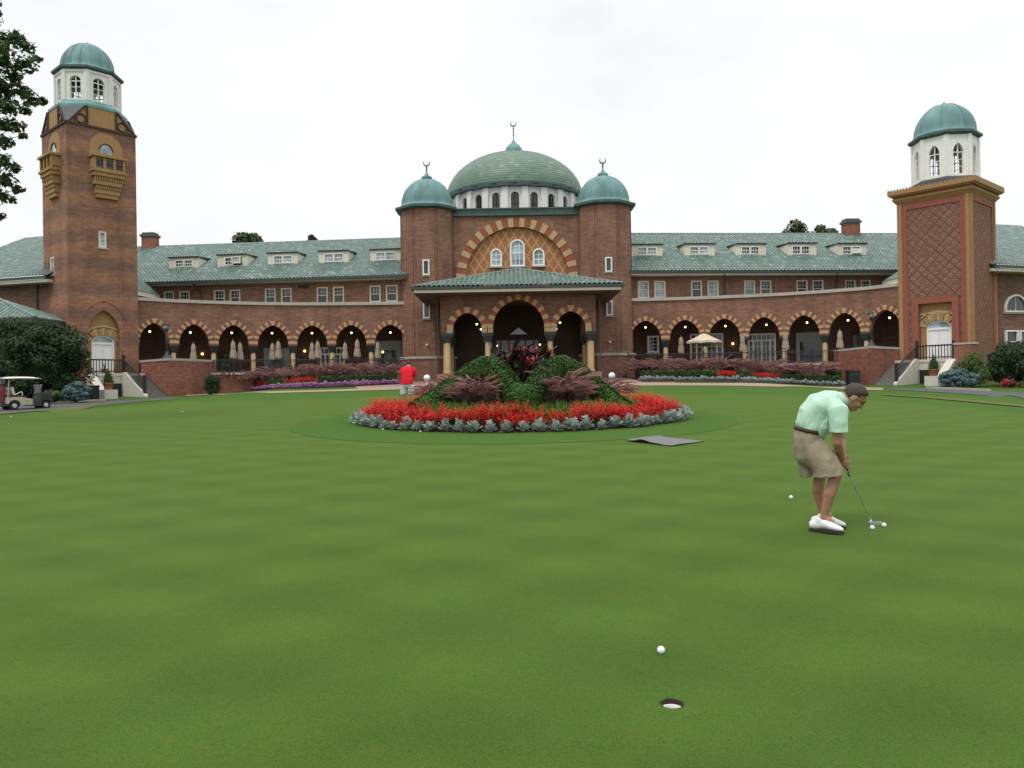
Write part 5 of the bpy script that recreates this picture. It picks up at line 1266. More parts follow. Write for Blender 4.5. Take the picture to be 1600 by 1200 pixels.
# silver edging plants
def silver_proto():
    VS = []; QS = []; k = 0
    for i in range(52):
        a = random.uniform(0, 6.283); el = random.uniform(.12, 1.45); l = random.uniform(.13, .22); base = Vector((random.uniform(-.05, .05), random.uniform(-.05, .05), random.uniform(.0, .12)))
        d = Vector((math.cos(a)*math.cos(el), math.sin(a)*math.cos(el), math.sin(el))); sd = Vector((-math.sin(a), math.cos(a), 0)); up = sd.cross(d)
        for t0, t1, w in ((0, .5, .02), (.4, 1.0, .03)):
            p, q = base+d*l*t0, base+d*l*t1; VS += [p-sd*w*.5, p+sd*w*.5, q+sd*w*.7, q-sd*w*.7]; QS.append((k, k+1, k+2, k+3)); k += 4
        for t0 in (.45, .65, .85):
            for s in (-1, 1):
                p = base+d*l*t0; q = p+(d*.5+sd*s*.8+up*.2).normalized()*.055; VS += [p, p+d*.028, q+d*.012, q-d*.008]; QS.append((k, k+1, k+2, k+3)); k += 4
    return npmesh('dusty_miller', np.array([tuple(v) for v in VS]), np.array(QS), M['silver'])
sv_ = [silver_proto() for _ in range(3)]
for o in sv_: o['kind'] = 'thing'; tag(o, 'silver leaved edging plant on the rim of the round island flower bed', 'bedding plant', 'silver edging plants round the island bed')
N = 76
for i in range(N):
    t = 2*math.pi*i/N
    if not (R(150) < t or t < R(30)): continue
    r = BR-.25+random.uniform(-.07, .07); x, y = BED.x+r*math.cos(t), BED.y+r*math.sin(t); k = i % 3
    put(sv_[k], ('sv', k), (x, y, BG(x, y)-.01), random.uniform(0, 6.28), random.choice((.72, .85, .95, 1.0, 1.08)))
# red salvia: a solid drift of spikes, uncountable
VS = []; 
def salvia(x, y, z, s, VR, VG):
    for _ in range(7):
        ax, ay = x+random.gauss(0, .09), y+random.gauss(0, .09); h = random.uniform(.20, .36)*s; lx, ly = random.gauss(0, .05), random.gauss(0, .05)
        for j in range(11):
            f = j/10; cx_, cy_, cz = ax+lx*f, ay+ly*f, z+.10*s+h*(.25+.75*f); r = (.030-.018*f)*1.15; a = random.uniform(0, 6.28); e = Vector((math.cos(a), math.sin(a), random.uniform(-.3, .5))); t = Vector((-math.sin(a), math.cos(a), random.uniform(-.4, .6))).normalized()*.021
            p = Vector((cx_, cy_, cz)); VR += [p-t, p+e*r-t*.3, p+e*r*1.3+t*.8, p+t]
    for _ in range(16):
        a = random.uniform(0, 6.28); r = random.uniform(.02, .16); p = Vector((x+r*math.cos(a), y+r*math.sin(a), z+random.uniform(.05, .24)*s)); e = Vector((math.cos(a), math.sin(a), random.uniform(-.2, .5))).normalized(); t = Vector((-e.y, e.x, 0))*.028
        VG += [p, p+e*.045+t, p+e*.10, p+e*.045-t]
VR, VG = [], []
for i in range(900):
    t = random.uniform(0, 6.283); r = math.sqrt(random.uniform(3.32**2, 4.30**2)); x, y = BED.x+r*math.cos(t), BED.y+r*math.sin(t)
    s = 1+.22*math.sin(t*9+r*3)+random.gauss(0, .1)
    if math.sin(t*23+r*7) > .93: s *= .6
    salvia(x, y, BG(x, y), s, VR, VG)
def drift(name, VR, VG, mr, mg):
    V = np.array([tuple(v) for v in VR+VG]); Q = np.arange(len(V)).reshape(-1, 4); mi = [0]*(len(VR)//4)+[1]*(len(VG)//4)
    return npmesh(name, V, Q, [M[mr], M[mg]], None, False, mi)
tag(drift('red_salvia', VR, VG, 'red', 'redleaf'), 'dense drift of red salvia spikes filling the island bed behind the silver rim', 'flowers', kind='stuff')
# border grass ring
VS = []; QS = []; k = 0
for i in range(6500):
    t = random.uniform(0, 6.283); r = math.sqrt(random.uniform(2.45**2, 3.38**2)); x, y = BED.x+r*math.cos(t), BED.y+r*math.sin(t); z = BG(x, y); a = random.uniform(0, 6.28); l = random.uniform(.26, .42); sd = Vector((-math.sin(a), math.cos(a), 0))*.009; p = Vector((x, y, z)); ln = random.uniform(.1, .5)
    q = p+Vector((math.cos(a)*ln*.25, math.sin(a)*ln*.25, .8))*l*.7; e = q+Vector((math.cos(a)*ln, math.sin(a)*ln, .45))*l*.5
    VS += [p-sd, p+sd, q+sd, q-sd, e]; QS += [(k, k+1, k+2, k+3), (k+3, k+2, k+4, k+4)]; k += 5
mb = MB(); mb.add(VS, [q if q[3] != q[2] else q[:3] for q in QS]); tag(mb.build('border_grass', M['liriope']), 'ring of bright green strap grass between the red flowers and hedge', 'grass', kind='stuff')
# the clipped hedge: two arched shoulders that dip to a V at the front
hp = [(646, 630, 20.6), (664, 618, 20.9), (690, 600, 21.2), (718, 579, 21.5), (742, 563, 21.7), (762, 557, 21.6), (780, 565, 21.1), (795, 582, 20.5), (807, 597, 20.05), (817, 602, 19.95), (828, 597, 20.05), (842, 580, 20.6), (856, 563, 21.3), (872, 556, 21.7), (890, 559, 21.8), (912, 573, 21.5), (938, 594, 21.2), (962, 615, 20.9), (986, 633, 20.6)]
tops = [P(*q) for q in hp]
def interp(pts, n):
    out = []
    for i in range(len(pts)-1):
        for j in range(n):
            t = j/n; p0 = pts[max(0, i-1)]; p1 = pts[i]; p2 = pts[i+1]; p3 = pts[min(len(pts)-1, i+2)]
            out.append(.5*((2*p1)+(p2-p0)*t+(2*p0-5*p1+4*p2-p3)*t*t+(3*p1-p0-3*p2+p3)*t**3))
    return out+[pts[-1]]
HT = interp(tops, 5); hd = thing('clipped_hedge', 'clipped green hedge with two arched shoulders meeting in a V on the island bed', 'hedge', (BED.x, BED.y, BG(*BED)))
core = MB(); ringn = 10; bl = []
for i, p in enumerate(HT):
    t = (HT[min(len(HT)-1, i+1)]-HT[max(0, i-1)]); t = Vector((t.x, t.y, 0)).normalized(); n2 = Vector((-t.y, t.x, 0)); gz = BG(p.x, p.y); w = .27
    h = max(.25, p.z-gz)
    thick = min(h, .66)          # a leafy band along the top, thinner stems below
    for q in range(ringn):
        a = 2*math.pi*q/ringn; core.v.append(tuple(p+n2*(w*.80*math.cos(a))+Vector((0, 0, -thick/2+thick*.44*math.sin(a)))))
    k = 120
    for s in range(2): 
        f = (s+.5)/2; bl.append((tuple(p+Vector((random.gauss(0, .03), random.gauss(0, .03), -thick*(.18+.55*f)))), (w*random.uniform(.9, 1.15), w*random.uniform(.9, 1.15), thick*.30+.06), k+40))
    if h > .75:
        for s in range(2): bl.append(((p.x+random.gauss(0, .08), p.y+random.gauss(0, .08)+.08, gz+(h-.6)*random.random()+.1), (.25, .25, .3), 34))
for i in range(len(HT)-1):
    for q in range(ringn): core.f.append([i*ringn+q, i*ringn+(q+1) % ringn, (i+1)*ringn+(q+1) % ringn, (i+1)*ringn+q]); core.mi.append(0); core.sm.append(True)
core.build('branches', M['leafcore'], hd)
VS = []
HTd = interp(tops, 26)
for i, p in enumerate(HTd):      # small leaves over the clipped surface of the band
    t = (HTd[min(len(HTd)-1, i+1)]-HTd[max(0, i-1)]); t = Vector((t.x, t.y, 0)).normalized(); n2 = Vector((-t.y, t.x, 0)); gz = BG(p.x, p.y); h = max(.22, p.z-gz); th = min(h, .64)
    for k in range(64):
        a = random.uniform(0, 2*math.pi); ca, sa = math.cos(a), math.sin(a); q_ = 1/(abs(ca)**3+abs(sa)**3)**(1/3); o_ = n2*(.25*ca*q_)+Vector((0, 0, th*.5*sa*q_)); nn = (o_.normalized()+Vector((random.gauss(0, .35), random.gauss(0, .35), random.gauss(.15, .35)))).normalized()
        c = p+Vector((0, 0, -th*.5))+o_*random.uniform(.86, 1.07)+t*random.uniform(-.03, .03); e = nn.orthogonal().normalized(); r_ = Matrix.Rotation(random.uniform(0, 6.28), 3, nn); e = r_ @ e; f_ = nn.cross(e); l = random.uniform(.022, .042)
        VS += [c-e*l, c+f_*l*.6, c+e*l, c-f_*l*.6]
V = np.array([tuple(v) for v in VS]); V2, Q2 = leafcloud([x for x in bl if x[2] < 50], .05, .6, up=.4); V = np.concatenate([V, V2]); npmesh('foliage', V, np.arange(len(V)).reshape(-1, 4), M['hedge'], hd)
# fountain grasses on the island
fg = [fount_proto(i) for i in range(2)]
fi = [fount_proto(i, .62, True) for i in range(2)]
isl = [(717, 626, 20.9, .72), (728, 626, 20.75, .95), (741, 626, 20.7, 1.1), (755, 626, 20.6, 1.05), (768, 627, 20.5, .85), (746, 617, 21.1, 1.3), (857, 627, 20.5, .85), (869, 626, 20.6, 1.05), (884, 626, 20.7, 1.15), (897, 626, 20.75, .95), (909, 626, 20.9, .72), (880, 617, 21.1, 1.4)]
for i, (px, py, Y, s) in enumerate(isl):
    p = P(px, py, Y); put(fi[i % 2], ('fi', i % 2), (p.x, p.y, BG(p.x, p.y)), random.uniform(0, 6), s, 'purple fountain grass clump in front of the %s shoulder of the island hedge' % ('left' if px < 815 else 'right'), 'fountain grass under the %s hedge shoulder' % ('left' if px < 815 else 'right'))
for i, (px, Y, s) in enumerate([(680, 24.2, .8), (698, 24.5, .95), (718, 24.6, 1.0), (922, 24.6, 1.0), (942, 24.5, .95), (958, 24.2, .8)]):
    p = P(px, 600, Y); put(fg[i % 2], ('fg', i % 2), (p.x, p.y, BG(p.x, p.y)), random.uniform(0, 6), s*.92, 'purple fountain grass showing behind the %s end of the island hedge' % ('left' if px < 815 else 'right'), 'fountain grass behind the %s hedge end' % ('left' if px < 815 else 'right'))
# bronze cannas behind the V
def canna_proto(h):
    o = thing('canna', 'bronze canna', 'canna plant'); st = MB(); lf_v = []; lf_q = []; k = 0; fl = []
    for s in range(5):
        x, y = random.gauss(0, .11), random.gauss(0, .11); hh = h*random.uniform(.78, 1.05); st.tube((x, y, 0), (x*1.5, y*1.5, hh), .016, .009, 6)
        for j in range(8):
            f = .12+.82*j/8; a = random.uniform(0, 6.28); l = random.uniform(.30, .46); w = l*.26; el = random.uniform(.7, 1.25); p = Vector((x*(1+.5*f), y*(1+.5*f), hh*f)); sd = Vector((-math.sin(a), math.cos(a), 0))
            d1 = Vector((math.cos(a)*math.cos(el), math.sin(a)*math.cos(el), math.sin(el))); e2 = el-.75; d2 = Vector((math.cos(a)*math.cos(e2), math.sin(a)*math.cos(e2), math.sin(e2)))
            q = p+d1*l*.5; e = q+d2*l*.5; lf_v += [p-sd*.01, p+sd*.01, q+sd*w*.5, q-sd*w*.5, e+sd*.012, e-sd*.012]; lf_q += [(k, k+1, k+2, k+3), (k+3, k+2, k+4, k+5)]; k += 6
        top = Vector((x*1.5, y*1.5, hh))
        if s < 2:
            for j in range(5):
                d = Vector((random.gauss(0, 1), random.gauss(0, 1), random.gauss(.4, 1))).normalized(); t = d.orthogonal().normalized()*.028; p = top+Vector((0, 0, random.uniform(-.1, .07))); fl += [p-t*.4, p+d*.045-t, p+d*.08, p+d*.045+t]
    st.build('stem', M['canna'], o, True); npmesh('leaves', np.array([tuple(v) for v in lf_v]), np.array(lf_q), M['canna'], o, True); npmesh('flowers', np.array([tuple(v) for v in fl]), np.arange(len(fl)).reshape(-1, 4), M['cannared'], o, True); return o
cn = [canna_proto(1.0) for _ in range(2)]
for i, (px, pyt, Y) in enumerate([(803, 534, 22.7), (814, 541, 22.3), (825, 538, 22.8), (836, 540, 22.5), (797, 552, 22.2), (843, 546, 22.9), (820, 552, 21.7), (808, 558, 21.6)]):
    p = P(px, pyt, Y); gz = BG(p.x, p.y); put(cn[i % 2], ('cn', i % 2), (p.x, p.y, gz), random.uniform(0, 6), (p.z-gz)/1.03, 'bronze leaved canna with red flowers rising behind the V of the island hedge', 'cannas in the island bed')
# ------------------------------------------------------------------ terrace flower beds
def bed(side):
    L = side == 'left'
    A = [(322, 612.5), (380, 611), (460, 607.5), (540, 604.5), (622, 600.5)] if L else [(1003, 597), (1090, 597.2), (1170, 598), (1240, 600.2), (1318, 604.5)]
    ed = [gpt(*p) for p in A]; Eb = EL if L else ER
    poly = [(p.x, p.y-.35) for p in ed]+[(p.x, p.y) for p in (Eb[::-1])]
    sheet('flower_bed', poly, .03, M['soil'])
    def along(f, t):   # f 0..1 along, t 0 front .. 1 wall
        k = f*(len(ed)-1); i = min(len(ed)-2, int(k)); a = ed[i].lerp(ed[i+1], k-i); j = f*(len(Eb)-1); i2 = min(len(Eb)-2, int(j)); b = Eb[i2].lerp(Eb[i2+1], j-i2); q = Vector((a.x, a.y)).lerp(b, t); return Vector((q.x, q.y, G(q.x, q.y)+.03))
    n = 60 if L else 58
    for i in range(n):
        p = along((i+.5)/n, .10); k = i % 3; put(sv_[k], ('sv', k), p, random.uniform(0, 6), random.uniform(.85, 1.25), 'silver edging plant along the front of the %s terrace flower bed' % side, 'silver edging plants of the %s terrace bed' % side)
    if L:
        VR, VG = [], []
        for i in range(1500):
            f = random.random(); p = along(.12+.88*f, random.uniform(-.06, .03)); 
            for j in range(5):
                a = random.uniform(0, 6.28); e = Vector((math.cos(a), math.sin(a), random.uniform(.2, 1))).normalized(); q = p+Vector((random.gauss(0, .06), random.gauss(0, .06), random.uniform(.08, .26))); t = e.orthogonal().normalized()*.035; (VR if random.random() < .6 else VG).extend([q, q+e*.045+t, q+e*.08, q+e*.045-t])
        tag(drift('magenta_petunias', VR, VG, 'magenta', 'redleaf'), 'ribbon of magenta petunias along the front of the left terrace bed', 'flowers', kind='stuff')
    # low box hedges with red salvia gaps
    gaps = [(.28, .36), (.44, .60)] if L else [(.38, .47), (.55, .70)]
    segs = []; c0 = .03
    for a, b in gaps: segs.append((c0, a)); c0 = b
    segs.append((c0, .98))
    for j, (a, b) in enumerate(segs):
        q0 = along((a+b)/2, .35); o = thing('low_hedge', 'low clipped box hedge, %s strip from the tower in the %s terrace bed' % (ORD[j] if L else ORD[len(segs)-1-j], side), 'hedge', q0, 'low box hedges of the terrace beds'); bl = []; m = int((b-a)*60)
        cb = MB()
        for i in range(m):
            p = along(a+(b-a)*(i+.5)/m, .33); bl.append(((p.x, p.y, p.z+.42), (.38, .34, .30), 90))
        for i in range(max(1, m-1)):
            p = along(a+(b-a)*(i+.5)/m, .33); cb.box((p.x, p.y, p.z+.30), (.5, .38, .58))
        V, Q = leafcloud(bl, .10, .6, shell=.4); npmesh('foliage', V, Q, M['box'], o); cb.build('branches', M['leafcore'], o)
    VR, VG = [], []
    for a, b in gaps:
        for i in range(60): p = along(random.uniform(a+.01, b-.01), random.uniform(.22, .42)); salvia(p.x, p.y, p.z+.14, 1.1, VR, VG)
    tag(drift('red_salvia', VR, VG, 'red', 'redleaf'), 'patches of red salvia between the low hedges of the %s terrace bed' % side, 'flowers', kind='stuff')
    fs = [.14, .2, .25, .33, .38, .43, .48, .55, .6, .65, .71, .76, .82, .88, .95] if L else [.03, .09, .15, .21, .27, .33, .39, .45, .51, .58, .64, .70, .76, .82, .88]
    for i, f in enumerate(fs):
        p = along(f, .66+random.uniform(-.08, .1)); put(fg[i % 2], ('fg', i % 2), p, random.uniform(0, 6), random.uniform(1.2, 1.65), 'purple fountain grass clump in the back row of the %s terrace bed' % side, 'fountain grass row of the %s terrace bed' % side)
    for i, f in enumerate([.16, .30, .47, .63] if L else [.10, .30, .49, .78]):
        p = along(f, .72); bush('dark_shrub', 'dark purple-leaved shrub, %s of four from the tower in the %s terrace bed' % (ORD[i] if L else ORD[3-i], side), 'shrub', p, (.9, .7, random.uniform(1.1, 1.5)), .16, 'fount', k=10, cr=.42, n=110, group='dark shrubs of the terrace beds')
    for i, f in enumerate([.45, .78, .90] if L else [.04, .62]):
        p = along(f, .78); put(cn[i % 2], ('cn', i % 2), p, random.uniform(0, 6), random.uniform(1.3, 1.7), 'red flowered bronze canna among the grasses of the %s terrace bed' % side, 'cannas of the %s terrace bed' % side)
    # a round clipped evergreen at the tower end
    p = P(332 if L else 1300.5, 590, 55.4 if L else 55.6); g = G(p.x, p.y); zt_ = P(332 if L else 1300, 584 if L else 571.5, 55.4).z
    bush('round_evergreen', 'dark round clipped evergreen at the end of the %s terrace bed' % side, 'shrub', (p.x, p.y, g), (.62, .6, zt_-g), .10, 'yew', k=40, cr=.26, n=240, flat=1.1)
bed('left'); bed('right')
# ------------------------------------------------------------------ shrubs by the towers
def shrub(name, label, cat, px0, px1, ytop, Y, m, size, k, cr, n, dy=1.6, flat=.8, asp=.55):
    c = P((px0+px1)/2, 600, Y); r = (px1-px0)/2/F*Y; zt_ = P((px0+px1)/2, ytop, Y).z; g = G(c.x, c.y)
    return bush(name, label, cat, (c.x, c.y, g), (r, min(r, dy), zt_-g), size, m, k, cr, n, flat=flat, aspect=asp)
shrub('yew', 'huge dark yew spreading in front of the left tower behind the golf cart', 'shrub', -75, 157, 494, 47.6, 'yew', .17, 170, .66, 330, 2.6, .75)
shrub('blue_spruce', 'low blue spruce beside the steps of the left tower', 'shrub', 93, 143, 592, 46.0, 'spruce', .14, 40, .36, 170, 1.0, .35)
shrub('ground_shrub', 'small green shrub at the foot of the dark yew', 'shrub', 58, 98, 608, 45.6, 'lime', .13, 14, .35, 90, .8, .5)
shrub('yew', 'dark bushy yew at the right edge beyond the pale green shrub', 'shrub', 1535, 1680, 531, 47.8, 'yew', .17, 110, .62, 330, 2.4, .75)
shrub('feathery_shrub', 'pale green feathery shrub beside the parapet of the right tower', 'shrub', 1487, 1551, 549, 47.6, 'lime', .16, 46, .42, 200, 1.3, 1.2, .3)
shrub('blue_spruce', 'low blue spruce in front of the pale green shrub by the right tower', 'shrub', 1464, 1532, 575, 46.2, 'spruce', .14, 54, .40, 190, 1.2, .4)
shrub('red_shrub', 'low red flowering shrub in front of the right-hand yew', 'shrub', 1560, 1592, 592, 45.6, 'cannared', .10, 10, .26, 60, .6)
shrub('ground_shrub', 'small light green shrub at the right frame edge by the drive', 'shrub', 1588, 1650, 590, 45.2, 'lime', .13, 14, .35, 90, .8, .5)
# ------------------------------------------------------------------ trees
def limb(mb, a, b, r0, r1, n=5, wob=.12):
    a, b = Vector(a), Vector(b); L = (b-a).length; pts = [a]+[a.lerp(b, i/n)+Vector((random.gauss(0, 1), random.gauss(0, 1), random.gauss(0, .6)))*wob*L*.12 for i in range(1, n)]+[b]
    mb.path(pts, [r0+(r1-r0)*i/n for i in range(n+1)], 7); return pts
def near_tree():
    base = P(-330, 640, 21.5); base.z = G(base.x, base.y); o = thing('oak_tree', 'leafy tree reaching in from the upper left beside the left tower', 'tree', base)
    tr = MB(); top = base+Vector((.4, .2, 10.5)); limb(tr, base, top, .34, .12, 6)
    # leafy sprays that show, as (px, py, radius px)
    sp = [(2, 62, 22), (25, 58, 14), (40, 72, 16), (8, 95, 26), (42, 100, 18), (22, 118, 18), (55, 92, 9), (5, 140, 24), (35, 142, 16), (50, 155, 14), (66, 157, 8), (15, 168, 18), (40, 172, 10), (3, 195, 18), (25, 196, 14), (34, 212, 8), (8, 222, 15), (4, 250, 16), (24, 262, 12), (10, 280, 16), (28, 296, 9), (3, 305, 14), (18, 312, 8), (3, 338, 7), (-30, 70, 40), (-40, 140, 46), (-45, 210, 46), (-40, 280, 40), (-80, 100, 60), (-90, 200, 70), (-80, 300, 50), (-60, 10, 60), (-110, -60, 80), (-30, 120, 34), (-20, 250, 30)]
    bl = []; br = MB()
    for px, py, r in sp:
        Y = 21.5+random.uniform(-.8, .8)*(1 if px > -25 else 1.8); c = P(px, py, Y); rr = r/F*Y
        bl.append((tuple(c), (rr, rr*.9, rr*.72), int(16+r*r*.32)))
        a = base+Vector((.2, .1, min(10, max(3.2, (c.z-base.z)*.72)))); limb(br, a, c, .05 if px < -20 else .03, .008, 5, .25)
    V, Q = leafcloud(bl, .15, .62, up=.45, shell=.95, jit=.5); npmesh('foliage', V, Q, M['oak'], o); tr.build('trunk', M['bark'], o); br.build('branches', M['bark'], o)
near_tree()
def far_tree(label, px, py_top, w, Y, zbase=2.4, m='oakfar', k=36):
    c = P(px, py_top, Y); r = w/2/F*Y; top = c.z; o = thing('background_tree', label, 'tree', (c.x, c.y, zbase), 'treetops beyond the roofs')
    h = r*1.25; top += h*.22; tr = MB(); limb(tr, (c.x, c.y, zbase), (c.x, c.y, top-h*.8), .4, .2, 4); tr.build('trunk', M['bark'], o)
    bl = clumps((c.x, c.y, top-h), (r*.9, r*.9, h*.9), k, r*.30, 150, .8, -.7); V, Q = leafcloud(bl, .42, .7, up=.4, shell=.8); npmesh('foliage', V, Q, M[m], o)
far_tree('treetop showing over the left wing roof', 391, 365, 66, 88)
far_tree('small treetop just showing over the ridge left of the domed block', 488, 371, 26, 92, k=20)
far_tree('broad treetop over the right wing roof', 1240, 349, 72, 88); far_tree('treetop beside the right chimney', 1288, 352, 58, 90)
# ------------------------------------------------------------------ small things on the green
M['ball'] = mat('ball_urethane', (.82, .82, .83), .3, .03, 30, bs=.25, bscale=420, bd=.001)
M['cup'] = mat('cup_liner', (.80, .80, .78), .5, .04, 10)
M['mat'] = mat('grey_mat', (.165, .16, .165), .95, .12, 9, bs=.3, bscale=60)
def ball(px, py, label, name='golf_ball'):
    p = gpt(px, py); r = .0214; mb = MB(); c = Vector((p.x, p.y, G(p.x, p.y)+.006+r-.002)); mb.ball((0, 0, 0), r, 28); o = mb.build(name, M['ball'], None); o.location = c; tag(o, label, 'golf ball', 'golf balls on the green'); return c
ball(1033, 1023, 'white golf ball lying nearest the camera, just short of the cup')
ball(1236, 780.5, 'white golf ball lying behind the heels of the green-shirted golfer')
B1 = ball(1363, 829, 'white golf ball just in front of the putter head'); B2 = ball(1381.5, 825, 'white golf ball at the right of the putter head')
ball(17, 652, 'white golf ball on the green near the golf cart'); ball(285, 644, 'white golf ball on the green before the left brick planter')
ball(598, 672.5, 'white golf ball on the dark collar by the left end of the island bed'); ball(657, 676, 'white golf ball on the dark collar in front of the silver plants')
# cup sunk in the green: liner starts a little below the lip
z0 = G(HOLE.x, HOLE.y)+.006; mb = MB(); n = 32; rr = .0545
pr = [(rr+.0015, 0.0), (rr+.0015, -.028)]; cup = thing('golf_hole', 'golf hole cut in the green with a white liner', 'hole', (HOLE.x, HOLE.y, z0))
def lat(prof, nm, m):
    mb = MB(); vs = []; fs = []
    for r, z in prof:
        for i in range(n): t = 2*math.pi*i/n; x, y = HOLE.x+r*math.cos(t), HOLE.y+r*math.sin(t); vs.append((x, y, z0+SL*(y-HOLE.y)*(1 if z > -.03 else 0)+z))
    for j in range(len(prof)-1):
        for i in range(n): fs.append((j*n+i, j*n+(i+1) % n, (j+1)*n+(i+1) % n, (j+1)*n+i))
    if prof[-1][0] < .05: fs.append([(len(prof)-1)*n+i for i in range(n)])
    mb.add(vs, fs, 0, True); mb.build(nm, m, cup)
lat([(.0532, .0), (.053, -.012), (.053, -.026)], 'soil_rim', M['soil'])
lat([(.053, -.024), (.051, -.024), (.051, -.032)], 'liner_lip', M['cup']); lat([(.051, -.032), (.049, -.12), (.03, -.13)], 'liner', M['cup'])
VS = []; QS = []
for i in range(150):
    t_ = random.uniform(0, 6.283); r_ = random.uniform(.0528, .060); x, y = HOLE.x+r_*math.cos(t_), HOLE.y+r_*math.sin(t_); a_ = random.uniform(0, 6.28); sd = Vector((-math.sin(a_), math.cos(a_), 0))*.0011; p = Vector((x, y, G(x, y)+.0055)); q = p+Vector((math.cos(a_)*.005, math.sin(a_)*.005, random.uniform(.004, .009))); k = len(VS); VS += [p-sd, p+sd, q+sd*.3, q-sd*.3]; QS.append((k, k+1, k+2, k+3))
npmesh('turf_lip', np.array([tuple(v) for v in VS]), np.array(QS), M['green'], cup)
# grey mat
C4 = [gpt(978, 690.5), gpt(1050, 698.5), gpt(1100, 691), gpt(1028, 683.5)]; mo = MB(); nn = 16; vs = []
for s_ in range(2):
    for j in range(nn+1):
        for i in range(nn+1):
            a, b = i/nn, j/nn; p = C4[0].lerp(C4[1], a).lerp(C4[3].lerp(C4[2], a), b); h = .012+.055*math.exp(-((a-.38)/.16)**2)*(1-b)**1.5+.015*math.sin(a*7+b*3)**2*(1-b)+(.02*math.exp(-((a-0.02)/.1)**2))
            vs.append((p.x, p.y, G(p.x, p.y)+.012+h-(.012 if s_ else 0)))
k = (nn+1)**2; fs = []
for s_ in range(2):
    for j in range(nn):
        for i in range(nn): q = s_*k+j*(nn+1)+i; fs.append((q, q+1, q+nn+2, q+nn+1))
rim = [i for i in range(nn+1)]+[(j+1)*(nn+1)-1 for j in range(1, nn+1)]+[nn*(nn+1)+i for i in range(nn-1, -1, -1)]+[j*(nn+1) for j in range(nn-1, 0, -1)]
for a, b in zip(rim, rim[1:]+rim[:1]): fs.append((a, b, b+k, a+k))
mo.add(vs, fs, 0, True); tag(mo.build('ground_mat', M['mat']), 'grey mat with a rippled edge lying on the green by the island bed', 'mat')
# fallen leaves
M['deadleaf'] = mat('dead_leaf', (.09, .05, .025), .8, .2, 10)
for px, py, lb in ((1265, 788, 'curled brown leaf on the green behind the golfer'), (17, 831, 'curled brown leaf on the green at the left edge')):
    p = gpt(px, py); mb = MB(); r_ = .03
    mb.add([(-r_, 0, .008), (-.01, -.014, .004), (.015, -.012, .008), (r_, 0, .016), (.012, .015, .008), (-.01, .014, .005)], [(0, 1, 5), (1, 2, 4, 5), (2, 3, 4)]); o = mb.build('fallen_leaf', M['deadleaf']); o.location = (p.x, p.y, G(p.x, p.y)+.006); tag(o, lb, 'leaf')
# ------------------------------------------------------------------ round white globes by the porch path
for px, py, side in ((667, 590.5, 'left'), (956, 587, 'right')):
    p = P(px, py, 40); g = G(p.x, p.y); t = thing('globe_marker', 'white ball-shaped marker on a short post at the %s of the island bed' % side, 'marker', (p.x, p.y, g))
    mb = MB(); mb.ball(p, .165, 24); mb.build('globe', M['ball'], t); mb = MB(); mb.tube((p.x, p.y, g), (p.x, p.y, p.z-.15), .05, .04, 10); mb.lathe([(.12, 0), (.12, .05), (.06, .08)], (p.x, p.y, g), 14); mb.build('post', M['white'], t)
# ------------------------------------------------------------------ umbrellas, tables and chairs on the terrace
M['canvas'] = mat('taupe_canvas', (.36, .29, .22), .9, .14, 5, bs=.3, bscale=14, stretch=(3, 3, .5)); M['canvasopen'] = mat('cream_canvas', (.60, .50, .37), .85, .08, 3)
M['pole'] = mat('brown_pole', (.10, .07, .05), .5, .2, 5)
def closed_umbrella():
    t = thing('patio_umbrella', 'closed', 'umbrella'); mb = MB(); mb.tube((0, 0, 0), (0, 0, 2.62), .024, n=8); mb.ball((0, 0, 2.66), .04, 8); mb.build('pole', M['pole'], t, True)
    mb = MB(); vs = []; fs = []; m = 24; pr = [(.03, 2.6), (.10, 2.45), (.15, 2.2), (.13, 2.02), (.17, 1.8), (.205, 1.5), (.19, 1.32)]
    for r, z in pr:
        for i in range(m): a = 2*math.pi*i/m; q = r*(1+.26*math.cos(6*a+z*1.3)); vs.append((q*math.cos(a), q*math.sin(a), z+.05*math.cos(6*a)*(1 if z < 1.4 else 0)))
    for j in range(len(pr)-1):
        for i in range(m): fs.append((j*m+i, j*m+(i+1) % m, (j+1)*m+(i+1) % m, (j+1)*m+i))
    fs.append(list(range(m))); mb.add(vs, fs, 0, True); cn_ = mb.build('canopy', M['canvas'], t, True); mb = MB(); mb.lathe([(.16, 2.0), (.165, 2.03), (.16, 2.06)], (0, 0, 0), 16); mb.build('tie', M['canvas'], cn_, True)
    mb = MB(); mb.lathe([(.28, 0), (.28, .05), (.06, .09), (.05, .3)], (0, 0, 0), 16); mb.build('base', M['black'], t, True); return t
um = closed_umbrella(); cl_ = [(302, 534, 58.9, 'first'), (364, 529.5, 59.7, 'second'), (375, 533, 60.2, 'third'), (425.5, 534, 60.6, 'fourth'), (434.5, 530.5, 60.3, 'fifth'), (487.5, 533, 61, 'sixth'), (496, 530.5, 60.8, 'seventh'), (539, 533, 61.2, 'eighth'), (558, 528, 61.0, 'ninth'), (590, 532, 61.2, 'tenth')]
for px, py, Y, nm in cl_:
    p = P(px, py, Y); put(um, 'um', (p.x, p.y, ZF), random.uniform(0, 1), max(.9, (p.z-ZF)/2.68), 'closed taupe patio umbrella, %s from the left tower along the left arcade' % nm, 'closed patio umbrellas on the terrace')
for px, py, Y, nm in ((1064, 524, 61.3, 'beside the open umbrella'), (1160, 521, 61.0, 'right of the open umbrella'), (1227, 515, 60.2, 'before the fourth and fifth arches'), (1312, 513.5, 58.6, 'behind the right brick planter')):
    p = P(px, py, Y); put(um, 'um', (p.x, p.y, ZF), random.uniform(0, 1), max(.9, (p.z-ZF)/2.68), 'closed taupe patio umbrella %s on the right terrace' % nm, 'closed patio umbrellas on the terrace')
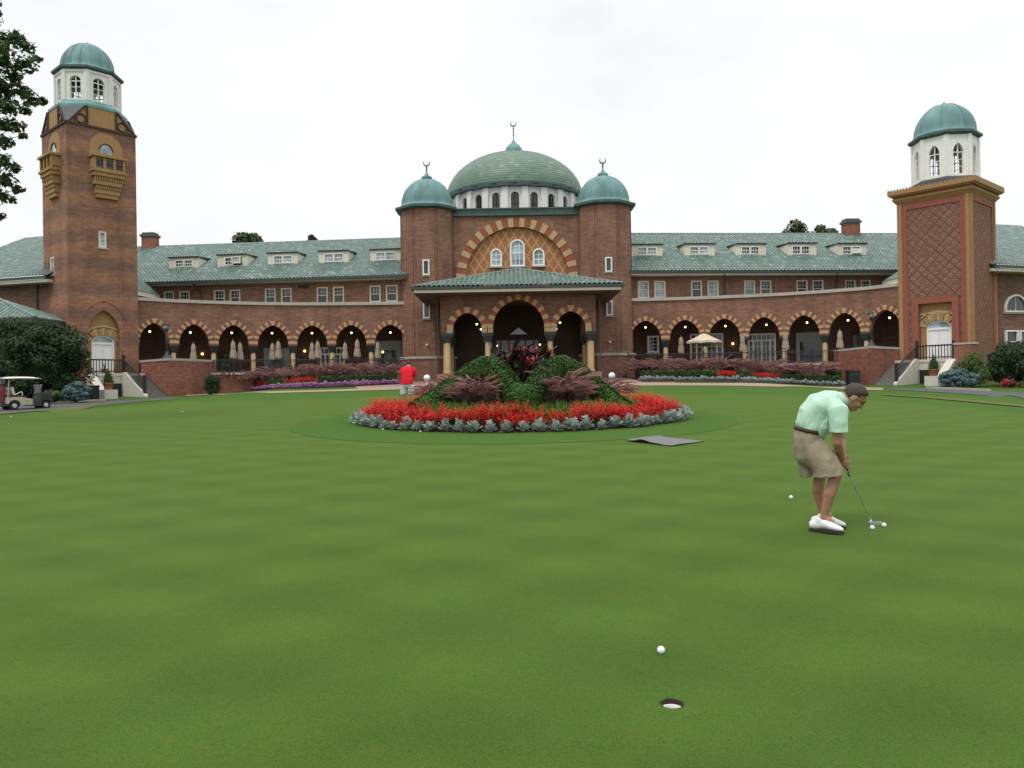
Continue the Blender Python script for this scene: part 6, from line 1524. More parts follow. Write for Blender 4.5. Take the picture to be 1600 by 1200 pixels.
p = P(1099.5, 521, 61.0); ot = thing('patio_umbrella', 'open cream patio umbrella shading the right terrace', 'umbrella', (p.x, p.y, ZF)); H = p.z-ZF
mb = MB(); mb.tube((p.x, p.y, ZF), (p.x, p.y, ZF+H), .024, n=8); mb.build('pole', M['pole'], ot); mb = MB(); vs = []; fs = []; m = 48
for r, z in ((.02, 0), (.35, -.12), (.8, -.36), (1.32, -.62), (1.34, -.78)):
    for i in range(m): a = 2*math.pi*i/m+R(22.5); q = r*(1-.035*abs(math.sin(4*a-R(90)))); vs.append((p.x+q*math.cos(a), p.y+q*math.sin(a), ZF+H+z+(.05*abs(math.sin(4*(a-R(22.5)))) if r > 1.3 else -.02*r*abs(math.sin(4*(a-R(22.5)))))))
for j in range(4):
    for i in range(m): fs.append((j*m+i, j*m+(i+1) % m, (j+1)*m+(i+1) % m, (j+1)*m+i))
mb.add(vs, fs); mb.build('canopy', M['canvasopen'], ot)
mb = MB()
for i in range(8): a = 2*math.pi*i/8+R(22.5); mb.tube((p.x, p.y, ZF+H-.06), (p.x+1.28*math.cos(a), p.y+1.28*math.sin(a), ZF+H-.64), .012, n=5)
mb.build('ribs', M['pole'], ot); mb = MB(); mb.lathe([(.28, 0), (.28, .05), (.06, .09)], (p.x, p.y, ZF), 16); mb.build('base', M['black'], ot)
tb = thing('patio_table', 'round dark patio table', 'table'); mb = MB(); mb.lathe([(.48, .70), (.5, .72), (.48, .74)], (0, 0, 0), 24); mb.build('table_top', M['black'], tb, True); mb = MB(); mb.tube((0, 0, 0), (0, 0, .7), .035, n=8); mb.lathe([(.25, 0), (.22, .03), (.05, .06)], (0, 0, 0), 14); mb.build('pedestal', M['black'], tb, True)
ch = thing('patio_chair', 'dark patio chair', 'chair'); mb = MB(); mb.box((0, 0, .44), (.46, .44, .04)); mb.build('seat', M['black'], ch, True); mb = MB()
for k in range(5): mb.tube((-.19+.095*k, .20, .45), (-.19+.095*k, .27, .88), .013, n=5)
mb.tube((-.23, .28, .9), (.23, .28, .9), .022, n=6); mb.build('backrest', M['black'], ch, True)
for sx_ in (-1, 1):
    for sy_ in (-1, 1): mb = MB(); mb.tube((sx_*.2, sy_*.18, .44), (sx_*.22, sy_*.21, 0), .016, n=6); mb.build('leg', M['black'], ch, True)
TB = [(352, 59.9, 'under the second and third closed umbrellas'), (420, 60.9, 'under the fourth closed umbrella'), (483, 61.3, 'under the sixth closed umbrella'), (553, 61.4, 'under the ninth closed umbrella'), (1066, 61.7, 'left of the open umbrella'), (1103, 61.3, 'under the open umbrella'), (1155, 61.2, 'right of the open umbrella')]
for i, (px, Y, w_) in enumerate(TB):
    q = P(px, 570, Y); put(tb, 'tb', (q.x, q.y, ZF), 0, 1, 'round dark patio table %s on the terrace' % w_, 'patio tables on the terrace')
    for j in range(3):
        a = random.uniform(-.3, .3)+j*2.1+.5; put(ch, 'ch', (q.x+.72*math.cos(a), q.y+.5*math.sin(a), ZF), a-math.pi/2, 1, 'dark patio chair at the table %s' % w_, 'chairs round the patio table %s' % w_)
# potted palms, topiary, pots, bins
M['terra'] = mat('terracotta_pot', (.34, .13, .065), .8, .15, 8)
def pot(px, py, Y, z, h, label, kind):
    p = P(px, py, Y); zz = p.z if z is None else z; t = thing('potted_plant', label, 'potted plant', (p.x, p.y, zz)); mb = MB()
    if kind == 'cone':
        mb.lathe([(.22, 0), (.30, .34), (.33, .34), (.33, .42), (.27, .42)], (p.x, p.y, zz), 20); mb.build('pot', M['terra'], t)
        bl = [((p.x, p.y, zz+.42+f*h), (.40*(1-f)**.8*(1-.25*(f < .1))+.05,)*2+(.12,), int(260*(1-f)+40)) for f in [i/9 for i in range(10)]]; V, Q = leafcloud(bl, .06, .6, shell=.6); npmesh('foliage', V, Q, M['box'], t)
        c = MB(); c.lathe([(.2, .4), (.28, .55), (.2, .42+h*.5), (.03, .42+h*.95)], (p.x, p.y, zz), 14); c.build('branches', M['leafcore'], t)
    elif kind == 'palm':
        mb.lathe([(.2, 0), (.26, .36), (.28, .36), (.28, .42), (.2, .42)], (p.x, p.y, zz), 18); mb.build('pot', M['terra'], t); V, Q = blades(34, h, 1.15, .075, spread=.06, seg=5, tip=.1); o = npmesh('leaves', V+np.array([p.x, p.y, zz+.42]), Q, M['palm'], t)
    else:
        mb.lathe([(.13, 0), (.19, .26), (.21, .26), (.21, .31), (.16, .31)], (p.x, p.y, zz), 18); mb.build('pot', M['terra'], t); V, Q = blades(40, h, .9, .02, spread=.1); npmesh('leaves', V+np.array([p.x, p.y, zz+.3]), Q, M['palm'], t)
pc = FCL.pt(.65, -4.65, 0); pot(*[0, 0], 1, 0, 0, 'x', 'none') if False else None
def at_pt(q, z): # pixel of a world point, so that pot() can take it
    d = Vector((q.x, q.y, z)); return d
def pot_at(q, z, h, label, kind):
    global P
    P0 = P; P = lambda *_: Vector((q.x, q.y, z)); pot(0, 0, 1, z, h, label, kind); P = P0
pot_at(FCL.pt(.65, -4.65, 0), 1.92, .85, 'clipped cone topiary in a terracotta pot on the left stair pedestal', 'cone')
pot_at(FCR.pt(S-.65, -4.65, 0), 1.92, .85, 'clipped cone topiary in a terracotta pot on the right stair pedestal', 'cone')
pot_at(FCL.pt(1.75, -1.15, 0), 3.04, .5, 'terracotta pot of strappy leaves on the left tower landing before the door', 'pot')
pot_at(FCL.pt(2.75, -.75, 0), 3.04, .55, 'terracotta pot at the right of the left tower door', 'pot')
pot(609, 577, 61.2, ZF, 1.05, 'potted palm on the left terrace beside the domed block', 'palm'); pot(1019, 571, 61.2, ZF, .95, 'potted palm on the right terrace beside the domed block', 'palm')
def bin_(c, sz, label, rz=0):
    t = thing('litter_bin', label, 'bin', c); mb = MB(); mb.box((c[0], c[1], c[2]+sz[2]*.45), (sz[0], sz[1], sz[2]*.9), rz=rz); mb.build('body', M['black'], t); mb = MB(); mb.box((c[0], c[1], c[2]+sz[2]*.94), (sz[0]+.06, sz[1]+.06, .08), rz=rz); mb.build('lid', M['black'], t)
    mb = MB(); mb.box((c[0], c[1]-sz[1]/2-.012, c[2]+sz[2]*.72), (sz[0]*.6, .02, sz[2]*.14), rz=0); mb.build('flap', M['greeniron'], t)
q = P(1332.5, 596, 53.3); bin_((q.x, q.y, G(q.x, q.y)), (.72, .6, 1.0), 'black litter bin in front of the right brick planter wall')
q = P(143.5, 625, 48.6); bin_((q.x, q.y, G(q.x, q.y)), (.62, .6, .95), 'black litter bin between the blue spruce and the left steps')
# ------------------------------------------------------------------ the golf cart and its bags
def cart():
    M['cartcream'] = mat('cart_body_cream', (.44, .40, .285), .35, .05, 3); M['rubber'] = mat('tyre_rubber', (.02, .02, .021), .85, .2, 10); M['rim'] = mat('steel_rim', (.55, .55, .56), .3, .1, 6, metal=.7); M['seatv'] = mat('seat_vinyl', (.50, .47, .40), .5, .06, 4); M['plastic'] = mat('black_plastic', (.025, .025, .027), .5, .15, 6); M['roofw'] = mat('cart_roof', (.74, .72, .64), .4, .04, 2)
    g0 = P(22, 640, 39.4); x0, y0 = g0.x, g0.y; t = thing('golf_cart', 'cream golf cart with white roof and folded windscreen parked on the drive', 'golf cart', (x0, y0, G(x0, y0)+.02), rz=R(53)); t.scale = (.89,)*3
    # local frame: x forward, y left; near (right-hand) side is -y; rear axle at x=0, near rear wheel at y=-.5
    yo = .5
    def W(x, y):
        w_ = MB(); w_.tube((x, y-.09, .23), (x, y+.09, .23), .23, n=24); w_.lathe([(.0, 0)], (0, 0, 0), 3) if False else None
        o = w_.build('wheel', M['rubber'], t, True); r_ = MB(); s_ = -1 if y < yo else 1; r_.tube((x, y+s_*.085, .23), (x, y+s_*.1, .23), .125, .11, n=18); r_.tube((x, y+s_*.1, .23), (x, y+s_*.115, .23), .04, n=10); r_.build('rim', M['rim'], o, True)
    for x, y in ((0, 0), (0, 1.0), (1.66, .06), (1.66, .94)): W(x, y)
    def slab(prof, y0_, y1_, nm, m, parent=t):
        mb = MB(); n = len(prof); vs = [(x, y0_, z) for x, z in prof]+[(x, y1_, z) for x, z in prof]
        mb.add(vs, [list(range(n))[::-1], [n+i for i in range(n)]]+[(i, (i+1) % n, n+(i+1) % n, n+i) for i in range(n)]); return mb.build(nm, M[m], parent, True)
    body = slab([(-.42, .34), (-.30, .34), (-.27, .42), (-.17, .52), (0, .56), (.17, .52), (.27, .42), (.32, .28), (.92, .26), (.92, .60), (.55, .66), (.30, .72), (-.05, .70), (-.40, .66)], -.10, 1.10, 'body', 'cartcream')
    slab([(-.42, .30), (-.30, .30), (-.25, .42), (-.15, .50), (0, .54), (.15, .50), (.25, .42), (.30, .27), (.28, .20), (-.42, .22)], -.04, 1.04, 'rear_undertray', 'plastic')
    slab([(.90, .20), (1.50, .20), (1.50, .27), (.90, .27)], -.06, 1.06, 'floor', 'plastic')
    slab([(1.38, .24), (1.44, .46), (1.52, .52), (1.66, .54), (1.80, .52), (1.90, .42), (1.98, .36), (2.04, .48), (1.98, .62), (1.72, .80), (1.50, .92), (1.42, .93), (1.38, .62)], -.02, 1.02, 'front_cowl', 'plastic')
    slab([(.05, .70), (.62, .66), (.66, .72), (.62, .80), (.08, .82)], -.04, 1.04, 'seat', 'plastic')
    slab([(-.02, .84), (.08, .82), (-.02, 1.26), (-.12, 1.28), (-.14, 1.10)], -.02, 1.02, 'seat_back', 'seatv')
    for y in (-.05, 1.05):
        mb = MB(); mb.path([(.05, y, .84), (.34, y, 1.0), (.42, y, .96), (.40, y, .80)], .022, 8); mb.build('arm_rest', M['white'], t, True)
    for x0_, z0_, x1_, z1_ in ((-.30, .68, -.22, 1.78), (1.44, .90, 1.02, 1.80)):
        for y in (.02, .98):
            if x0_ > 0: continue
            mb = MB(); mb.tube((x0_, y, z0_), (x1_, y, z1_), .024, n=8); mb.build('roof_strut', M['seatv'], t, True)
    for y in (.02, .98):
        mb = MB(); mb.path([(1.46, y, .90), (1.30, y, 1.42), (1.12, y, 1.80)], .018, 8); mb.build('roof_strut', M['plastic'], t, True)
    mb = MB(); nx_, ny_ = 14, 8; vs = []
    for s_ in range(2):
        for i in range(nx_+1):
            for j in range(ny_+1):
                a, b = i/nx_*2-1, j/ny_*2-1; k_ = (1-abs(a)**6)*(1-abs(b)**6); vs.append((.44+a*1.0, .5+b*.60, 1.78+.10*k_-.03*a*a-.02*b*b-(.05*k_ if s_ else .03)))
    kk = (nx_+1)*(ny_+1); fs = []
    for s_ in range(2):
        for i in range(nx_):
            for j in range(ny_): q = s_*kk+i*(ny_+1)+j; fs.append((q, q+1, q+ny_+2, q+ny_+1))
    rim_ = [i*(ny_+1) for i in range(nx_+1)]+[nx_*(ny_+1)+j for j in range(1, ny_+1)]+[i*(ny_+1)+ny_ for i in range(nx_-1, -1, -1)]+[j for j in range(ny_-1, 0, -1)]
    for a, b in zip(rim_, rim_[1:]+rim_[:1]): fs.append((a, b, b+kk, a+kk))
    mb.add(vs, fs, 0, True); mb.build('roof', M['roofw'], t, True)
    mb = MB(); mb.box((1.44, .5, 1.13), (.02, .96, .46)); ws = mb.build('windscreen', glassmat('tinted_screen', (.05, .06, .06), .15), t, True); mb = MB(); mb.box((1.44, .5, 1.375), (.04, 1.0, .035)); mb.box((1.44, .5, .90), (.04, 1.0, .03)); mb.build('screen_edge', M['white'], ws, True)
    mb = MB(); mb.tube((1.40, .72, .75), (1.12, .72, .98), .02, n=6)
    for i in range(16):
        a, b = 2*math.pi*i/16, 2*math.pi*(i+1)/16; f = lambda q: (1.12+.11*math.sin(q)*.6, .72+.17*math.cos(q), .98+.14*math.sin(q)); mb.tube(f(a), f(b), .014, n=5)
    mb.build('steering_wheel', M['plastic'], t, True)
    for y in (.22, .78): mb = MB(); mb.ball((1.97, y, .60), .07, 10, sz=(.03, .09, .06)); mb.build('headlight', M['glassblue'], t, True)
    mb = MB(); mb.box((.62, -.103, .48), (.10, .006, .035)); mb.build('badge', M['plastic'], t, True)
    mb = MB(); mb.box((-.56, .5, .40), (.34, 1.0, .05)); mb.box((-.72, .5, .60), (.03, .95, .06)); mb.tube((-.30, .1, 1.05), (-.30, .9, 1.05), .02, n=6); mb.build('bag_rack', M['plastic'], t, True)
    L = Matrix.Translation(t.location) @ Matrix.Rotation(R(53), 4, 'Z') @ Matrix.Scale(.89, 4)
    for i, (yy, c, lab) in enumerate(((.24, 'bagred', 'maroon golf bag strapped on the near side of the cart rack'), (.74, 'bagblack', 'black golf bag strapped on the far side of the cart rack'))):
        M[c] = mat(c.replace('bag', '')+'_bag_fabric', (.17, .03, .04) if i == 0 else (.03, .03, .035), .8, .2, 8); q = L @ Vector((-.56, yy, .43)); b = thing('golf_bag', lab, 'golf bag', q, rz=R(53))
        mb = MB(); mb.tube((0, 0, 0), (.08, 0, .86), .15, .135, n=16); bd_ = mb.build('body', M[c], b, True); mb = MB(); mb.tube((.075, 0, .80), (.083, 0, .90), .148, .152, n=16); mb.build('collar', M['plastic'], bd_, True); mb = MB(); mb.box((-.12, 0, .34), (.10, .2, .38)); mb.box((.02, -.15, .5), (.14, .08, .26)); mb.build('pocket', M[c], bd_, True)
        for k in range(6):
            a = k*1.05; e = Vector((.10+.09*math.cos(a), .09*math.sin(a), random.uniform(1.06, 1.22))); mb = MB(); mb.tube((.08+.06*math.cos(a), .06*math.sin(a), .84), e, .008, n=5); mb.ball(e, .04, 8, sz=(.055, .03, .04)); mb.build('golf_club', M['rim'] if k % 2 else M['plastic'], b, True)
cart()
# ------------------------------------------------------------------ people
def remesh(mb, name, m, parent, vox=.008, sm=6, fac=.5, fold=0, ff=(9, 9, 5)):
    from mathutils import noise as mn
    me = bpy.data.meshes.new(name); me.from_pydata(mb.v, [], mb.f); me.update(); o = bpy.data.objects.new(name, me); COL.objects.link(o)
    import bmesh
    bm = bmesh.new(); bm.from_mesh(me); bmesh.ops.recalc_face_normals(bm, faces=bm.faces[:]); bm.to_mesh(me); bm.free()
    r = o.modifiers.new('r', 'REMESH'); r.mode = 'VOXEL'; r.voxel_size = vox; r.use_smooth_shade = True; s = o.modifiers.new('s', 'SMOOTH'); s.factor = fac; s.iterations = sm
    dg = bpy.context.evaluated_depsgraph_get(); n = bpy.data.meshes.new_from_object(o.evaluated_get(dg)); n.name = name; bpy.data.objects.remove(o); bpy.data.meshes.remove(me)
    if fold:
        nv = [v.normal.copy() for v in n.vertices]
        for v, k in zip(n.vertices, nv):
            p = Vector((v.co.x*ff[0], v.co.y*ff[1], v.co.z*ff[2])); p += Vector((mn.noise(p*.6), mn.noise(p*.6+Vector((7, 3, 1))), 0))*.8
            v.co += k*fold*(abs(mn.noise(p))*1.6-.55+.4*mn.noise(p*2.3))
        n.update()
    n.polygons.foreach_set('use_smooth', np.ones(len(n.polygons), dtype=bool)); auto_uv(n); n.materials.clear(); n.materials.append(m); q = bpy.data.objects.new(name, n); COL.objects.link(q); q.parent = parent; return q
def loft(mb, pts, rad, ref=(0, 1, 0), n=20, dome=True, fn=None):
    """closed tube of ellipses; rad: (half width along ref, half depth) per point"""
    pts = [Vector(p) for p in pts]; rings = []; ref = Vector(ref)
    for i, p in enumerate(pts):
        t = (pts[min(len(pts)-1, i+1)]-pts[max(0, i-1)]).normalized(); s = (ref-t*ref.dot(t)).normalized(); u = t.cross(s); a, b = rad[i] if isinstance(rad[i], tuple) else (rad[i], rad[i]); rg = []
        for k in range(n):
            q = 2*math.pi*k/n; f = fn(i/(len(pts)-1), q) if fn else 1; rg.append(p+s*(a*f*math.cos(q))+u*(b*f*math.sin(q)))
        rings.append((rg, t, a, b))
    vs = []; 
    if dome:
        rg, t, a, b = rings[0]; c = pts[0]; m_ = min(a, b)
        for f, o in ((.5, .8), (.86, .45)): vs.append([c+(q-c)*f-t*m_*o for q in rg])
    for rg, *_ in rings: vs.append(rg)
    if dome:
        rg, t, a, b = rings[-1]; c = pts[-1]; m_ = min(a, b)
        for f, o in ((.86, .45), (.5, .8)): vs.append([c+(q-c)*f+t*m_*o for q in rg])
    flat = [p for r in vs for p in r]; fs = []
    for j in range(len(vs)-1):
        for k in range(n): fs.append((j*n+k, j*n+(k+1) % n, (j+1)*n+(k+1) % n, (j+1)*n+k))
    fs += [list(range(n))[::-1], [(len(vs)-1)*n+k for k in range(n)]]; mb.add(flat, fs, 0, True)
def fabric(name, c, wr=.5, sc=6, stretch=(1, 1, .5)):
    m, nt, b = newmat(name); co = obj_co(nt); lk(nt, mix(nt, ramp(nt, noise(nt, co, 14, 3), .3, .7), [x*.93 for x in c], [x*1.05 for x in c]), b.inputs['Base Color']); b.inputs['Roughness'].default_value = .9; b.inputs['Specular IOR Level'].default_value = .15
    n = nd(nt, 'ShaderNodeTexNoise', Scale=sc, Detail=2.5, Roughness=.5, Distortion=1.4); mp = nd(nt, 'ShaderNodeMapping'); mp.inputs['Scale'].default_value = stretch; lk(nt, co, mp.inputs[0]); lk(nt, mp.outputs[0], n.inputs['Vector']); bump(nt, b, n.outputs['Fac'], wr, .05); return m
def skin(name, c):
    m, nt, b = newmat(name); co = obj_co(nt); lk(nt, mix(nt, ramp(nt, noise(nt, co, 22, 3), .3, .7), [x*.85 for x in c], [x*1.1 for x in c]), b.inputs['Base Color']); b.inputs['Roughness'].default_value = .55; b.inputs['Subsurface Weight'].default_value = .06; b.inputs['Subsurface Radius'].default_value = (.01, .004, .002); return m
M['skin'] = skin('tanned_skin', (.36, .185, .115)); M['skin2'] = skin('fair_skin', (.42, .22, .15)); M['hair'] = mat('dark_hair', (.040, .027, .019), .6, .3, 30, bs=.6, bscale=90)
M['mint'] = fabric('mint_polo', (.47, .68, .53), .5, 5); M['khaki'] = fabric('khaki_twill', (.30, .255, .18), .9, 5); M['redshirt'] = fabric('red_polo', (.66, .02, .035), .5, 5); M['greyshort'] = fabric('pale_grey_shorts', (.52, .55, .60), .4, 5)
M['belt'] = mat('brown_belt', (.05, .025, .018), .5, .2, 8); M['shoe'] = mat('white_shoe_leather', (.80, .80, .81), .4, .05, 8, bs=.1, bscale=30); M['sole'] = mat('black_sole', (.025, .025, .028), .6, .2, 10); M['chrome'] = mat('putter_steel', (.62, .63, .64), .25, .05, 6, metal=.8); M['grip'] = mat('club_grip', (.03, .03, .03), .8, .2, 20)
def head(mb, c, n, up, y, sc=1.0):
    """skull, jaw, nose, brow, ears: n faces forward, up to the crown, y to the figure's left"""
    c, n, up, y = Vector(c), Vector(n).normalized(), Vector(up).normalized(), Vector(y)
    def el(o, r):
        k = MB(); k.ball((0, 0, 0), 1, 18, sz=r); mb.add([c+(n*v[0]+y*v[1]+up*v[2])*sc+(n*o[0]+y*o[1]+up*o[2])*sc for v in k.v], k.f, 0, True)
    el((-.015, 0, .03), (.100, .078, .088)); el((.018, 0, -.035), (.072, .062, .080)); el((.058, 0, -.093), (.026, .032, .022)); el((.088, 0, -.012), (.017, .014, .030)); el((.100, 0, -.030), (.017, .014, .013))
    el((.078, 0, .028), (.018, .052, .013)); el((.080, 0, -.066), (.014, .026, .008)); el((.078, 0, -.078), (.013, .022, .008))
    for s in (-1, 1): el((-.008, s*.080, -.012), (.028, .012, .035)); el((.062, s*.034, -.030), (.022, .02, .02))
def hairmesh(parent, c, n, up, y, sc=1.0, front=.055):
    c, n, up, y = Vector(c), Vector(n).normalized(), Vector(up).normalized(), Vector(y); k = MB(); k.ball((0, 0, 0), 1, 36, sz=(.106, .083, .094)); mb = MB(); keep = []
    for f in k.f:
        q = sum((Vector(k.v[i]) for i in f), Vector())/len(f); a = q.x
        if q.z > -.005 and (a < front-.02+q.z*.35+.012*math.sin(q.y*90) or q.z > .064): keep.append(f)
        elif q.z <= -.005 and a < -.035 and q.z > -.085: keep.append(f)
        elif q.z <= -.005 and a < .0 and q.z > -.042: keep.append(f)
    mb.add([c+(n*(v[0]-.015)+y*v[1]+up*(v[2]+.03))*sc for v in k.v], keep, 0, True); o = mb.build('hair', M['hair'], parent, True); s = o.modifiers.new('s', 'SOLIDIFY'); s.thickness = .011; s.offset = 0
    return o
def finger(mb, pts, r): 
    for a, b in zip(pts, pts[1:]): loft(mb, [a, b], [r, r*.92], ref=(.3, 1, .2), n=8)
def golfer():
    base = gpt(1290, 829); t = thing('person', 'man in mint polo and khaki shorts bent over a putter', 'person', (base.x, base.y, G(base.x, base.y)+.006), rz=R(-21.4))
    kx = 1/168.; X = lambda px: (px-1290)*kx*.955; Z = lambda py: (829-py)*kx
    v = lambda px, py, y: (X(px), y, Z(py)); Yv = (0, 1, 0)
    n_, up_ = (.70, 0, -.71), (.71, 0, .70); hc = v(1338, 623, 0)
    b = MB()
    # torso and neck inside the shirt
    loft(b, [v(1262, 700, 0), v(1266, 672, 0), v(1280, 645, 0), v(1300, 630, 0), v(1313, 626, 0)], [(.13, .085), (.13, .09), (.14, .095), (.15, .08), (.09, .055)])
    loft(b, [v(1308, 628, 0), v(1320, 623, 0), v(1332, 622, 0)], [.062, .056, .058]); head(b, hc, n_, up_, Yv)
    # legs
    for s, hip, knee, calf, ank in ((-1, v(1266, 705, -.10), v(1307, 742, -.15), v(1297, 770, -.15), v(1288, 806, -.135)), (1, v(1262, 705, .10), v(1283, 745, .10), v(1279, 772, .10), v(1285, 802, .11))):
        loft(b, [hip, Vector(hip).lerp(Vector(knee), .5), knee], [.070, .070, .061], ref=(0, 1, 0)); loft(b, [knee, Vector(knee).lerp(Vector(calf), .45), calf, Vector(calf).lerp(Vector(ank), .55), ank], [.055, .052, .054, .041, .034]); loft(b, [ank, Vector(ank)+Vector((.06, 0, -.05))], [.038, .035])
    # arms down to a two-handed grip
    hand = Vector(v(1319, 728, .0))
    for s, sh, elb in ((-1, v(1309, 638, -.19), v(1309.5, 690, -.205)), (1, v(1312, 640, .19), v(1316, 692, .19))):
        wr = hand+Vector((-.012, s*.030, .055 if s < 0 else .105)); loft(b, [sh, Vector(sh).lerp(Vector(elb), .5), elb], [.056, .050, .043]); loft(b, [elb, Vector(elb).lerp(wr, .35), wr], [.043, .042, .028])
        pal = wr+Vector((.008, -s*.010, -.052)); loft(b, [wr, wr.lerp(pal, .5), pal], [(.024, .03), (.024, .040), (.02, .038)], ref=(0, 1, 0))
        for k in range(4):      # fingers wrapped round the grip
            zz = pal.z+.034-k*.0195; xx = pal.x+.014+k*.003; f0 = Vector((pal.x+.030, s*.026+pal.y*.2, zz)); f1 = Vector((xx+.042-k*.002, s*.006, zz-.006)); f2 = Vector((xx+.026, -s*.020, zz-.010)); f3 = Vector((xx+.004, -s*.020, zz-.010))
            finger(b, [f0, f1, f2, f3], .0088-k*.0004)
        th = [wr+Vector((.018, -s*.012, -.015)), wr+Vector((.032, -s*.026, -.040)), wr+Vector((.030, -s*.022, -.070))]; finger(b, th, .0095)
    remesh(b, 'body', M['skin'], t, .0062, 3)
    hairmesh(t, hc, n_, up_, Yv)
    for s in (-1, 1):
        eb = MB(); c_ = Vector(hc)+Vector(n_).normalized()*.082+Vector((0, s*.033, 0))+Vector(up_).normalized()*.034; eb.ball(c_, .02, 8, sz=(.012, .022, .007)); eb.build('eyebrow', M['hair'], t, True)
        eb = MB(); c_ = Vector(hc)+Vector(n_).normalized()*.079+Vector((0, s*.032, 0))+Vector(up_).normalized()*.008; eb.ball(c_, .009, 10); eb.build('eye', M['hair'], t, True)
    # shirt
    s_ = MB(); fold = lambda f, q: 1+.025*math.sin(3*q+9*f)*(1-f)+.02*math.sin(5*q-14*f)
    loft(s_, [v(1267, 682, 0), v(1271, 667, 0), v(1277, 650, 0), v(1288, 636, 0), v(1300, 629, 0), v(1311, 627, 0), v(1319, 626, 0)], [(.172, .112), (.198, .146), (.205, .156), (.215, .148), (.205, .118), (.15, .088), (.075, .066)], n=28, fn=fold, dome=False)
    loft(s_, [v(1282, 680, 0), v(1288, 668, 0), v(1296, 650, 0)], [(.16, .065), (.18, .10), (.17, .10)], n=24, fn=fold)   # the front hanging away from the belly
    for s in (-1, 1):
        loft(s_, [v(1304, 632, s*.13), v(1311, 642, s*.195), v(1312, 658, s*.215), v(1312, 675, s*.215)], [.085, .092, .082, .080], ref=(1, 0, 0), n=20, dome=False, fn=lambda f, q: 1+.05*math.sin(4*q)*f)
    loft(s_, [v(1313, 629, 0), v(1321, 624, 0)], [.078, .068], n=20, dome=False)
    sh_ = remesh(s_, 'polo_shirt', M['mint'], t, .007, 5, fold=.0065, ff=(7, 7, 5)); 
    cl = MB(); 
    loft(cl, [v(1318, 627.5, 0), v(1324.5, 621.5, 0)], [.076, .070], n=24, dome=False); remesh(cl, 'collar', M['mint'], sh_, .007, 2)
    # shorts and belt
    k_ = MB(); loft(k_, [v(1267, 715, 0), v(1266, 700, 0), v(1266.5, 686, 0), v(1269, 674.5, 0)], [(.180, .128), (.200, .142), (.202, .144), (.198, .144)], n=28, fn=lambda f, q: 1+.012*math.sin(6*q))
    loft(k_, [v(1268, 696, -.085), v(1281, 712, -.11), v(1291, 724, -.135), v(1295, 734, -.14), v(1296, 743.5, -.14)], [(.112, .125), (.114, .130), (.114, .130), (.116, .130), (.120, .134)], n=24, dome=False, fn=lambda f, q: 1+.03*math.sin(4*q+2)*f)
    loft(k_, [v(1264, 698, .075), v(1266, 715, .09), v(1268, 732, .09), v(1270, 747.5, .09)], [(.108, .115), (.112, .112), (.114, .108), (.118, .106)], n=24, dome=False, fn=lambda f, q: 1+.03*math.sin(4*q)*f)
    so_ = remesh(k_, 'shorts', M['khaki'], t, .007, 4, fold=.010, ff=(8, 8, 3.5))
    bt = MB(); loft(bt, [v(1268, 676.5, 0), v(1269.5, 670.5, 0)], [(.201, .1455), (.201, .1455)], n=36, dome=False); bt.build('belt', M['belt'], t, True)
    # shoes
    for s, a, ang in ((-1, v(1284, 829, -.135), R(-22)), (1, v(1287, 829, .115), R(-14))):
        d = Vector((math.cos(ang), math.sin(ang), 0)); r = Vector((-d.y, d.x, 0)); o_ = Vector((a[0], a[1], .004)); q = lambda x, y, z: o_+d*x+r*y+Vector((0, 0, z))
        m = MB(); rf = tuple(r); loft(m, [q(-.085, 0, .055), q(-.03, 0, .066), q(.03, 0, .075), q(.09, 0, .058), q(.15, 0, .045), q(.185, 0, .038)], [(.033, .040), (.036, .046), (.040, .045), (.043, .036), (.037, .027), (.020, .018)], ref=rf, n=18); loft(m, [q(-.012, 0, .085), q(.0, 0, .118)], [(.040, .048), (.037, .042)], ref=rf, n=18, dome=False)
        so = remesh(m, 'shoe', M['shoe'], t, .006, 3); w_ = MB(); out = [(-.122, .0), (-.108, .030), (-.05, .038), (.06, .046), (.14, .044), (.19, .024), (.205, 0)]; ring_ = [q(x, y, 0) for x, y in out]+[q(x, -y, 0) for x, y in out[::-1][1:-1]]
        n = len(ring_); w_.add(ring_+[p_+Vector((0, 0, .020)) for p_ in ring_], [list(range(n)), [n+i for i in range(n)]]+[(i, (i+1) % n, n+(i+1) % n, n+i) for i in range(n)]); w_.build('sole', M['sole'], so, True)
        lc = MB()
        for z_ in range(4): lc.tube(q(.035+.022*z_, -.024, .122-.012*z_), q(.035+.022*z_, .024, .122-.012*z_), .005, n=5)
        lc.build('laces', M['white'], so, True)
    # the putter is held, so it is a thing of its own
    Mx = Matrix.Translation(t.location) @ Matrix.Rotation(R(-21.4), 4, 'Z'); hd = gpt(1368, 821); hd = Vector((hd.x, hd.y, G(hd.x, hd.y)+.022)); top = Mx @ (hand+Vector((-.012, .004, .09))); tip = Mx @ (hand+Vector((.02, 0, -.04))); 
    neck = gpt(1361, 820); neck = Vector((neck.x, neck.y, G(neck.x, neck.y)+.05))
    p_ = thing('putter', 'steel mallet putter held by the golfer with its head behind two balls', 'golf club', hd); mb = MB(); mb.tube(tip, neck, .0062, .0052, 8); mb.build('shaft', M['chrome'], p_); mb = MB(); mb.tube(top, tip.lerp(neck, .12), .013, .011, 10); mb.build('grip', M['grip'], p_)
    mb = MB(); f = Fr((hd.x, hd.y), (math.cos(R(-12)), math.sin(R(-12)))); zb_ = hd.z-.018
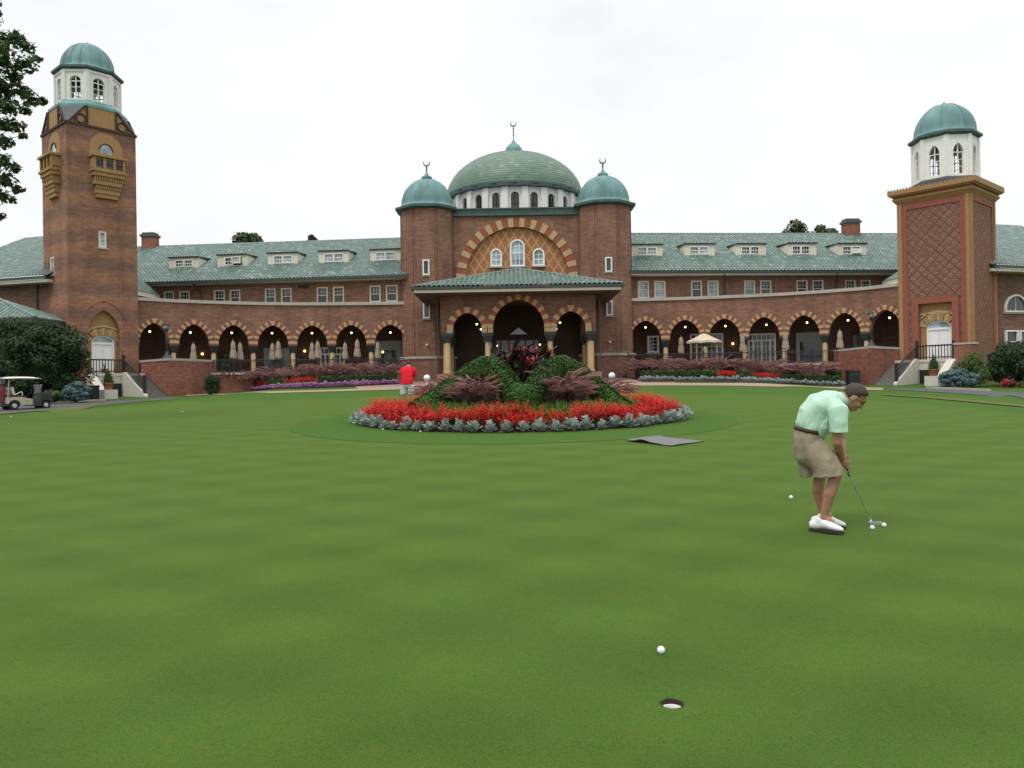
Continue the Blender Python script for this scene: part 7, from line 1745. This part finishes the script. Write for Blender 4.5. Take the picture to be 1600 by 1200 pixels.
    mb.fbox(f, -.058, .058, -.030, -.014, zb_, zb_+.028); mb.fbox(f, -.058, -.046, -.014, .05, zb_, zb_+.024); mb.fbox(f, .046, .058, -.014, .05, zb_, zb_+.024); mb.fbox(f, -.058, .058, .046, .060, zb_, zb_+.022); mb.tube(neck, f.pt(-.045, -.02, zb_+.02), .006, n=8); mb.build('club_head', M['chrome'], p_)
golfer()
def redman():
    p0 = P(637, 634, 29); t = thing('person', 'man in red polo and pale shorts seen from behind left of the island bed', 'person', (p0.x, p0.y, G(p0.x, p0.y)+.006), rz=R(-7))
    b = MB(); hc = (0, .27, 1.50); n_, up_ = (0, .72, -.69), (0, .69, .72); yv = (-1, 0, 0); rx = (1, 0, 0)
    loft(b, [(0, -.04, .88), (0, 0, 1.05), (0, .08, 1.25), (0, .15, 1.38)], [(.15, .11), (.14, .10), (.17, .11), (.12, .08)], ref=rx); loft(b, [(0, .15, 1.38), (0, .20, 1.44), (0, .24, 1.48)], [.06, .055, .055], ref=rx); head(b, hc, n_, up_, yv)
    for s in (-1, 1):
        loft(b, [(s*.10, -.04, .86), (s*.13, .0, .5), (s*.14, -.03, .32), (s*.145, -.02, .09)], [.085, .058, .056, .036], ref=rx); loft(b, [(s*.145, -.02, .08), (s*.16, .06, .05)], [.036, .034], ref=rx)
        sh, el_, wr = (s*.20, .12, 1.33), (s*.225, .20, 1.05), (s*.05, .40, .88); loft(b, [sh, el_], [.055, .044], ref=rx); loft(b, [el_, wr], [.043, .03], ref=(0, 0, 1)); loft(b, [wr, (s*.03, .43, .80)], [(.026, .036), (.022, .03)], ref=rx)
        for k in range(4): finger(b, [(s*.045, .44, .86-.02*k), (s*.01, .47, .85-.02*k), (-s*.02, .45, .845-.02*k)], .0085)
        finger(b, [(s*.03, .41, .86), (s*.0, .43, .82), (0, .44, .79)], .0095)
    remesh(b, 'body', M['skin2'], t, .009, 3); hairmesh(t, hc, n_, up_, yv)
    s_ = MB(); loft(s_, [(0, -.055, .75), (0, -.045, .92), (0, -.01, 1.06), (0, .05, 1.22), (0, .11, 1.34), (0, .16, 1.40)], [(.235, .165), (.225, .165), (.215, .155), (.235, .155), (.205, .12), (.08, .07)], ref=rx, n=26, dome=False, fn=lambda f, q: 1+.02*math.sin(6*q+5*f))
    for s in (-1, 1): loft(s_, [(s*.15, .10, 1.35), (s*.225, .13, 1.28), (s*.245, .19, 1.05)], [.085, .088, .085], ref=(0, 1, 0), dome=False)
    remesh(s_, 'polo_shirt', M['redshirt'], t, .011, 5, fold=.015)
    k_ = MB(); loft(k_, [(0, -.05, .74), (0, -.04, .9)], [(.20, .15), (.19, .14)], ref=rx)
    for s in (-1, 1): loft(k_, [(s*.10, -.045, .80), (s*.13, -.02, .58), (s*.14, -.01, .41)], [(.115, .13), (.12, .125), (.125, .125)], ref=rx, dome=False, fn=lambda f, q: 1+.03*math.sin(4*q)*f)
    remesh(k_, 'shorts', M['greyshort'], t, .010, 4)
    for s in (-1, 1):
        m = MB(); loft(m, [(s*.145, -.10, .045), (s*.15, -.02, .06), (s*.165, .10, .045), (s*.175, .18, .03)], [(.04, .045), (.045, .055), (.048, .04), (.03, .025)], ref=rx); remesh(m, 'shoe', M['sole'], t, .009, 2)
    gl = MB(); gl.box((.255, -.15, .66), (.07, .04, .16)); gl.box((.255, -.165, .60), (.05, .03, .14)); o = gl.build('glove', M['white'], t, True)
redman()
